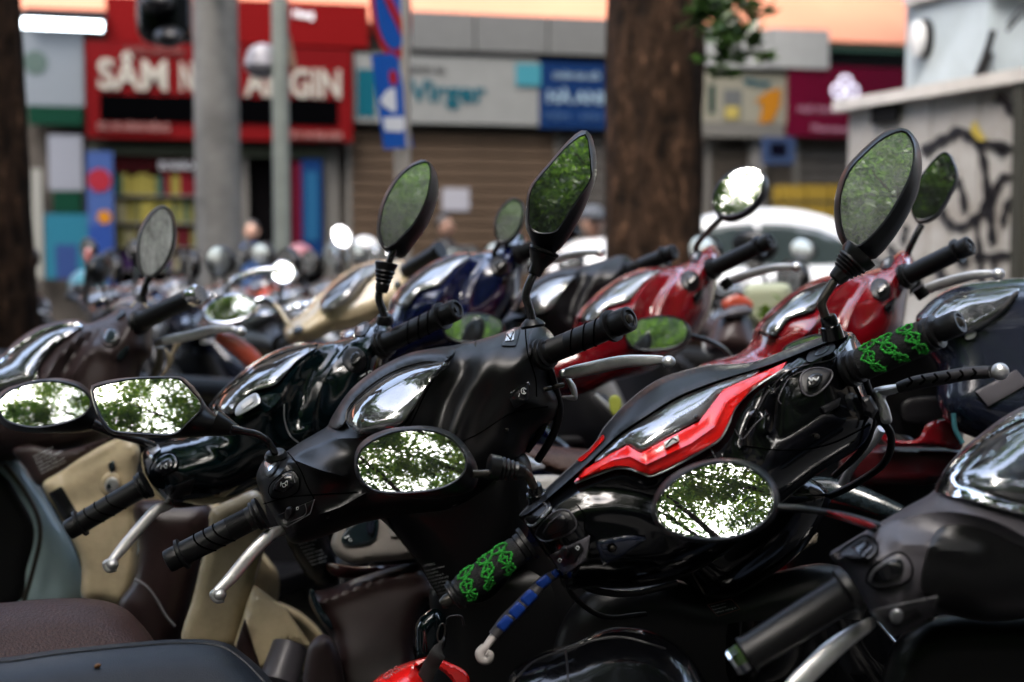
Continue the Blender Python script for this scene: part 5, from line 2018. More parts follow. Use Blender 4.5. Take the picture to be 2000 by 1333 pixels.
OL = [(176, 760), (181, 751), (215, 742), (259, 737), (349, 735), (366, 744), (385, 764), (405, 795), (424, 812), (446, 826), (461, 838), (450, 848), (412, 852), (356, 856), (290, 855), (225, 850), (206, 839), (187, 805)]
KB.mirror(GL, OL, 1.86, -14, 52, mir_clean, matte, depth=.04, rim=4)
KB.tube('mirror_stem', [(450, 838, 1.87), (475, 843, 1.88), (502, 849, 1.89), (521, 861, 1.90), (532, 876, 1.915), (540, 892, 1.93)], [.0075, .0052, .005, .005, .005, .005], blackm)
KB.lathe('mirror_boot', (418, 826, 1.875), (464, 842, 1.88), [(0, .019), (.5, .013), (1, .007)], boot_m, 18)
KB.lathe('mirror_socket', (540, 897, 1.935), (537, 880, 1.93), [(0, .014), (.4, .016), (.8, .013), (1, .008)], matte, 18)
# steering column cover with lettering
colb = KB.puff('steering_cover', [(735, 1000), (760, 1030), (815, 1096), (857, 1166), (900, 1180), (960, 1170), (1010, 1100), (1040, 1000), (1035, 900), (1000, 880), (880, 930), (780, 960)],
               matte, d=2.03, gx=0.1, gy=-0.3, bulge=.06, edge=70, thick=.10, res=14)
KB.seam('cover_edge', colb, [(743, 990), (775, 1045), (815, 1096), (836, 1130), (857, 1164)], .0012, steel, 0.001)
KB.text('lettering', colb, 'LAMBERG', 826, 1108, 7, -10, printm, .001, width=24)
decal_lines(KB, colb, 828, 1118, 2.6, 6.6, 8, 44, -14, 6)
KB.puff('bag_hook', q4([(878, 978), (896, 984), (884, 990)]), whitep, base=colb, bulge=.002, edge=3, thick=.004, res=4, lift=.004, smooth=False)
# gear inside dark: lower leg shield
KB.puff('inner_panel', [(840, 1150), (900, 1120), (1030, 1100), (1120, 1120), (1180, 1200), (1170, 1300), (1100, 1400), (860, 1400), (850, 1250)], MATS['matte_black_plastic'], d=2.12, gy=-.2, bulge=.05, edge=60, thick=.06, res=22)
scooter_body(Mb, scb, matte, matte, seat_k, skip=('seat', 'inner', 'apron', 'rear', 'grab'))
mesh_obj('front_apron', *loft(Mb, [(0, 0.72, 0.50, 0.10, 0.06, 50), (0, 0.68, 0.58, 0.16, 0.07, 70), (0, 0.62, 0.68, 0.16, 0.06, 75), (0, 0.58, 0.80, 0.11, 0.045, 70)], ex=0.85), matte, scb)
s_ = KB.puff('seat', [(-420, 1300), (-200, 1290), (0, 1285), (100, 1271), (250, 1256), (350, 1249), (430, 1253), (480, 1280), (535, 1336), (560, 1400), (500, 1450), (-420, 1500)], seat_k, d=1.62, gx=.35, gy=.9, bulge=.06, edge=60, thick=.05, res=14)
KB.seam('seat_piping', s_, [(-300, 1300), (0, 1294), (110, 1279), (250, 1264), (350, 1257), (426, 1262), (474, 1290), (528, 1345)], .0018, seat_k, 0.0)

bug = empty('dry_seed', W(190, 1301, 1.55), 'tiny brown dry seed lying on the black seat', 'seed')
KZ = Kit(bug, 190, 1301, 1.55, s=1, x0=190, y0=1301, d0=1.55)
xx = s_.f(np.array([190.0]), np.array([1301.0]))[0]
KZ.lathe('seed_husk', (184, 1303, xx - .004), (197, 1299, xx - .003), [(0, .0008), (.2, .0022), (.7, .0026), (1, .001)], mat('seed_brown', (.16, .07, .02), .5), 10)

# ------------------------------------------------------------------ dark green bike, left of the middle one
def green_shell(K, col, lensm=None, full=True, dialm=None):
    lensm = lensm or lens
    cowl = K.puff('handlebar_cowl', [(276, 896), (286, 874), (320, 862), (372, 848), (400, 822), (409, 792), (429, 766), (468, 729), (513, 697), (558, 677), (591, 669), (621, 669), (648, 668), (690, 654), (700, 640), (720, 630),
                                     (738, 617), (753, 618), (768, 643), (760, 690), (752, 730), (740, 790), (700, 850), (640, 900), (585, 930), (530, 945), (500, 952), (440, 980), (384, 990), (336, 992), (314, 974), (284, 934)],
                  col, d=2.30, gx=.08, gy=.15, bulge=.095, edge=80, thick=.12, res=8,
                  tilts=[(520, 740, 90, .75), (380, 868, 40, .5), (720, 650, 50, .4)],
                  ridges=[([(640, 672), (612, 690), (588, 712), (566, 742), (545, 780), (528, 800)], .016, 12, 3),
                          ([(690, 662), (668, 690), (640, 730), (618, 780), (606, 840)], .012, 13, 2),
                          ([(660, 690), (630, 720), (600, 760), (580, 820)], -.012, 16),
                          ([(340, 868), (400, 866), (432, 874)], .007, 10),
                          ([(700, 665), (720, 700), (716, 740)], .006, 12)])
    ln = [(421, 797), (430, 776), (456, 753), (501, 714), (558, 688), (611, 674), (618, 680), (580, 706), (562, 728), (540, 752), (508, 762), (486, 771), (466, 796), (452, 811), (432, 809)]
    K.puff('gauge_visor', [(409, 794), (429, 767), (468, 730), (513, 698), (558, 678), (620, 669), (612, 676), (558, 689), (501, 715), (456, 755), (428, 779), (419, 800)], col, base=cowl, bulge=.010, edge=9, thick=.03, res=5, lift=.010)
    K.puff('gauge_dial', ln, dialm or dialk, base=cowl, bulge=.004, edge=10, thick=.02, res=8, lift=.002)
    K.puff('gauge_lens', ln, lensm, base=cowl, bulge=.022, edge=36, thick=.014, res=6, lift=.006)
    if full:
        K.puff('emblem_plate', [(459, 805), (466, 790), (484, 775), (500, 768), (508, 778), (506, 790), (480, 806), (463, 813)], silverp, base=cowl, bulge=.003, edge=4, thick=.008, res=4, lift=.018)
        K.puff('emblem', q4([(470, 790), (492, 775), (496, 785), (473, 802)]), whitep, base=cowl, bulge=.002, edge=3, thick=.006, res=4, lift=.0225, smooth=False)
    ho = [(292, 926), (294, 912), (306, 896), (322, 886), (338, 886), (346, 898), (344, 914), (330, 926), (304, 934)]
    K.puff('horn_surround', ho, col, base=cowl, bulge=.003, edge=3, thick=.01, res=4, lift=.001)
    K.seam('horn_groove', cowl, ho + [ho[0]], .001, MATS['groove_black'], .003)
    K.puff('horn_button', [(302, 924), (305, 912), (322, 898), (333, 896), (336, 906), (330, 918), (312, 926)], button_m, base=cowl, bulge=.003, edge=3, thick=.01, res=4, lift=.007)
    if full:
        for L in ([(314, 916), (315, 908)], [(314, 912), (320, 910), (325, 905), (325, 915), (320, 911)]):
            K.seam('horn_symbol', cowl, L, .0007, printm, .0135, 2, 2)
    K.puff('dimmer_button', q4([(290, 880), (308, 868), (314, 878), (297, 890)]), silverbtn if not full else silverp, base=cowl, bulge=.003, edge=3, thick=.01, res=4, lift=.004, smooth=False)
    K.puff('indicator_plate', q4([(316, 958), (382, 934), (372, 966), (334, 976)]), darkg, base=cowl, bulge=.002, edge=4, thick=.01, res=5, lift=.003, smooth=False)
    K.puff('indicator_switch', [(326, 962), (328, 950), (338, 948), (340, 960), (332, 970)], matte, base=cowl, bulge=.009, edge=6, thick=.01, res=3, lift=.005)
    so = ell(692, 703, 23, 26, -30)
    K.puff('cutoff_surround', so, darkg, base=cowl, bulge=.003, edge=3, thick=.01, res=4, lift=.001)
    K.puff('cutoff_switch', [(684, 700), (690, 690), (700, 688), (704, 698), (696, 712), (686, 712)], button_m, base=cowl, bulge=.003, edge=3, thick=.01, res=4, lift=.008)
    K.puff('starter_button', [(700, 740), (724, 722), (728, 734), (714, 752), (704, 754)], button_m, base=cowl, bulge=.003, edge=3, thick=.01, res=4, lift=.003)
    if full:
        K.seam('starter_symbol', cowl, ell(724, 730, 4.5, 5, n=12, t0=20, t1=320), .0008, printm, .007, 1, 2)
        K.seam('starter_edge', cowl, [(704, 736), (714, 730)], .0008, printm, .007, 1, 2)
    K.puff('button_recess', [(692, 654), (694, 640), (700, 634), (716, 628), (722, 636), (712, 654), (702, 656)], matte, base=cowl, bulge=.003, edge=3, thick=.01, res=4, lift=.003)
    K.puff('cutoff_button', q4([(696, 650), (698, 638), (712, 632), (709, 647)]), silverp, base=cowl, bulge=.003, edge=3, thick=.01, res=4, lift=.007, smooth=False)
    K.seam('shell_seam', cowl, [(555, 790), (556, 820), (566, 850), (584, 866)], .0009, silverp, .001)
    return cowl


Cg = W(615, 820, 2.25)
Mg, base_g = pose(Cg, -35)
scg = empty('scooter', base_g, 'dark green glossy scooter with oval mirrors just left of the matte black one', 'scooter', 'front row of parked scooters')
KG = Kit(scg, 0, 0, 2.25, s=1, x0=0, y0=0, d0=2.25)
cowl_g = green_shell(KG, greenp)
A, B = (286, 946, 2.22), (132, 1037, 2.21)
g = grip(KG, A, B, ribs=False)
grip_grooves(KG, A, B, .0168, (.40, .55, .68), g)
A, B = (744, 676, 2.26), (893, 604, 2.16)
g = grip(KG, A, B, ribs=False, end_len=.16, endr=.016)
grip_grooves(KG, A, B, .0168, (.42, .56, .68), g)
lever(KG, [(336, 984, 2.25), (322, 990, 2.24), (304, 998, 2.23), (272, 1032, 2.22), (240, 1070, 2.21), (217, 1098, 2.20)], [.006, .007, .0076, .0078, .0074, .0058], alu, (220, 1103, 2.20, .0092))
KG.tube('lever_curl', [(217, 1096, 2.20), (206, 1102, 2.20), (212, 1113, 2.20), (226, 1110, 2.20)], .005, alu)
GGR = [(746, 466), (743, 445), (751, 403), (772, 361), (797, 332), (822, 319), (837, 321), (840, 349), (831, 391), (810, 433), (784, 462), (765, 479), (752, 482)]
OGR = [(736, 458), (740, 412), (759, 366), (789, 330), (818, 313), (835, 314), (850, 332), (856, 356), (854, 391), (835, 441), (805, 483), (789, 504), (770, 501), (755, 492), (741, 477)]
KG.mirror(GGR, OGR, 2.22, 40, 14, mir_dusty, matte, depth=.06, rim=4.5)
KG.tube('mirror_stem', [(752, 622, 2.24), (747, 605, 2.24), (740, 585, 2.24), (742, 565, 2.24)], [.0062] * 4, blackm)
KG.lathe('mirror_boot', (745, 572, 2.24), (755, 513, 2.24), [(0, .0085), (.1, .0105), (.28, .0115), (.32, .0105), (.42, .0135), (.46, .012), (.56, .0150), (.60, .0135), (.70, .0165), (.74, .015), (.9, .0175), (.97, .0185), (1, .0165)], boot_m, 24)
KG.tube('mirror_neck', [(757, 520, 2.24), (764, 502, 2.235), (769, 486, 2.24)], [.0055, .0055, .007], blackm)
KG.lathe('mirror_socket', (752, 632, 2.245), (751, 616, 2.24), [(0, .013), (.5, .014), (1, .011)], matte, 18)
GGL = [(-2, 788), (14, 768), (56, 752), (105, 747), (150, 757), (171, 774), (176, 790), (161, 810), (124, 825), (67, 833), (20, 824), (2, 808)]
OGL = [(-12, 786), (8, 761), (40, 750), (67, 743), (100, 739), (128, 740), (160, 750), (184, 778), (197, 824), (189, 838), (150, 846), (75, 846), (19, 839), (-8, 815)]
KG.mirror(GGL, OGL, 2.16, -12, 50, mir_clean, matte, depth=.05, rim=5)
KG.tube('mirror_stem', [(180, 828, 2.18), (230, 850, 2.20), (275, 862, 2.22), (302, 872, 2.24)], [.009, .006, .006, .006], blackm)
colg = KG.puff('steering_cover', [(545, 930), (552, 1000), (562, 1062), (602, 1128), (640, 1154), (664, 1140), (652, 1080), (640, 1040), (640, 980), (690, 950), (640, 905), (600, 905)], matte, d=2.42, gx=.1, gy=-.2, bulge=.05, edge=60, thick=.1, res=16)
KG.seam('cover_edge', colg, [(562, 1062), (580, 1092), (602, 1128), (636, 1150)], .0013, steel, .001)
decal_lines(KG, colg, 583, 1066, 4.2, 6.6, 7, 38, -16, 6)
scooter_body(Mg, scg, greenp, brownd, seat_b, skip=('seat', 'inner', 'apron', 'rear', 'grab'))
mesh_obj('front_apron', *loft(Mg, [(0, 0.72, 0.50, 0.10, 0.06, 50), (0, 0.68, 0.58, 0.16, 0.07, 70), (0, 0.62, 0.66, 0.16, 0.06, 75), (0, 0.58, 0.76, 0.11, 0.045, 70)], ex=0.85), matte, scg)
s_ = KG.puff('seat', [(-420, 1190), (-200, 1185), (0, 1178), (90, 1170), (180, 1170), (235, 1184), (270, 1212), (304, 1256), (330, 1300), (300, 1350), (0, 1360), (-420, 1380)], seat_b, d=1.95, gx=.35, gy=.9, bulge=.07, edge=60, thick=.05, res=12)

# ------------------------------------------------------------------ red and black bike, right of the middle one
Cr = W(1370, 905, 1.72)
Mr, base_r = pose(Cr, -35)
scr = empty('scooter', base_r, 'glossy black and red motorbike with green printed grip sleeves', 'scooter', 'front row of parked scooters')
KR = Kit(scr, 0, 0, 1.72, s=1, x0=0, y0=0, d0=1.72)
cowl_r = KR.puff('handlebar_cowl', [(1014, 1008), (1053, 969), (1121, 908), (1162, 868), (1182, 835), (1227, 787), (1275, 750), (1324, 730), (1385, 716), (1466, 710), (1526, 690), (1587, 667), (1650, 650), (1668, 652), (1684, 690),
                                    (1692, 730), (1700, 770), (1712, 815), (1690, 866), (1640, 900), (1580, 940), (1500, 1010), (1420, 1080), (1330, 1130), (1230, 1150), (1160, 1148), (1118, 1152), (1097, 1143), (1088, 1115), (1066, 1084), (1040, 1045), (1024, 1020)],
                 gloss, d=1.78, gx=.08, gy=.22, bulge=.095, edge=110, thick=.13, res=8,
                 tilts=[(1320, 815, 110, .6), (1600, 700, 60, .3)],
                 ridges=[([(1540, 722), (1480, 770), (1446, 810), (1430, 850), (1400, 885), (1330, 915), (1272, 938), (1225, 930), (1170, 945), (1110, 975), (1060, 1008)], .010, 16, 3),
                         ([(1560, 700), (1500, 745), (1480, 790), (1455, 840), (1450, 870)], .012, 11, 2),
                         ([(1620, 690), (1545, 730), (1510, 780), (1500, 840)], .012, 10, 2),
                         ([(1540, 735), (1500, 765), (1480, 800)], -.008, 10),
                         ([(1100, 1000), (1160, 990), (1240, 1000), (1300, 1030)], .006, 26),
                         ([(1180, 962), (1260, 962), (1330, 980)], -.004, 26),
                         ([(1420, 900), (1480, 930), (1500, 980)], .01, 30)])
# matte visor fin above the lens
KR.puff('visor_fin', [(1014, 1008), (1053, 968), (1121, 907), (1162, 867), (1182, 833), (1227, 785), (1275, 748), (1324, 728), (1385, 714), (1466, 709), (1526, 688), (1587, 665), (1652, 647), (1655, 655), (1600, 676), (1535, 702),
                      (1484, 720), (1405, 744), (1324, 776), (1259, 816), (1211, 848), (1178, 878), (1150, 905), (1090, 958), (1036, 1002)], matte, base=cowl_r.plain, bulge=.006, edge=7, thick=.03, res=7, lift=.020)
KR.seam('fin_edge', cowl_r.plain, [(1016, 1007), (1054, 968), (1121, 907), (1162, 867), (1182, 834), (1227, 786), (1275, 749), (1324, 729), (1385, 715), (1466, 710), (1526, 689), (1587, 666), (1650, 648)], .0012, greyp, .022)
ln = [(1160, 904), (1178, 881), (1211, 853), (1259, 820), (1324, 780), (1405, 747), (1484, 722), (1482, 728), (1450, 746), (1406, 768), (1393, 790), (1376, 812), (1344, 832), (1308, 852), (1251, 884), (1226, 869), (1194, 886)]
KR.puff('gauge_dial', ln, MATS['pale_dial'], base=cowl_r.plain, bulge=.003, edge=8, thick=.02, res=8, lift=.009)
KR.puff('gauge_lens', ln, lens, base=cowl_r.plain, bulge=.010, edge=26, thick=.010, res=6, lift=.014)
dot(KR, 'trip_knob', cowl_r.plain, 1360, 814, 5, .024, matte, .006)
tr = q4([(1121, 942), (1142, 916), (1190, 888), (1225, 869), (1251, 885), (1308, 853), (1364, 824), (1399, 778), (1412, 760), (1466, 737), (1537, 706),
         (1528, 722), (1468, 762), (1436, 797), (1423, 826), (1408, 855), (1387, 871), (1344, 894), (1304, 915), (1271, 928), (1249, 922), (1227, 912), (1202, 911), (1162, 925)])
KR.puff('red_trim', tr, redp, base=cowl_r.plain, bulge=.004, edge=4, thick=.03, res=5, lift=.016, smooth=False, sharp=25,
        ridges=[([(1130, 934), (1130, 934), (1196, 899), (1196, 899), (1230, 892), (1230, 892), (1262, 908), (1262, 908), (1350, 866), (1350, 866), (1396, 834), (1396, 834), (1420, 785), (1420, 785), (1500, 732)], .007, 9, 3)])
KR.puff('red_trim', [(1128, 898), (1150, 880), (1176, 850), (1180, 858), (1160, 880), (1136, 902)], redp, base=cowl_r.plain, bulge=.004, edge=4, thick=.01, res=4, lift=.028)
KR.seam('trim_highlight', cowl_r, [(1124, 944), (1165, 928), (1203, 915), (1228, 916), (1252, 924), (1271, 930), (1305, 917), (1345, 896), (1387, 872), (1408, 856), (1424, 826), (1436, 797), (1468, 762), (1530, 722)], .0014, silverp, .010)  # silver line painted as the highlight along the lower trim
KR.puff('emblem', q4([(1296, 864), (1324, 850), (1327, 861), (1299, 877)]), whitep, base=cowl_r.plain, bulge=.002, edge=3, thick=.006, res=4, lift=.0265, smooth=False)
KR.seam('emblem_mark', cowl_r.plain, [(1301, 871), (1313, 857), (1322, 861)], .0009, MATS['groove_black'], .029, 2, 2)
KR.text('lettering', cowl_r.plain, '20 40 60 80 100', 1290, 838, 9, -30, mat('lens_print', (.05, .06, .08), .5), .014, width=110)
KR.seam('panel_gap', cowl_r, [(1126, 985), (1142, 1008), (1142, 1034), (1160, 1050)], .001, MATS['groove_black'], .0002)
KR.seam('panel_gap', cowl_r, [(1386, 872), (1396, 892), (1402, 905)], .001, greyp, .0004)
KR.seam('panel_gap', cowl_r, [(1450, 872), (1540, 880), (1620, 868), (1700, 830)], .001, MATS['groove_black'], .0002)
# cables under the bars
KR.tube('clutch_cable', [(1112, 1118, 1.76), (1150, 1150, 1.78), (1230, 1160, 1.82), (1320, 1140, 1.88)], .0045, cable_m)
KR.tube('switch_cable', [(1096, 1112, 1.77), (1120, 1165, 1.79), (1180, 1205, 1.84), (1260, 1200, 1.92)], .0035, cable_m)
KR.tube('brake_hose', [(1712, 810, 1.77), (1740, 850, 1.78), (1730, 900, 1.82), (1680, 940, 1.88), (1600, 980, 1.95)], .005, cable_m)
KR.tube('throttle_cable', [(1690, 740, 1.76), (1706, 800, 1.78), (1690, 870, 1.82), (1630, 930, 1.88)], .0045, cable_m)
# left switches
KR.puff('button_recess', [(1026, 1012), (1040, 990), (1062, 972), (1074, 982), (1074, 992), (1050, 1018), (1036, 1024)], darkg, base=cowl_r, bulge=.003, edge=3, thick=.01, res=4, lift=.006)
KR.puff('dimmer_button', [(1036, 994), (1046, 984), (1058, 980), (1068, 991), (1060, 1002), (1048, 1012), (1040, 1006)], darkg, base=cowl_r, bulge=.003, edge=3, thick=.01, res=4, lift=.010)
KR.seam('button_edge', cowl_r, [(1036, 994), (1046, 983), (1058, 979), (1069, 991), (1060, 1003), (1048, 1013)], .0007, glint_m, .0165)
KR.seam('recess_edge', cowl_r, [(1026, 1014), (1034, 1026), (1044, 1026), (1062, 1008), (1076, 992)], .0018, silverp, .006)
ho = [(1046, 1046), (1052, 1030), (1072, 1009), (1092, 997), (1110, 999), (1122, 1013), (1125, 1030), (1106, 1045), (1074, 1057), (1058, 1056)]
KR.puff('horn_surround', ho, darkg, base=cowl_r, bulge=.003, edge=3, thick=.012, res=4, lift=.001)
KR.seam('horn_groove', cowl_r, ho + [ho[0]], .0011, greyp, .004)
KR.puff('horn_button', [(1061, 1042), (1072, 1024), (1094, 1006), (1107, 1016), (1104, 1032), (1086, 1041), (1068, 1047)], darkg, base=cowl_r, bulge=.003, edge=3, thick=.01, res=4, lift=.012)
KR.seam('button_edge', cowl_r, [(1061, 1041), (1072, 1023), (1094, 1005)], .0008, greyp, .017)
tp = KR.puff('indicator_plate', q4([(1073, 1085), (1153, 1046), (1146, 1094), (1107, 1120), (1096, 1118)]), greyp, base=cowl_r, bulge=.003, edge=4, thick=.014, res=5, lift=.012, smooth=False)
KR.puff('indicator_panel', q4([(1082, 1087), (1132, 1060), (1142, 1074), (1127, 1088), (1125, 1098), (1099, 1108)]), matte, base=cowl_r, bulge=.001, edge=3, thick=.01, res=5, lift=.0165, smooth=False)
KR.puff('indicator_switch', [(1094, 1080), (1098, 1069), (1108, 1066), (1114, 1078), (1110, 1090), (1100, 1092)], darkg, base=cowl_r, bulge=.010, edge=6, thick=.01, res=3, lift=.018)
for (x, y) in ((1128, 1071), (1093, 1095)):
    KR.seam('indicator_symbol', cowl_r, [(x - 4, y), (x, y - 4), (x + 4, y - 1), (x + 1, y + 4), (x - 4, y)], .0006, white_m, .0185, 1, 2)
bp = KR.puff('side_panel', [(1168, 1060), (1198, 1051), (1231, 1046), (1264, 1052), (1264, 1052), (1223, 1084), (1177, 1109), (1177, 1109), (1170, 1080)], navyp, base=cowl_r, bulge=.003, edge=5, thick=.012, res=5, lift=.008)
dot(KR, 'panel_recess', cowl_r, 1195, 1070, 10, .0112, MATS['groove_black'])
dot(KR, 'panel_screw', cowl_r, 1197, 1072, 6.5, .0135, steel)
# right switches
so = [(1563, 746), (1566, 732), (1580, 722), (1600, 719), (1622, 724), (1626, 734), (1616, 752), (1598, 768), (1582, 774), (1568, 766)]
KR.puff('cutoff_surround', so, darkg, base=cowl_r, bulge=.003, edge=3, thick=.012, res=4, lift=.001)
KR.seam('switch_groove', cowl_r, so + [so[0]], .0012, greyp, .003)
KR.puff('cutoff_switch', [(1576, 742), (1588, 730), (1606, 732), (1602, 748), (1588, 758), (1578, 756)], button_m, base=cowl_r, bulge=.003, edge=3, thick=.01, res=4, lift=.010)
KR.seam('cutoff_symbol', cowl_r, [(1580, 738), (1585, 745), (1589, 738), (1594, 744), (1599, 737)], .001, printm, .016, 2, 2)
KR.puff('starter_button', q4([(1604, 796), (1643, 776), (1638, 795), (1611, 810)]), darkg, base=cowl_r, bulge=.003, edge=3, thick=.01, res=4, lift=.004, smooth=False)
KR.puff('button_recess', [(1575, 704), (1580, 688), (1600, 676), (1620, 668), (1632, 676), (1624, 690), (1600, 700), (1584, 708)], darkg, base=cowl_r, bulge=.003, edge=3, thick=.01, res=4, lift=.006)
KR.puff('cutoff_button', [(1590, 694), (1600, 680), (1614, 674), (1620, 680), (1606, 692)], MATS['button_glossy'], base=cowl_r, bulge=.003, edge=3, thick=.01, res=4, lift=.011)
KR.seam('shell_seam', cowl_r, [(1480, 800), (1500, 765), (1540, 725), (1580, 712), (1625, 702), (1650, 680), (1660, 662)], .0007, greyp, .001)
KR.seam('shell_seam', cowl_r, [(1435, 838), (1450, 858), (1476, 828), (1500, 808)], .0007, greyp, .001)
KR.seam('shell_seam', cowl_r, [(1526, 790), (1520, 780), (1530, 757), (1545, 736), (1575, 722)], .0007, greyp, .001)
dot(KR, 'cowl_screw', cowl_r, 1596, 853, 5.5, .002, steel)
KR.puff('cowl_end_cap', [(1634, 700), (1640, 672), (1660, 655), (1678, 668), (1690, 700), (1696, 735), (1680, 745), (1660, 720), (1644, 716)], gloss, base=cowl_r, bulge=.006, edge=6, thick=.012, res=5, lift=.006)
KR.puff('master_cylinder', q4([(1682, 776), (1700, 772), (1716, 800), (1704, 820), (1686, 806)]), darkg, d=1.70, bulge=.01, edge=8, thick=.03, res=6, smooth=False)
# grips with printed sleeves
mat('beige_grey_metal', (.55, .50, .48), .4)
sleeve_m = mat('black_cloth_sleeve', (.010, .010, .011), .8, bump=.6, bscale=700)


def squiggle(K, A, B, r, t, span=2.3, amp=.030, ph=0, half=0.0):
    a, b = K.P(*A), K.P(*B)
    ax = b - a
    n = ax.normalized()
    view = (a - Vector((0, 0, CAMZ))).normalized()
    f = (-view + n * view.dot(n)).normalized()
    u = n.cross(f)
    if u.z < 0:
        u = -u
    parts = []
    for sg in (1, -1, 0):
        P = []
        for i in range(44):
            s = i / 43
            th = 1.35 - span * s
            w = amp * math.sin(s * math.pi * 3.0 + ph) * sg * (1.15 - .75 * s) + .012 * math.sin(4 * s + t * 9) + .003 * math.sin(37 * s + t * 50 + sg)
            P.append(a + ax * t + n * w * .34 + (f * math.cos(th) + u * math.sin(th)) * (r + .0006) + n * s * .012)
        parts.append(sweep(P, [(.0013 if sg else .0009) * (1.15 + .5 * math.sin(i * 2.3)) for i in range(len(P))], 6))
    for i in range(5):       # short barbs across the loops
        s = .1 + .8 * i / 4
        th = 1.35 - span * s
        c = a + ax * t + n * s * .012 + (f * math.cos(th) + u * math.sin(th)) * (r + .0007)
        parts.append(sweep([c - n * .006, c + n * .006 + u * .002], [.0013, .0008], 5))
    return join(parts)


A, B = (1030, 1062, 1.70), (862, 1182, 1.69)
KR.lathe('grip', A, B, [(-.02, .022), (.02, .022), (.03, .018), (.08, .0185), (.09, .0165), (.78, .0165), (.80, .016), (.82, .0195), (.845, .0195), (.85, .017), (.87, .0175), (.89, .010)], rubber, 26, ribs=0)
sl = KR.lathe('grip_sleeve', A, B, [(.10, .0165), (.12, .0178), (.74, .0180), (.77, .0165)], sleeve_m, 26)
KR.lathe('bar_end', A, B, [(.87, .0075), (.93, .0085), (.985, .0068), (1.0, .005)], steel, 18)
for t in (.22, .42, .62):
    mesh_obj('green_print', *squiggle(KR, A, B, .0182, t, 2.6), greenr, sl)
A, B = (1660, 722, 1.735), (1876, 628, 1.64)
KR.lathe('grip', A, B, [(-.03, .021), (.0, .023), (.02, .023), (.03, .018), (.06, .021), (.08, .021), (.09, .0175), (.70, .0175), (.72, .0205), (.75, .0205), (.76, .0185), (.785, .0205), (.80, .0205), (.81, .014)], rubber, 26)
sl = KR.lathe('grip_sleeve', A, B, [(.11, .0175), (.13, .0205), (.68, .0205), (.70, .0175)], sleeve_m, 28)
for t in (.24, .42, .60):
    mesh_obj('green_print', *squiggle(KR, A, B, .0208, t, 2.4, ph=.3), greenr, sl)
KR.lathe('bar_end', A, B, [(.80, .012), (.83, .0148), (.97, .0150), (1.0, .0135), (1.0, .010), (.99, .008)], rubber, 24)
KR.lathe('bar_end_screw', (1870, 631, 1.643), (1877, 627.5, 1.638), [(0, .006), (.8, .006), (1, .004)], steel, 12)
# right lever with rubber sleeve
KR.tube('brake_lever', [(1712, 766, 1.76), (1730, 763, 1.75), (1760, 757, 1.74), (1850, 738, 1.71), (1935, 728, 1.68)], [.008, .009, .0075, .0075, .006], alu, flat=.7)
KR.tube('lever_sleeve', [(1754, 758, 1.738), (1790, 748, 1.728), (1850, 737, 1.71), (1900, 729, 1.695), (1936, 727, 1.68)], [.0088, .0108, .0105, .0102, .0094], pad_k, flat=.8)
for i in range(6):
    t = i / 6
    x, y, dd = 1775 + 150 * t, 746 - 20 * t, 1.72 - .04 * t
    KR.tube('sleeve_chevron', [(x - 4, y + 9, dd - .004), (x + 6, y, dd - .008), (x, y - 9, dd - .004)], .0013, MATS['groove_black'])
ellipsoid('lever_ball', KR.P(1953, 726, 1.675), .0105, .0105, .0105, alu, KR.root)
KR.puff('lever_bracket', [(1707, 768), (1722, 758), (1748, 752), (1752, 768), (1730, 776), (1738, 800), (1742, 826), (1722, 826), (1716, 800)], alu, d=1.755, bulge=.008, edge=7, thick=.02, res=5)
# left lever with blue pads
L = [(1106, 1112, 1.735), (1087, 1120, 1.725), (1062, 1137, 1.715), (1036, 1165, 1.705), (1011, 1191, 1.70), (989, 1213, 1.695), (964, 1243, 1.69), (945, 1270, 1.685)]
KR.tube('brake_lever', L, [.005, .005, .0055, .0058, .0058, .0058, .0060, .0055], MATS['beige_grey_metal'], flat=.75)
KR.tube('lever_sleeve', L[1:7], [.0066, .0085, .0100, .0104, .0102, .0085], pad_k, flat=.8)
for (x, y, an, wd_, ln_, d_) in ((1085, 1120, -38, 8, 7, 1.7165), (1062, 1137, -38, 10, 14, 1.7055), (1033, 1168, -46, 12, 15, 1.6945), (1010, 1193, -48, 12, 15, 1.6895), (986, 1218, -50, 11, 15, 1.6855)):
    ca, sa = math.cos(R(an)), math.sin(R(an))
    oc = [(x + u_ * ln_ * ca - v_ * wd_ * sa, y + u_ * ln_ * sa + v_ * wd_ * ca) for u_, v_ in ((-1, -.7), (-.7, -1), (.7, -1), (1, -.7), (1, .7), (.7, 1), (-.7, 1), (-1, .7))]
    KR.puff('blue_pad', oc, bluepad, d=d_, bulge=.0035, edge=6, thick=.006, res=4)
KR.tube('lever_hook', [(948, 1264, 1.686), (938, 1276, 1.684), (942, 1288, 1.683), (953, 1289, 1.682), (957, 1280, 1.681), (950, 1275, 1.680)], [.0055, .0062, .0060, .0056, .0050, .0040], MATS['beige_grey_metal'])
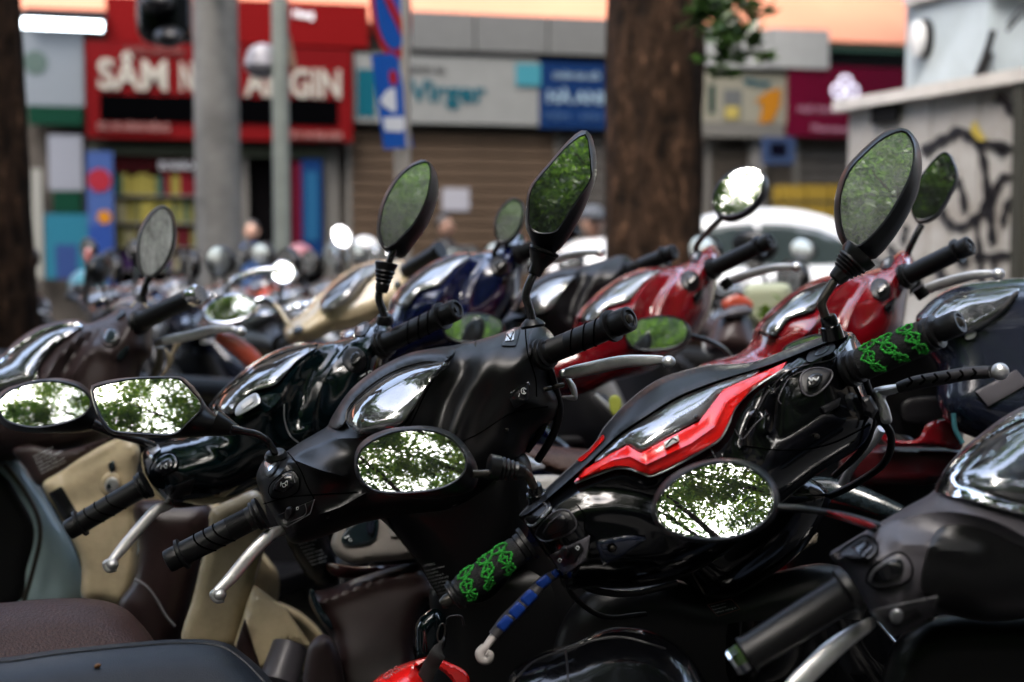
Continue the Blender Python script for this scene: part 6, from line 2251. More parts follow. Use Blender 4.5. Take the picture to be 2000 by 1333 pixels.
# mirrors
GRR = [(1642, 412), (1645, 378), (1661, 336), (1691, 302), (1724, 273), (1758, 258), (1775, 267), (1784, 294), (1780, 328), (1766, 366), (1735, 420), (1704, 458), (1676, 479), (1657, 474), (1646, 445)]
ORR = [(1629, 420), (1632, 378), (1649, 332), (1691, 286), (1729, 256), (1754, 250), (1776, 255), (1794, 280), (1801, 313), (1797, 361), (1783, 403), (1754, 454), (1725, 492), (1706, 508), (1682, 503), (1655, 491), (1636, 462)]
KR.mirror(GRR, ORR, 1.70, 38, 16, mir_dusty, matte, depth=.055, rim=6)
KR.lathe('mirror_boot', (1630, 548, 1.715), (1682, 494, 1.71), [(0, .0075), (.04, .0100), (.30, .0118), (.36, .0150), (.40, .0135), (.46, .0170), (.50, .0155), (.56, .0190), (.60, .0175), (.66, .0205), (.72, .019), (.80, .0215), (1, .023)], boot_m, 26)
KR.tube('mirror_stem', [(1634, 543, 1.715), (1615, 572, 1.715), (1605, 592, 1.715), (1609, 610, 1.718), (1618, 632, 1.72)], [.0056] * 5, steel)
KR.lathe('mirror_socket', (1628, 662, 1.725), (1617, 616, 1.72), [(0, .0140), (.55, .0125), (.58, .0105), (.9, .0100), (1, .0085)], gloss, 22)
GRL = [(699, 908), (702, 890), (711, 875), (742, 856), (782, 844), (835, 843), (876, 856), (902, 882), (909, 904), (900, 929), (863, 951), (803, 960), (742, 959), (718, 948), (704, 930)]
ORL = [(692, 904), (697, 876), (722, 852), (770, 836), (843, 833), (892, 852), (924, 892), (934, 921), (932, 945), (920, 960), (884, 970), (830, 974), (782, 971), (722, 960), (697, 932)]
KR.mirror(GRL, ORL, 1.66, -10, 47, mir_clean, matte, depth=.045, rim=5)
KR.tube('mirror_neck', [(922, 926, 1.675), (940, 926, 1.68), (962, 924, 1.685)], [.0048] * 3, steel)
KR.lathe('mirror_boot', (954, 912, 1.685), (1024, 922, 1.695), [(0, .013), (.02, .0155), (.30, .0150), (.34, .0125), (.40, .0145), (.46, .0118), (.52, .0135), (.58, .0108), (.64, .0125), (.70, .0098), (.78, .0112), (1, .0080)], boot_m, 26)
KR.tube('mirror_stem', [(1016, 918, 1.695), (1030, 928, 1.70), (1040, 945, 1.705), (1046, 960, 1.71)], [.0056] * 4, steel)
KR.lathe('mirror_socket', (1052, 985, 1.72), (1043, 948, 1.71), [(0, .0135), (.6, .0120), (.62, .0098), (1, .0085)], gloss, 22)
# column, body and dark panels below
colr = KR.puff('steering_cover', [(1280, 1080), (1340, 1140), (1388, 1170), (1440, 1165), (1500, 1130), (1580, 1060), (1620, 960), (1500, 920), (1380, 960)], gloss, d=1.93, gx=.1, gy=-.2, bulge=.05, edge=70, thick=.1, res=16)
KR.seam('cover_edge', colr, [(1330, 1080), (1352, 1120), (1376, 1160)], .0014, steel, .001)
pn = KR.puff('inner_panel', [(1150, 1150), (1300, 1130), (1400, 1150), (1600, 1100), (1700, 1150), (1640, 1280), (1500, 1420), (1150, 1420), (1080, 1280)], MATS['matte_black_plastic'], d=2.0, gy=-.1, bulge=.05, edge=90, thick=.07, res=24)
KR.seam('label_frame', pn, [(1382, 1182), (1428, 1170), (1446, 1190), (1402, 1204), (1382, 1182)], .0007, MATS['rose_print'], .001, 1)
decal_lines(KR, pn, 1388, 1187, 4, 6, 3, 44, -14, 5)
tk = KR.puff('under_cover', [(990, 1330), (1036, 1284), (1109, 1258), (1172, 1232), (1220, 1225), (1290, 1240), (1360, 1300), (1380, 1400), (1000, 1420)], gloss, d=1.66, gy=.9, gx=.1, bulge=.06, edge=70, thick=.06, res=14)
KR.seam('panel_edge', tk, [(1010, 1322), (1048, 1290), (1110, 1268), (1170, 1248), (1225, 1246), (1300, 1268)], .0014, darkg, .0)
KR.seam('panel_edge', tk, [(1104, 1268), (1108, 1300), (1110, 1340)], .0012, darkg, .0)
scooter_body(Mr, scr, gloss, matte, seat_k, skip=('inner', 'apron', 'seat', 'rear', 'grab'))
mesh_obj('seat', *loft(Mr, [(0, -0.16, 0.70, 0.05, 0.02, -10), (0, -0.22, 0.72, 0.10, 0.04, -5), (0, -0.36, 0.735, 0.13, 0.05, 0), (0, -0.55, 0.77, 0.135, 0.05, 8), (0, -0.78, 0.80, 0.11, 0.045, 6), (0, -0.88, 0.81, 0.05, 0.02, 0)], ex=0.75), seat_k, scr)
mesh_obj('front_apron', *loft(Mr, [(0, 0.72, 0.50, 0.10, 0.06, 50), (0, 0.68, 0.58, 0.16, 0.07, 70), (0, 0.62, 0.66, 0.16, 0.06, 75), (0, 0.58, 0.76, 0.11, 0.045, 70)], ex=0.85), gloss, scr)

# ------------------------------------------------------------------ grey bike, nearest, at the lower right
Cy = W(2000, 985, 1.42)
My, base_y = pose(Cy, -35)
scy = empty('scooter', base_y, 'dusty grey scooter nearest the camera, cut by the right edge, with chrome rimmed gauges', 'scooter', 'front row of parked scooters')
KY = Kit(scy, 0, 0, 1.45, s=1, x0=0, y0=0, d0=1.45)
cowl_y = KY.puff('handlebar_cowl', [(1620, 1085), (1641, 1067), (1713, 1024), (1771, 990), (1825, 958), (1843, 920), (1880, 877), (1916, 848), (1960, 815), (2010, 790), (2120, 760), (2260, 760), (2330, 900), (2330, 1040), (2200, 1150), (2050, 1200),
                                    (1930, 1215), (1833, 1200), (1790, 1222), (1746, 1243), (1722, 1222), (1699, 1194), (1680, 1160), (1655, 1120)],
                 greyp, d=1.52, gx=.08, gy=.3, bulge=.09, edge=110, thick=.13, res=11,
                 tilts=[(1980, 890, 120, .55)],
                 ridges=[([(1713, 1034), (1771, 1012), (1830, 1000), (1900, 1006), (1960, 1026), (2030, 1066)], .020, 22, 3),
                         ([(1760, 1060), (1830, 1070), (1910, 1085)], .008, 18)])
KY.puff('lower_cover', [(1838, 1030), (1900, 1028), (1980, 1060), (2060, 1100), (2200, 1150), (2050, 1200), (1930, 1213), (1838, 1190), (1800, 1150), (1810, 1080)], matte, base=cowl_y, bulge=.003, edge=8, thick=.02, res=12, lift=.002)
chs = [(1827, 960), (1846, 920), (1882, 880), (1918, 852), (1960, 822), (2010, 798), (2120, 770), (2120, 790), (2010, 815), (1960, 838), (1925, 862), (1895, 890), (1872, 925), (1866, 938), (1900, 952), (1950, 970), (2010, 985), (2100, 990), (2100, 1012), (2010, 1008), (1940, 992), (1880, 975)]
KY.puff('gauge_rim', chs, chrome, base=cowl_y, bulge=.008, edge=8, thick=.015, res=6, lift=.006)
ln = [(1868, 936), (1880, 904), (1905, 878), (1940, 850), (2010, 818), (2120, 790), (2240, 850), (2240, 960), (2100, 992), (2010, 984), (1930, 962)]
KY.puff('gauge_dial', ln, mat('dial_sky_reflection', (.13, .18, .27), .4, var=.5, vscale=18), base=cowl_y, bulge=.004, edge=12, thick=.02, res=12, lift=.0)  # pale blue dial colour stands in for the sky reflected in the lens
KY.puff('gauge_lens', ln, lens, base=cowl_y, bulge=.012, edge=50, thick=.014, res=9, lift=.006)
ho = [(1692, 1136), (1698, 1116), (1722, 1094), (1752, 1080), (1772, 1088), (1782, 1110), (1776, 1134), (1746, 1146), (1712, 1150)]
KY.puff('horn_surround', ho, greyp, base=cowl_y, bulge=.003, edge=3, thick=.01, res=5, lift=.004)
KY.seam('horn_groove', cowl_y, ho + [ho[0]], .0012, MATS['groove_black'], .006)
KY.seam('button_edge', cowl_y, [(1700, 1133), (1708, 1115), (1738, 1095), (1758, 1091)], .0012, glint_m, .016)
KY.seam('recess_edge', cowl_y, [(1640, 1078), (1660, 1062), (1690, 1046), (1712, 1060), (1712, 1080), (1690, 1100)], .0010, MATS['groove_black'], .008)
KY.seam('plate_edge', cowl_y, [(1699, 1194), (1833, 1165), (1822, 1212), (1748, 1243), (1699, 1194)], .0009, glint_m, .019, 1)
KY.puff('horn_button', [(1700, 1134), (1708, 1116), (1738, 1096), (1758, 1092), (1766, 1106), (1758, 1126), (1730, 1138)], button_m, base=cowl_y, bulge=.003, edge=3, thick=.01, res=4, lift=.010)
KY.puff('button_recess', [(1640, 1078), (1660, 1062), (1690, 1046), (1712, 1060), (1712, 1080), (1690, 1100), (1664, 1100)], darkg, base=cowl_y, bulge=.003, edge=3, thick=.01, res=5, lift=.003)
KY.puff('dimmer_button', q4([(1662, 1068), (1690, 1052), (1706, 1068), (1684, 1090)]), button_m, base=cowl_y, bulge=.003, edge=3, thick=.01, res=4, lift=.008, smooth=False)
KY.puff('indicator_plate', q4([(1699, 1194), (1833, 1165), (1822, 1212), (1748, 1243)]), greyp, base=cowl_y, bulge=.003, edge=5, thick=.014, res=6, lift=.016, smooth=False)
KY.puff('indicator_panel', q4([(1726, 1208), (1790, 1188), (1804, 1206), (1752, 1230)]), matte, base=cowl_y, bulge=.001, edge=4, thick=.01, res=5, lift=.0205, smooth=False)
KY.puff('indicator_switch', [(1738, 1202), (1744, 1190), (1760, 1192), (1764, 1206), (1756, 1218), (1742, 1216)], silverp, base=cowl_y, bulge=.009, edge=7, thick=.01, res=4, lift=.022)
A, B = (1660, 1152, 1.42), (1430, 1298, 1.42)
KY.lathe('grip', A, B, [(-.02, .025), (.03, .025), (.05, .0205), (.08, .0185), (.45, .0185), (.84, .0180), (.86, .0195), (.88, .0195), (.885, .014)], rubber, 28)
KY.lathe('bar_end', A, B, [(.89, .013), (.90, .0150), (.97, .0150), (1.0, .0125), (1.0, .006)], chrome, 8)
lever(KY, [(1706, 1216, 1.46), (1695, 1222, 1.45), (1660, 1244, 1.44), (1620, 1275, 1.43), (1582, 1312, 1.42), (1550, 1345, 1.415), (1520, 1390, 1.41)], [.005, .006, .0075, .009, .0092, .009, .007], alu)
GYL = [(1283, 1005), (1288, 975), (1324, 937), (1373, 912), (1425, 906), (1470, 920), (1502, 949), (1510, 985), (1494, 1014), (1458, 1038), (1405, 1050), (1344, 1046), (1302, 1030)]
OYL = [(1273, 1004), (1280, 966), (1310, 930), (1362, 904), (1425, 896), (1480, 910), (1514, 944), (1522, 985), (1508, 1018), (1466, 1046), (1408, 1060), (1340, 1056), (1292, 1036)]
KY.mirror(GYL, OYL, 1.42, -8, 46, mir_clean, matte, depth=.035, rim=6)
KY.tube('mirror_stem', [(1508, 990, 1.43), (1560, 994, 1.43), (1610, 1001, 1.44), (1660, 1012, 1.45), (1712, 1030, 1.46)], [.0048, .0048, .005, .007, .009], matte, flat=.7)
KY.puff('stem_red_reflection', [(1612, 998), (1640, 1003), (1700, 1020), (1712, 1030), (1690, 1030), (1640, 1012)], redd, d=1.435, bulge=.003, edge=4, thick=.006, res=4)  # red patch painted as a reflection on the stem
colp = KY.puff('inner_panel', [(1760, 1240), (1850, 1200), (2000, 1200), (2250, 1180), (2300, 1500), (1700, 1500), (1720, 1330)], matte, d=1.62, bulge=.04, edge=60, thick=.06, res=26)
scooter_body(My, scy, greyp, matte, seat_k, skip=('inner', 'apron', 'seat', 'rear', 'grab'))
mesh_obj('front_apron', *loft(My, [(0, 0.72, 0.50, 0.10, 0.06, 50), (0, 0.68, 0.58, 0.16, 0.07, 70), (0, 0.62, 0.66, 0.16, 0.06, 75), (0, 0.58, 0.76, 0.11, 0.045, 70)], ex=0.85), greyp, scy)

# the far ends of the bars outside the frame
grip(KY, (2290, 870, 1.46), (2500, 770, 1.38), ribs=False)
lever(KY, [(2340, 930, 1.48), (2400, 905, 1.46), (2500, 870, 1.42)], [.007, .008, .006], alu, (2510, 868, 1.415, .0095))
KY.tube('mirror_stem', [(2240, 800, 1.5), (2225, 720, 1.5), (2260, 640, 1.49)], .006, blackm)
KY.mirror(ell(2330, 520, 62, 120, 30, n=20), [(x + 12, y + 12) for x, y in ell(2330, 520, 72, 132, 30, n=20)], 1.47, 38, 14, mir_clean, matte, depth=.05, rim=5)

# ------------------------------------------------------------------ brown bike at the left
Cw = W(120, 720, 2.7)
Mw, base_w = pose(Cw, -35)
scw = empty('scooter', base_w, 'brown and cream scooter at the left with a dusty grey oval mirror', 'scooter', 'front row of parked scooters')
KW = Kit(scw, 0, 0, 2.7, s=1, x0=0, y0=0, d0=2.7)
cowl_w = KW.puff('handlebar_cowl', [(-180, 800), (-150, 740), (-80, 715), (0, 696), (27, 670), (72, 640), (117, 627), (153, 625), (176, 632), (221, 610), (232, 600), (252, 597), (270, 584), (288, 597), (299, 614), (298, 650), (296, 690),
                                    (280, 712), (262, 770), (230, 830), (180, 880), (90, 900), (0, 900), (-120, 890)], brownp, d=2.78, gx=.08, gy=.2, bulge=.11, edge=75, thick=.14, res=8,
                 tilts=[(60, 700, 80, .7)],
                 ridges=[([(176, 636), (150, 660), (120, 690), (95, 725), (80, 770)], .014, 11, 1), ([(192, 650), (160, 680), (130, 720), (115, 770)], -.014, 12),
                         ([(215, 690), (190, 680), (160, 700), (145, 730)], .010, 12)])
ln = [(-150, 770), (-100, 740), (-40, 725), (0, 712), (22, 688), (72, 654), (108, 640), (153, 634), (158, 641), (126, 662), (101, 684), (81, 709), (72, 729), (66, 746), (0, 770), (-80, 800)]
KW.puff('gauge_dial', ln, dialk, base=cowl_w, bulge=.004, edge=10, thick=.02, res=9, lift=.002)
KW.puff('gauge_lens', ln, lens_f, base=cowl_w, bulge=.030, edge=40, thick=.014, res=7, lift=.005)
KW.seam('chrome_rim', cowl_w, ln[3:9], .004, chrome, .014)
KW.seam('chrome_rim', cowl_w, [(72, 729), (66, 746), (40, 757), (0, 770)], .004, chrome, .012)
so = ell(215, 657, 21, 20, -40)
KW.puff('cutoff_surround', so, brownp, base=cowl_w, bulge=.006, edge=5, thick=.01, res=4, lift=.003)
KW.puff('cutoff_switch', ell(216, 657, 15, 15, -40), socket, base=cowl_w, bulge=.006, edge=6, thick=.01, res=4, lift=.009)
KW.puff('cutoff_button', q4([(222, 612), (240, 600), (246, 612), (228, 624)]), darkg, base=cowl_w, bulge=.004, edge=4, thick=.012, res=4, lift=.008, smooth=False)
KW.puff('starter_button', [(226, 700), (246, 676), (252, 684), (238, 706)], socket, base=cowl_w, bulge=.004, edge=4, thick=.01, res=4, lift=.004)
KW.seam('cream_edge', cowl_w, [(256, 600), (270, 585), (284, 596), (297, 613)], .0022, creamp, .002)
A, B = (268, 632, 2.74), (392, 573, 2.64)
KW.lathe('grip', A, B, [(0, .024), (.04, .024), (.06, .019), (.09, .021), (.12, .0185), (.84, .0185), (.86, .015)], rubber, 24)
KW.lathe('bar_end', A, B, [(.86, .018), (.88, .0205), (.96, .0205), (1.0, .016), (1.0, .009)], chrome, 20)
lever(KW, [(302, 672, 2.76), (322, 666, 2.74), (375, 655, 2.72), (412, 645, 2.70), (450, 643, 2.68), (462, 645, 2.675)], [.006, .008, .008, .007, .006, .005], alu, (470, 648, 2.67, .0115))
GW = [(272, 494), (277, 456), (296, 422), (315, 407), (330, 415), (337, 445), (334, 482), (319, 516), (296, 538), (281, 535), (274, 516)]
OW = [(266, 500), (270, 455), (290, 418), (314, 402), (333, 410), (344, 440), (343, 480), (328, 515), (303, 541), (286, 543), (270, 528)]
KW.mirror(GW, OW, 2.7, 30, 3, mir_grey, matte, depth=.03, rim=4)
KW.tube('mirror_stem', [(293, 538, 2.71), (285, 556, 2.71), (277, 582, 2.73)], [.008, .0065, .0065], blackm)
KW.lathe('mirror_socket', (275, 590, 2.73), (278, 578, 2.73), [(0, .013), (1, .010)], matte, 14)
KW.tube('brake_hose', [(312, 678, 2.78), (312, 705, 2.79), (300, 735, 2.82), (285, 760, 2.85)], .008, mat('beige_hose', (.26, .23, .18), .5))
KW.puff('cream_shield_edge', [(320, 678), (332, 690), (340, 672), (352, 662), (356, 668), (342, 690), (336, 712), (318, 738), (306, 760), (298, 756), (322, 722), (326, 704)], creamp, d=2.84, bulge=.01, edge=6, thick=.02, res=5)
grip(KW, (-170, 790, 2.72), (-300, 860, 2.70), ribs=False)
lever(KW, [(-120, 830, 2.74), (-150, 850, 2.72), (-210, 910, 2.70)], [.007, .008, .006], alu, (-214, 916, 2.70, .0095))
# inner leg shield in cream with the ignition lock
cp = KW.puff('inner_panel', [(82, 948), (120, 920), (170, 886), (224, 858), (256, 858), (274, 880), (268, 920), (268, 1000), (270, 1060), (268, 1120), (256, 1160), (236, 1184), (200, 1176), (160, 1170), (158, 1100), (136, 1048), (112, 1000)],
             creamp, d=2.62, gx=-.1, gy=-.1, bulge=.03, edge=22, thick=.06, res=9, ridges=[([(120, 935), (180, 900), (236, 872)], -.008, 14), ([(130, 1010), (200, 990), (262, 985)], .006, 12)])
KW.puff('lock_recess', ell(216, 946, 20, 24, 20), creamp, base=cp, bulge=.006, edge=5, thick=.01, res=4, lift=.002)
KW.puff('ignition_lock', ell(218, 948, 14, 16, 20), alu, base=cp, bulge=.004, edge=4, thick=.01, res=4, lift=.008)
KW.puff('key_slot', ell(213, 951, 5, 6), socket, base=cp, bulge=.002, edge=3, thick=.006, res=2.5, lift=.012)
KW.puff('hook', [(212, 906), (222, 900), (226, 914), (218, 924), (213, 918)], socket, base=cp, bulge=.006, edge=4, thick=.01, res=3, lift=.004)
KW.puff('warning_label', q4([(94, 964), (120, 950), (150, 1000), (128, 1024)]), MATS['matte_black_plastic'], base=cp, bulge=.0005, edge=3, thick=.003, res=5, lift=.001, smooth=False)
decal_lines(KW, cp, 100, 968, 5, 8, 6, 22, -28, 6)
lp_ = KW.puff('leg_shield_inner', [(24, 880), (60, 868), (120, 880), (196, 860), (230, 846), (176, 884), (110, 925), (76, 950), (50, 915)], brownp, d=2.66, bulge=.015, edge=16, thick=.04, res=8)
decal_lines(KW, lp_, 66, 894, 3, 6.5, 6, 58, -26, 6, words=['before starting', 'check brake and', 'fuel, keep both', 'hands on handle', 'fasten helmet', 'no smoking here'])
KW.puff('tunnel_cover', [(262, 985), (330, 978), (404, 984), (416, 1020), (400, 1080), (380, 1150), (354, 1250), (330, 1290), (280, 1280), (230, 1190), (262, 1130), (272, 1060)], brownd, d=2.55, gx=.1, bulge=.05, edge=60, thick=.06, res=12)
KW.tube('white_wire', [(262, 1132, 2.49), (285, 1145, 2.485), (305, 1170, 2.485), (322, 1200, 2.485), (342, 1224, 2.485)], .0022, mat('dull_wire', (.2, .19, .19), .5))
c2 = KW.puff('cream_side', [(410, 1000), (430, 985), (452, 976), (496, 958), (514, 976), (522, 1040), (512, 1090), (496, 1146), (478, 1200), (458, 1262), (400, 1270), (354, 1250), (376, 1170), (392, 1100), (406, 1050)],
             creamp, d=2.45, gx=.15, bulge=.025, edge=26, thick=.05, res=9)
KW.puff('cream_foot', q4([(484, 1170), (496, 1142), (560, 1190), (614, 1268), (564, 1250), (512, 1310), (456, 1262)]), creamp, d=2.42, gx=.1, gy=.3, bulge=.012, edge=10, thick=.05, res=9, smooth=False)
KW.lathe('stand_tube', (566, 1262, 2.40), (540, 1345, 2.36), [(0, .030), (.9, .034), (1, .02)], greyp, 20)
mb_ = KW.puff('floor_cover', q4([(462, 1256), (478, 1206), (508, 1304), (490, 1345), (450, 1345)]), brownd, d=2.38, bulge=.01, edge=10, thick=.03, res=9, smooth=False)
scooter_body(Mw, scw, creamp, brownd, seat_b, skip=('seat', 'inner', 'apron', 'rear', 'grab'))
mesh_obj('front_apron', *loft(Mw, [(0, 0.72, 0.50, 0.10, 0.06, 50), (0, 0.68, 0.58, 0.16, 0.07, 70), (0, 0.62, 0.66, 0.16, 0.06, 75), (0, 0.58, 0.76, 0.11, 0.045, 70)], ex=0.85), creamp, scw)

# pale blue scooter whose leg shield alone shows at the left edge
c = W(-60, 1050, 2.85)
scp = empty('scooter', (c.x, c.y, 0), 'pale blue scooter at the left edge of which only the chrome edged leg shield shows', 'scooter', 'front row of parked scooters')
KP = Kit(scp, 0, 0, 2.85, s=1, x0=0, y0=0, d0=2.85)
KP.puff('leg_shield', [(-120, 900), (0, 890), (36, 896), (76, 950), (108, 1004), (134, 1050), (156, 1104), (162, 1180), (100, 1215), (-60, 1220), (-120, 1100)], paleb, d=2.85, gx=.25, bulge=.05, edge=50, thick=.05, res=10)
KP.puff('inner_recess', [(-120, 920), (-30, 912), (14, 930), (44, 975), (66, 1020), (68, 1060), (54, 1112), (36, 1180), (-120, 1220)], MATS['matte_black_plastic'], d=2.80, gx=.2, bulge=.015, edge=20, thick=.03, res=12)
KP.tube('chrome_edge', [(8, 908, 2.79), (30, 935, 2.785), (52, 966, 2.78), (72, 1004, 2.78), (79, 1045, 2.78), (68, 1100, 2.78), (46, 1176, 2.78), (30, 1220, 2.78)], .0045, steel)
Mp, bp_ = pose(W(-120, 720, 2.9), -35)
scooter_body(Mp, scp, paleb, matte, seat_k, skip=('seat', 'inner', 'apron', 'rear', 'grab'))

# ------------------------------------------------------------------ lower middle: brown fairing, beige dashboard, red tank
c = W(735, 1230, 2.3)
scf = empty('scooter', (c.x, c.y, 0), 'brown scooter with beige lock panel glimpsed below the matte black cowl', 'scooter', 'second row of parked scooters')
KF = Kit(scf, 0, 0, 2.3, s=1, x0=0, y0=0, d0=2.3)
KF.puff('leg_shield', [(605, 1158), (640, 1150), (700, 1128), (760, 1110), (815, 1100), (838, 1124), (856, 1162), (834, 1186), (822, 1210), (814, 1250), (816, 1300), (812, 1360), (656, 1360), (646, 1250), (622, 1210), (606, 1180)], brownd, d=2.3, gy=.4, gx=-.1, bulge=.035, edge=40, thick=.06, res=9,
        ridges=[([(620, 1178), (690, 1150), (760, 1128), (830, 1120)], .010, 12)])
KF.puff('lower_fairing', [(600, 1270), (625, 1240), (650, 1250), (668, 1300), (670, 1370), (596, 1370)], brownp, d=2.22, bulge=.03, edge=24, thick=.05, res=9)
KF.puff('shield_lip', [(604, 1156), (612, 1150), (622, 1176), (650, 1220), (648, 1232), (620, 1200)], socket, d=2.27, bulge=.006, edge=5, thick=.02, res=5)
bg2 = KF.puff('lock_panel', [(646, 1066), (652, 1040), (670, 1010), (720, 996), (790, 990), (840, 1020), (840, 1085), (812, 1092), (740, 1098), (690, 1102), (662, 1090)], mat('beige_plastic', (.34, .31, .28), .35, coat=.3), d=2.30, gy=.2, bulge=.025, edge=20, thick=.06, res=8)
KF.puff('lock_socket', [(668, 1062), (668, 1048), (690, 1020), (736, 1010), (738, 1044), (722, 1062), (684, 1068)], socket, base=bg2, bulge=.004, edge=6, thick=.01, res=5, lift=.002)
KF.puff('lock_lever', [(716, 1014), (730, 1012), (730, 1040), (718, 1044)], navyp, base=bg2, bulge=.006, edge=4, thick=.01, res=4, lift=.008)
KF.seam('lock_mark', bg2, [(673, 1052), (682, 1047)], .0016, printm, .009, 1, 3)
KF.seam('lock_mark', bg2, ell(684, 1055, 3, 3, n=8), .0007, printm, .009, 1, 2)
KF.puff('beige_lid', q4([(756, 1012), (830, 1008), (836, 1046), (762, 1050)]), mat('beige_light', (.42, .40, .37), .35), base=bg2, bulge=.003, edge=5, thick=.01, res=6, lift=.003, smooth=False)
KF.puff('red_underside', [(640, 1100), (700, 1108), (820, 1098), (830, 1110), (700, 1130), (650, 1125)], redm, d=2.40, bulge=.01, edge=8, thick=.03, res=7)
Mf, bf_ = pose(W(820, 900, 2.75), -35)
scooter_body(Mf, scf, brownp, brownd, seat_b, skip=('seat', 'inner', 'apron', 'rear', 'grab'))

c = W(800, 1310, 1.75)
hm_ = empty('helmet', c, 'shiny red helmet with a black webbing strap hanging at the bottom centre', 'helmet')
KH = Kit(hm_, 0, 0, 1.75, s=1, x0=0, y0=0, d0=1.75)
hs_ = KH.puff('helmet_shell', [(715, 1345), (745, 1318), (775, 1302), (815, 1288), (842, 1283), (826, 1296), (818, 1306), (830, 1326), (834, 1370), (800, 1440), (720, 1430), (700, 1380)], redp, d=1.75, gy=.6, bulge=.06, edge=50, thick=.05, res=7)
KH.text('lettering', hs_, 'GRS', 752, 1330, 18, -34, mat('helmet_print', (.35, .12, .12), .4), .001, width=36)
KH.puff('helmet_rim', [(812, 1292), (844, 1282), (872, 1292), (905, 1308), (918, 1330), (910, 1380), (870, 1390), (886, 1340), (860, 1310), (834, 1300), (822, 1306)], redp, d=1.79, bulge=.01, edge=6, thick=.02, res=5)
KH.tube('strap', [(828, 1330, 1.74), (842, 1300, 1.73), (856, 1276, 1.72), (866, 1256, 1.74)], .010, straw, flat=.15, flatdir=Vector((0, 1, .3)))
gh = empty('glove_pocket_cover', W(830, 1220, 1.9), 'small glossy dark green cover hanging under the left red printed grip', 'cover')
KH = Kit(gh, 0, 0, 1.9, s=1, x0=0, y0=0, d0=1.9)
KH.puff('cover_shell', [(811, 1240), (812, 1222), (822, 1204), (846, 1188), (862, 1194), (872, 1215), (870, 1260), (850, 1290), (815, 1288)], greenp, d=1.9, gx=.5, bulge=.03, edge=24, thick=.03, res=6)
rk = empty('key_ring', W(862, 1240, 1.75), 'thin wire ring and carabiner hanging below the left printed grip', 'key ring')
KH = Kit(rk, 0, 0, 1.75, s=1, x0=0, y0=0, d0=1.75)
KH.tube('wire_ring', ell(862, 1236, 7, 18, 10, n=20) and [(x, y, 1.75) for x, y in ell(862, 1236, 7, 18, 10, n=20)] + [(869, 1237, 1.75)], .001, steel)
KH.tube('clip', [(872, 1222, 1.76), (876, 1206, 1.76), (900, 1204, 1.76), (906, 1222, 1.76)], .0014, darkg)

# dark panels glimpsed between grey and red bikes
c = W(1650, 970, 2.6)
sck = empty('scooter', (c.x, c.y, 0), 'motorbike with carbon patterned tube and dark seat behind the red trimmed one', 'scooter', 'second row of parked scooters')
KK = Kit(sck, 0, 0, 2.5, s=1, x0=0, y0=0, d0=2.5)
carbon = mat('carbon_pattern', (.03, .045, .055), .2, coat=1.0, var=.6, vscale=120)
KK.tube('carbon_tube', [(1530, 985, 2.45), (1560, 962, 2.42), (1610, 956, 2.40), (1660, 966, 2.38), (1710, 984, 2.36), (1760, 1004, 2.34)], [.018, .021, .021, .020, .018, .014], carbon)
KK.puff('seat', [(1560, 950), (1600, 944), (1700, 948), (1830, 952), (1840, 985), (1760, 1000), (1680, 972), (1600, 975)], darkg, d=2.6, gy=.6, bulge=.03, edge=16, thick=.08, res=9)
KK.puff('red_cover', [(1600, 1000), (1660, 1004), (1712, 1022), (1700, 1030), (1640, 1016)], redp, d=2.4, bulge=.01, edge=6, thick=.03, res=6)
KK.tube('prop_stick', [(1722, 838, 2.1), (1700, 870, 2.12), (1668, 905, 2.15), (1646, 945, 2.2)], .007, silverp)
dk = mat('lock_disc', (.38, .35, .27), .4, metal=.3)
dsk = KK.puff('lock_disc', ell(1612, 1170, 38, 24, -14), dk, d=2.35, bulge=.01, edge=8, thick=.02, res=6)
for (x, y) in ((1588, 1176), (1602, 1184), (1600, 1160), (1626, 1164)):
    KK.puff('disc_hole', ell(x, y, 4, 3), socket, base=dsk, bulge=.001, edge=2, thick=.003, res=2.5, lift=.001)
KK.puff('beige_wedge', q4([(1500, 1112), (1598, 1040), (1596, 1060)]), mat('beige_wedge_m', (.20, .17, .13), .5), d=2.2, bulge=.004, edge=5, thick=.01, res=6, smooth=False)
Mk, bk_ = pose(W(1560, 800, 2.95), -35)
scooter_body(Mk, sck, redd, matte, seat_k, skip=('seat', 'inner', 'apron', 'rear', 'grab'))

# ================================================================== second row: handlebars half out of focus
FD = F


def second(label, X, Y, d, col, shell='green', lensm=None, dialm=None, body=None, seatm=None, size=1.0, grips=True, group='second row of parked scooters', col_under=None, skip=('seat', 'rear', 'grab', 'inner')):
    C = W(X, Y, d)
    M, b = pose(C, -35)
    root = empty('scooter', b, label, 'scooter', group)
    if shell == 'green':
        K = Kit(root, X, Y, d, x0=600, y0=800, d0=2.25, size=size)
        K.s = 2.25 / d * size
        green_shell(K, col, lensm or lens_f, False, dialm)
        A, B = (286, 946, 2.22), (132, 1037, 2.21)
        grip(K, A, B, ribs=False)
        A, B = (744, 676, 2.26), (893, 604, 2.16)
        grip(K, A, B, ribs=False, end_len=.16, endr=.016)
        lever(K, [(336, 984, 2.25), (304, 998, 2.23), (272, 1032, 2.22), (217, 1098, 2.20)], [.006] * 4, alu, (220, 1103, 2.20, .0115))
        lever(K, [(790, 706, 2.28), (830, 690, 2.26), (900, 672, 2.22), (950, 668, 2.19)], [.008, .008, .007, .005], alu, (955, 669, 2.185, .011))
        K.tube('lever_bracket', [(775, 700, 2.28), (790, 720, 2.28)], .012, darkg)
    else:
        K = Kit(root, X, Y, d, x0=785, y0=857, d0=1.95, size=size)
        K.s = 1.95 / d * size
        matte_bike(K, col, seat_k, matte, full=False, lensm=lensm or lens_f, dialm=dialm)
    scooter_body(M, root, body or col, col_under or matte, seatm or seat_k, skip=skip)
    return root, K, M


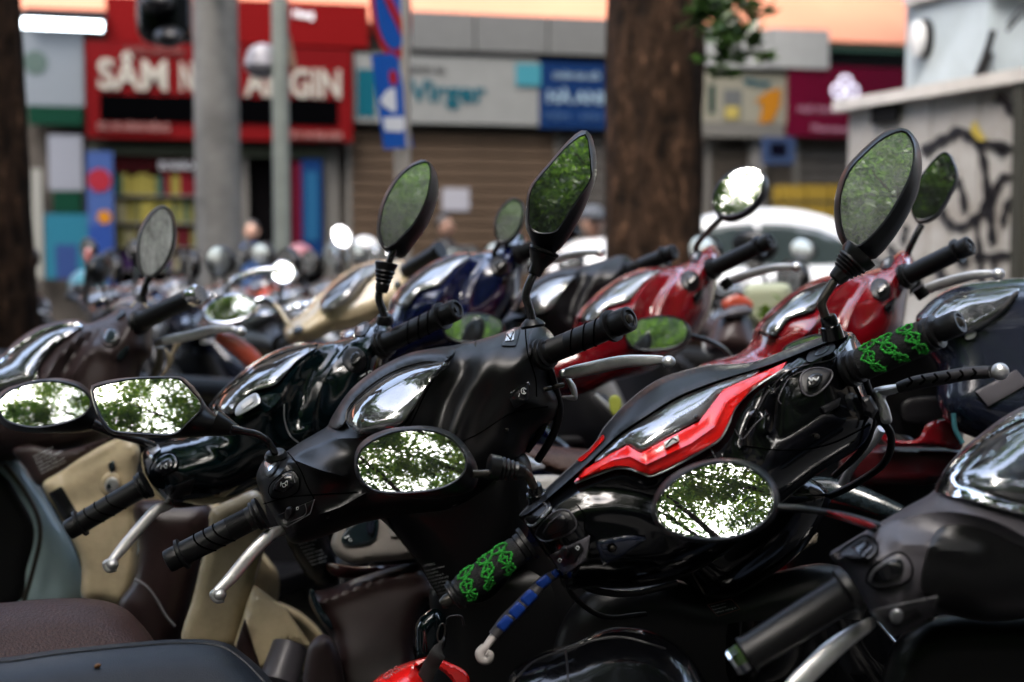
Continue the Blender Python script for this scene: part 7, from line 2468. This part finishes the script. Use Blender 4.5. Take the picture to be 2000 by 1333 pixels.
def far_mirror(K, cx, cy, d, a, b, rot, az, el, gm, hm=None, stem=None, sm=None, sr=.006, grow=5, dep=.03, poly=None, opoly=None):
    g = poly or ell(cx, cy, a, b, rot, n=16)
    o = opoly or [(x + (x - cx) * grow / max(a, b) + grow * .8, y + (y - cy) * grow / max(a, b) + grow * .8) for x, y in g]
    K.mirror(g, o, d, az, el, gm, hm or matte, depth=dep, rim=4)
    if stem:
        K.tube('mirror_stem', stem, sr, sm or blackm)


def kabs(root, d):
    return Kit(root, 0, 0, d, s=1, x0=0, y0=0, d0=d)


# cream rounded scooter
C = W(705, 590, 3.45)
M, b = pose(C, -35)
scc = empty('scooter', b, 'cream retro scooter with chrome mirror stems behind the dark green one', 'scooter', 'second row of parked scooters')
KC = kabs(scc, 3.45)
cw = KC.puff('handlebar_cowl', [(553, 650), (560, 632), (585, 615), (602, 600), (612, 585), (640, 560), (676, 530), (712, 514), (745, 508), (790, 510), (820, 528), (826, 550), (812, 575), (790, 600), (756, 616), (700, 640), (650, 650), (610, 668), (575, 672), (560, 665)],
             creamp, d=3.5, gx=.05, gy=.6, bulge=.09, edge=45, thick=.14, res=7, ridges=[([(700, 540), (680, 570), (650, 600)], .012, 12)])
ln = [(624, 600), (632, 575), (660, 548), (700, 522), (736, 514), (744, 522), (720, 545), (700, 570), (680, 590), (655, 602), (636, 608)]
KC.puff('gauge_dial', ln, whitep, base=cw, bulge=.004, edge=8, thick=.02, res=6, lift=.002)
KC.puff('gauge_lens', ln, lens_f, base=cw, bulge=.03, edge=24, thick=.014, res=5, lift=.008)
KC.puff('horn_button', ell(582, 645, 11, 8, -20), socket, base=cw, bulge=.006, edge=5, thick=.01, res=3, lift=.004)
KC.puff('cutoff_switch', ell(776, 555, 7, 7), socket, base=cw, bulge=.006, edge=4, thick=.01, res=3, lift=.004)
KC.tube('grip', [(792, 530, 3.47), (855, 492, 3.40)], .019, rubber)
KC.tube('bar_end', [(852, 494, 3.40), (862, 488, 3.39)], .022, matte)
KC.tube('brake_lever', [(818, 545, 3.5), (850, 533, 3.47), (905, 526, 3.43)], .009, silverp, flat=.7)
KC.puff('windshield_chrome', [(552, 606), (560, 598), (600, 588), (628, 582), (630, 590), (600, 600), (562, 612)], chrome, d=3.6, bulge=.015, edge=6, thick=.03, res=5)
far_mirror(KC, 450, 603, 3.35, 50, 24, -12, -10, 40, mir_clean, chrome, stem=[(500, 590, 3.36), (520, 586, 3.37), (540, 600, 3.40), (552, 618, 3.43), (566, 640, 3.46)], sm=chrome, sr=.009)
far_mirror(KC, 553, 532, 3.9, 21, 19, 0, 0, 62, mir_dusty, chrome, stem=[(545, 528, 3.9), (500, 532, 3.9), (465, 545, 3.9), (445, 560, 3.95)], sm=chrome, sr=.011)
scooter_body(M, scc, creamp, matte, seat_b, skip=('seat', 'rear', 'grab', 'inner'))

# blue and white
rb, K, M = second('deep blue scooter with a white gauge lens between the cream and the black one', 905, 592, 3.0, bluep, 'green', dialm=whitep)
K = kabs(rb, 3.0)
far_mirror(K, 994, 431, 3.0, 22, 42, 22, 36, 12, mir_dusty, stem=[(976, 474, 3.0), (966, 492, 3.0), (966, 510, 3.02)])
far_mirror(K, 925, 641, 2.8, 56, 26, -4, 10, 25, mir_clean)
# black and silver
rk2, K, M = second('small black scooter with a silver gauge cover behind the middle mirror', 1075, 620, 3.15, MATS['dark_grey_plastic'], 'matte', dialm=whitep, size=.88)
# red one
rr_, K, M = second('red scooter with white gauge lens and bright oval mirror before the big tree', 1275, 625, 2.85, redd, 'green', dialm=whitep)
K = kabs(rr_, 2.9)
far_mirror(K, 1442, 374, 2.9, 57, 36, -42, 28, 46, mir_clean, stem=[(1410, 425, 2.9), (1385, 450, 2.92), (1360, 482, 2.95), (1370, 506, 2.96), (1385, 530, 2.98)], sm=steel, poly=None, opoly=[(x + (x - 1442) * .10 + 7, y + (y - 374) * .10 + 9) for x, y in ell(1442, 374, 57, 36, -42, n=16)])
far_mirror(K, 1283, 650, 2.75, 66, 30, -2, 10, 22, mir_clean, poly=[(1222, 652), (1232, 634), (1262, 624), (1300, 620), (1330, 626), (1342, 642), (1336, 664), (1312, 678), (1260, 682), (1234, 674)],
           stem=[(1345, 655, 2.77), (1380, 665, 2.80), (1410, 680, 2.84), (1430, 702, 2.88)])
# second red one, right
rd2, K, M = second('bright red scooter in front of the graffiti wall at the right', 1640, 650, 2.45, redd, 'green', size=.95, body=matte)
K = kabs(rd2, 2.5)
far_mirror(K, 1826, 360, 2.5, 40, 60, 20, 34, 8, mir_clean, poly=[(1788, 425), (1782, 400), (1790, 365), (1820, 320), (1844, 300), (1858, 315), (1866, 345), (1856, 372), (1830, 415), (1805, 428)],
           stem=[(1800, 440, 2.5), (1785, 468, 2.5), (1772, 500, 2.52), (1776, 530, 2.54)], dep=.03)
far_mirror(K, 1592, 676, 2.3, 62, 18, -10, 5, 30, mir_clean)
K.puff('leg_shield', [(1640, 690), (1700, 650), (1800, 640), (1850, 700), (1880, 800), (1870, 880), (1780, 900), (1680, 880), (1640, 800)], matte, d=2.6, gy=-.1, bulge=.05, edge=50, thick=.06, res=12)
K.puff('inner_pocket', [(1760, 790), (1790, 776), (1850, 778), (1858, 812), (1810, 826), (1768, 822)], darkg, d=2.52, bulge=.006, edge=6, thick=.02, res=7)
# dark blue big one at the right edge
C = W(1960, 640, 2.15)
M, b = pose(C, -35)
scn = empty('scooter', b, 'dark navy scooter at the right edge with a wide glossy gauge cover', 'scooter', 'second row of parked scooters')
K = kabs(scn, 2.2)
cw = K.puff('handlebar_cowl', [(1788, 625), (1800, 606), (1835, 575), (1880, 556), (1940, 548), (2005, 542), (2120, 550), (2200, 640), (2180, 760), (2080, 860), (1960, 870), (1870, 840), (1830, 790), (1830, 720), (1806, 680)], navyp, d=2.3, gy=.3, bulge=.09, edge=90, thick=.14, res=10)
ln = [(1815, 625), (1840, 592), (1880, 572), (1940, 562), (1990, 560), (1985, 580), (1960, 610), (1915, 645), (1870, 660), (1835, 655)]
K.puff('gauge_dial', ln, dial, base=cw, bulge=.004, edge=12, thick=.02, res=9, lift=.002)
K.puff('gauge_lens', ln, lens_f, base=cw, bulge=.02, edge=26, thick=.014, res=8, lift=.006)
K.puff('emblem', ell(1896, 655, 13, 8, -30), silverp, base=cw, bulge=.003, edge=4, thick=.006, res=4, lift=.008)
K.puff('grey_plate', q4([(1905, 765), (1985, 722), (2010, 750), (1930, 795)]), greyp, base=cw, bulge=.002, edge=5, thick=.01, res=6, lift=.004, smooth=False)
K.puff('red_cover', [(1716, 848), (1726, 842), (1740, 858), (1790, 858), (1810, 828), (1850, 820), (1876, 850), (1876, 880), (1820, 870), (1790, 872), (1740, 872)], redd, d=2.35, bulge=.01, edge=7, thick=.03, res=6)
K.puff('red_cover', [(1640, 900), (1700, 870), (1800, 872), (1880, 880), (1886, 930), (1800, 948), (1660, 945)], redm, d=2.4, bulge=.03, edge=20, thick=.05, res=9)
K.tube('grip', [(2170, 620, 2.2), (2290, 560, 2.12)], .018, rubber)
K.tube('teal_cable', [(1862, 808, 2.2), (1866, 840, 2.2), (1880, 866, 2.2)], .004, mat('teal_cable', (.05, .18, .22), .4))
scooter_body(M, scn, navyp, matte, seat_k, skip=('seat', 'rear', 'grab', 'inner'))

# ================================================================== far bikes, fully modelled once per colour and copied
def far_scooter(x, y, yaw, col, label, st=-30, seatm=None, mm=None, round_mirror=False, chrome_stem=False, lensm=None, lean=-9, dialm=None, group='parked scooters further back', **kw):
    Mx = Matrix.Translation((x, y, 0)) @ Matrix.Rotation(R(yaw), 4, 'Z') @ Matrix.Rotation(R(lean), 4, 'Y')
    root = empty('scooter', (x, y, 0), label, 'scooter', group)
    scooter_body(Mx, root, col, darkg, seatm or seat_k)
    handlebars(steer(Mx, st), root, col, mm=mm or mir_far, round_mirror=round_mirror, chrome_stem=chrome_stem, lensm=lensm, dialm=dialm, **kw)
    return root


def gx_(px, D):
    return (px - 1000) / F * D


orp = mat('orange_red_paint', (.55, .09, .05), .3, coat=.6)
tealp = mat('teal_paint', (.03, .28, .35), .3, coat=.5)
pinkp = mat('pink_paint', (.55, .18, .20), .3, coat=.4)
greenl = mat('lime_plastic', (.12, .36, .02), .4)
FARS = [
    (410, 3.9, -35, MATS['dark_grey_plastic'], 'dark motorbike with an orange frame tube behind the brown scooter', {}),
    (250, 4.7, -38, MATS['navy_black_paint'], 'navy scooter with a white seat cover near the left tree trunk', {'seatm': whitep}),
    (60, 4.6, -60, MATS['dark_grey_plastic'], 'black scooter with a pale dusty seat at the far left edge', {'seatm': greyp}),
    (150, 5.6, -25, MATS['deep_blue_paint'], 'blue scooter standing behind the navy one at the left', {}),
    (640, 5.0, -35, MATS['cream_paint'], 'ivory scooter with round mirrors behind the cream retro one', {'round_mirror': True, 'chrome_stem': True}),
    (520, 5.8, -30, MATS['silver_paint'], 'silver scooter between the concrete pole and the slim post', {}),
    (760, 5.9, -35, MATS['white_paint'], 'white scooter left of the sign post with a round mirror', {'round_mirror': True}),
    (340, 6.0, -40, MATS['dark_maroon_plastic'], 'maroon scooter just left of the concrete pole', {}),
    (930, 5.2, -35, MATS['white_paint'], 'white scooter right of the sign post', {}),
    (1010, 4.4, -35, MATS['silver_paint'], 'silver scooter behind the deep blue one', {}),
    (1200, 4.6, -35, MATS['dark_grey_plastic'], 'dark grey scooter in front of the big tree trunk', {}),
    (1480, 3.9, -30, MATS['brown_plastic'], 'brown scooter with a rounded seat between the two red ones', {}),
]
FARS += [
    (-40, 6.4, -32, MATS['dark_grey_plastic'], 'black motorbike with a pale seat against the left tree trunk', {'seatm': silverp}),
    (120, 7.0, -70, MATS['navy_black_paint'], 'navy scooter parked across behind the left tree trunk', {'seatm': greyp}),
    (215, 6.6, -35, bluep, 'bright blue scooter with a white gauge in front of the banner', {'dialm': whitep}),
    (300, 7.6, -30, MATS['white_paint'], 'white scooter with a round mirror below the packet shelves', {'round_mirror': True}),
    (385, 7.0, -35, MATS['silver_paint'], 'silver motorbike at the foot of the concrete pole', {}),
    (455, 7.6, -40, orp, 'orange motorbike between the concrete pole and the doorway person', {}),
    (520, 8.2, -30, MATS['navy_black_paint'], 'dark blue scooter below the doorway person', {}),
    (600, 7.2, -35, MATS['white_paint'], 'white scooter with black seat right of the slim post', {}),
    (665, 8.4, -30, MATS['dark_grey_plastic'], 'black scooter far back left of the sign post', {'round_mirror': True, 'chrome_stem': True}),
    (700, 6.8, -35, MATS['cream_paint'], 'cream scooter far back left of the sign post', {'dialm': whitep}),
    (790, 7.8, -30, MATS['silver_paint'], 'silver scooter at the foot of the sign post', {}),
    (850, 6.6, -38, MATS['cream_paint'], 'pale cream scooter in front of the navy dressed person', {}),
    (960, 7.4, -30, MATS['white_paint'], 'white scooter below the paper notice', {'dialm': whitep}),
    (1050, 6.2, -35, MATS['silver_paint'], 'silver motorbike in front of the white cart', {}),
    (1420, 6.6, -35, MATS['dark_grey_plastic'], 'black scooter in front of the white car door', {}),
    (1660, 5.6, -30, MATS['navy_black_paint'], 'navy scooter at the left end of the graffiti wall', {}),
]
for i, (px, D, yaw, colr_, lab, kw) in enumerate(FARS):
    kw = dict(kw)
    if i % 3 == 1:
        kw['left_mirror'] = False
    far_scooter(gx_(px, D), D, yaw, colr_, lab, st=-22 - 6 * (i % 4), **kw)
# navy scooter facing the camera in front of the car
far_scooter(gx_(1560, 5.0), 5.0, 150, MATS['navy_black_paint'], 'navy scooter facing the camera in front of the white car', st=10)

# small coloured things behind
mat('leaf_tag', (.45, .50, .08), .5)
KX = kabs(empty('orange_tube_guard', W(470, 680, 3.4), 'orange red crash bar sloping down behind the brown scooter lever', 'crash bar'), 3.4)
KX.tube('guard_tube', [(425, 656, 3.4), (455, 672, 3.4), (490, 700, 3.4), (520, 740, 3.4)], [.016, .022, .024, .022], orp)
for (x, y, D, r_, m_, lb) in ((585, 503, 9.5, .11, pinkp, 'pink helmet resting on a scooter right of the slim post'), (712, 490, 9.8, .12, whitep, 'white helmet on a scooter left of the oval mirror'),
                              (172, 560, 8.0, .12, tealp, 'teal helmet on a scooter beside the cyan poster')):
    c = W(x, y, D)
    hr = empty('helmet', c, lb, 'helmet')
    ellipsoid('helmet_shell', c, r_ * .9, r_, r_ * .85, m_, hr, 20)
    ellipsoid('visor', c + Vector((0, -.03, -.01)), r_ * .78, r_ * .95, r_ * .45, mat('visor_smoke', (.06, .06, .07), .1, coat=1), hr, 16)
    ellipsoid('brim', c + Vector((0, -r_ * .9, r_ * .2)), r_ * .6, r_ * .3, r_ * .08, m_, hr, 12)
# round mirrors seen on their own stalks belong to a scooter in the distance
for (x, y, D, lb) in ((667, 463, 5.2, 'round bright mirror on a thin stalk left of the dark green scooter mirror'),):
    rt = empty('stalk_mirror', W(x, y + 60, D), lb, 'mirror')
    Kx = kabs(rt, D)
    far_mirror(Kx, x, y, D, 15, 19, -35, 0, 58, mir_clean, chrome, stem=[(x + 4, y + 18, D), (x + 14, y + 60, D), (x + 20, y + 110, D)], sm=chrome, sr=.006)
# red tail lamp pod at the left
rt = empty('indicator_lamp', W(172, 505, 4.9), 'small red and white lamp on a stalk beside the cyan poster', 'lamp')
Kx = kabs(rt, 4.9)
Kx.puff('lamp_glass', ell(172, 500, 9, 17, 8), mat('pink_lamp', (.75, .25, .22), .3, coat=.6), d=4.9, bulge=.02, edge=8, thick=.04, res=4)
Kx.tube('lamp_stalk', [(172, 515, 4.92), (170, 545, 4.95), (168, 590, 5.0)], .010, matte)
# lime and striped bag hanging between the red scooters
bgx = empty('striped_bag', W(1490, 620, 3.7), 'lime green and orange striped bag hanging between the two red scooters', 'bag')
Kx = kabs(bgx, 3.7)
Kx.puff('bag_side', [(1455, 562), (1500, 554), (1542, 558), (1546, 600), (1540, 640), (1500, 650), (1462, 620)], mat('pale_lime_bag', (.48, .52, .36), .5), d=3.75, bulge=.03, edge=16, thick=.1, res=7)
Kx.puff('bag_stripe', [(1408, 592), (1440, 575), (1470, 590), (1466, 606), (1425, 610)], MATS['orange_red_paint'], d=3.66, bulge=.01, edge=8, thick=.02, res=6)
Kx.puff('bag_stripe', [(1462, 632), (1474, 640), (1492, 672), (1480, 678), (1466, 655)], yellowp, d=3.62, bulge=.006, edge=5, thick=.02, res=5)
gp = empty('green_plant', W(1512, 660, 3.6), 'bright green leafy plant behind the striped bag between the red scooters', 'plant')
V, n = crown_vf(tuple(W(1512, 645, 3.62)), .055, 8, 26, .045, 77, 1.2, .03)
crown_obj('foliage', V, n, leafy, gp)
mesh_obj('stem', *sweep([W(1512, 650, 3.62), W(1514, 760, 3.62)], [.006, .008], 6), MATS['bark'], gp)
Kx = kabs(empty('helmet', W(1430, 650, 3.5), 'brown rounded helmet between the two red scooters', 'helmet'), 3.5)
Kx.puff('helmet_shell', [(1384, 690), (1386, 650), (1402, 620), (1432, 604), (1458, 612), (1474, 640), (1478, 690)], brownp, d=3.5, gy=.4, bulge=.09, edge=40, thick=.12, res=6)
Kx.puff('helmet_top', [(1400, 622), (1426, 600), (1460, 596), (1470, 612), (1440, 620)], greyp, d=3.44, gy=.6, bulge=.02, edge=14, thick=.04, res=5)
sk2 = empty('scooter', (W(1090, 900, 2.6).x, 2.6, 0), 'scooter glimpsed between the matte black and the red one by its brown seat edge', 'scooter', 'second row of parked scooters')
Kx = kabs(sk2, 2.5)
Kx.puff('seat', [(1015, 868), (1080, 872), (1170, 880), (1230, 884), (1220, 930), (1120, 935), (1060, 918), (1020, 900)], seat_b, d=2.55, gy=.6, bulge=.04, edge=20, thick=.08, res=7)
Kx.puff('silver_tip', [(1005, 884), (1030, 890), (1062, 908), (1064, 915), (1036, 920), (1006, 910)], silverp, d=2.4, bulge=.015, edge=8, thick=.03, res=5)
Kx.puff('pale_panel', [(968, 944), (1000, 934), (1060, 928), (1098, 932), (1104, 960), (1060, 984), (985, 1004)], MATS['beige_light'], d=2.35, gy=.4, bulge=.012, edge=10, thick=.04, res=6)
Kx.puff('dark_dash', [(945, 996), (962, 980), (1010, 972), (1060, 974), (1050, 1000), (1010, 1012), (965, 1014)], button_m, d=2.25, gy=.4, bulge=.02, edge=10, thick=.04, res=5)
wheel(Matrix.Translation((sk2.location.x - .1, 2.9, 0)) @ Matrix.Rotation(R(-35), 4, 'Z'), (0, 0, .235), .235, sk2, 'front_wheel', darkg)
lv_ = empty('lever_with_tag', W(1190, 790, 2.7), 'silver lever with a lime tag hanging behind the black grip', 'lever')
Kx = kabs(lv_, 2.7)
Kx.tube('stick', [(1162, 772, 2.7), (1190, 798, 2.7), (1216, 822, 2.7)], .006, silverp)
Kx.puff('lime_tag', [(1190, 780), (1204, 772), (1214, 786), (1208, 812), (1194, 808)], MATS['leaf_tag'], d=2.68, bulge=.004, edge=4, thick=.01, res=4)
# the ground cover: a few dry leaves on the paving
lv = random.Random(2)
V, Fc = [], []
for k in range(160):
    x, y = lv.uniform(-3, 3), lv.uniform(.5, 6)
    a = lv.uniform(0, 6.28)
    L = lv.uniform(.03, .06)
    u = Vector((math.cos(a), math.sin(a), .1)) * L
    v = Vector((-math.sin(a), math.cos(a), 0)) * L * .4
    c = Vector((x, y, .012))
    n0 = len(V)
    V += [tuple(c - u), tuple(c + v), tuple(c + u), tuple(c - v)]
    Fc.append((n0, n0 + 1, n0 + 2, n0 + 3))
o = mesh_obj('dry_leaves', V, Fc, mat('dry_leaf', (.16, .10, .04), .7), None, False)
tag(o, 'dry leaves scattered on the paving under the bikes', 'leaves', kind='stuff')
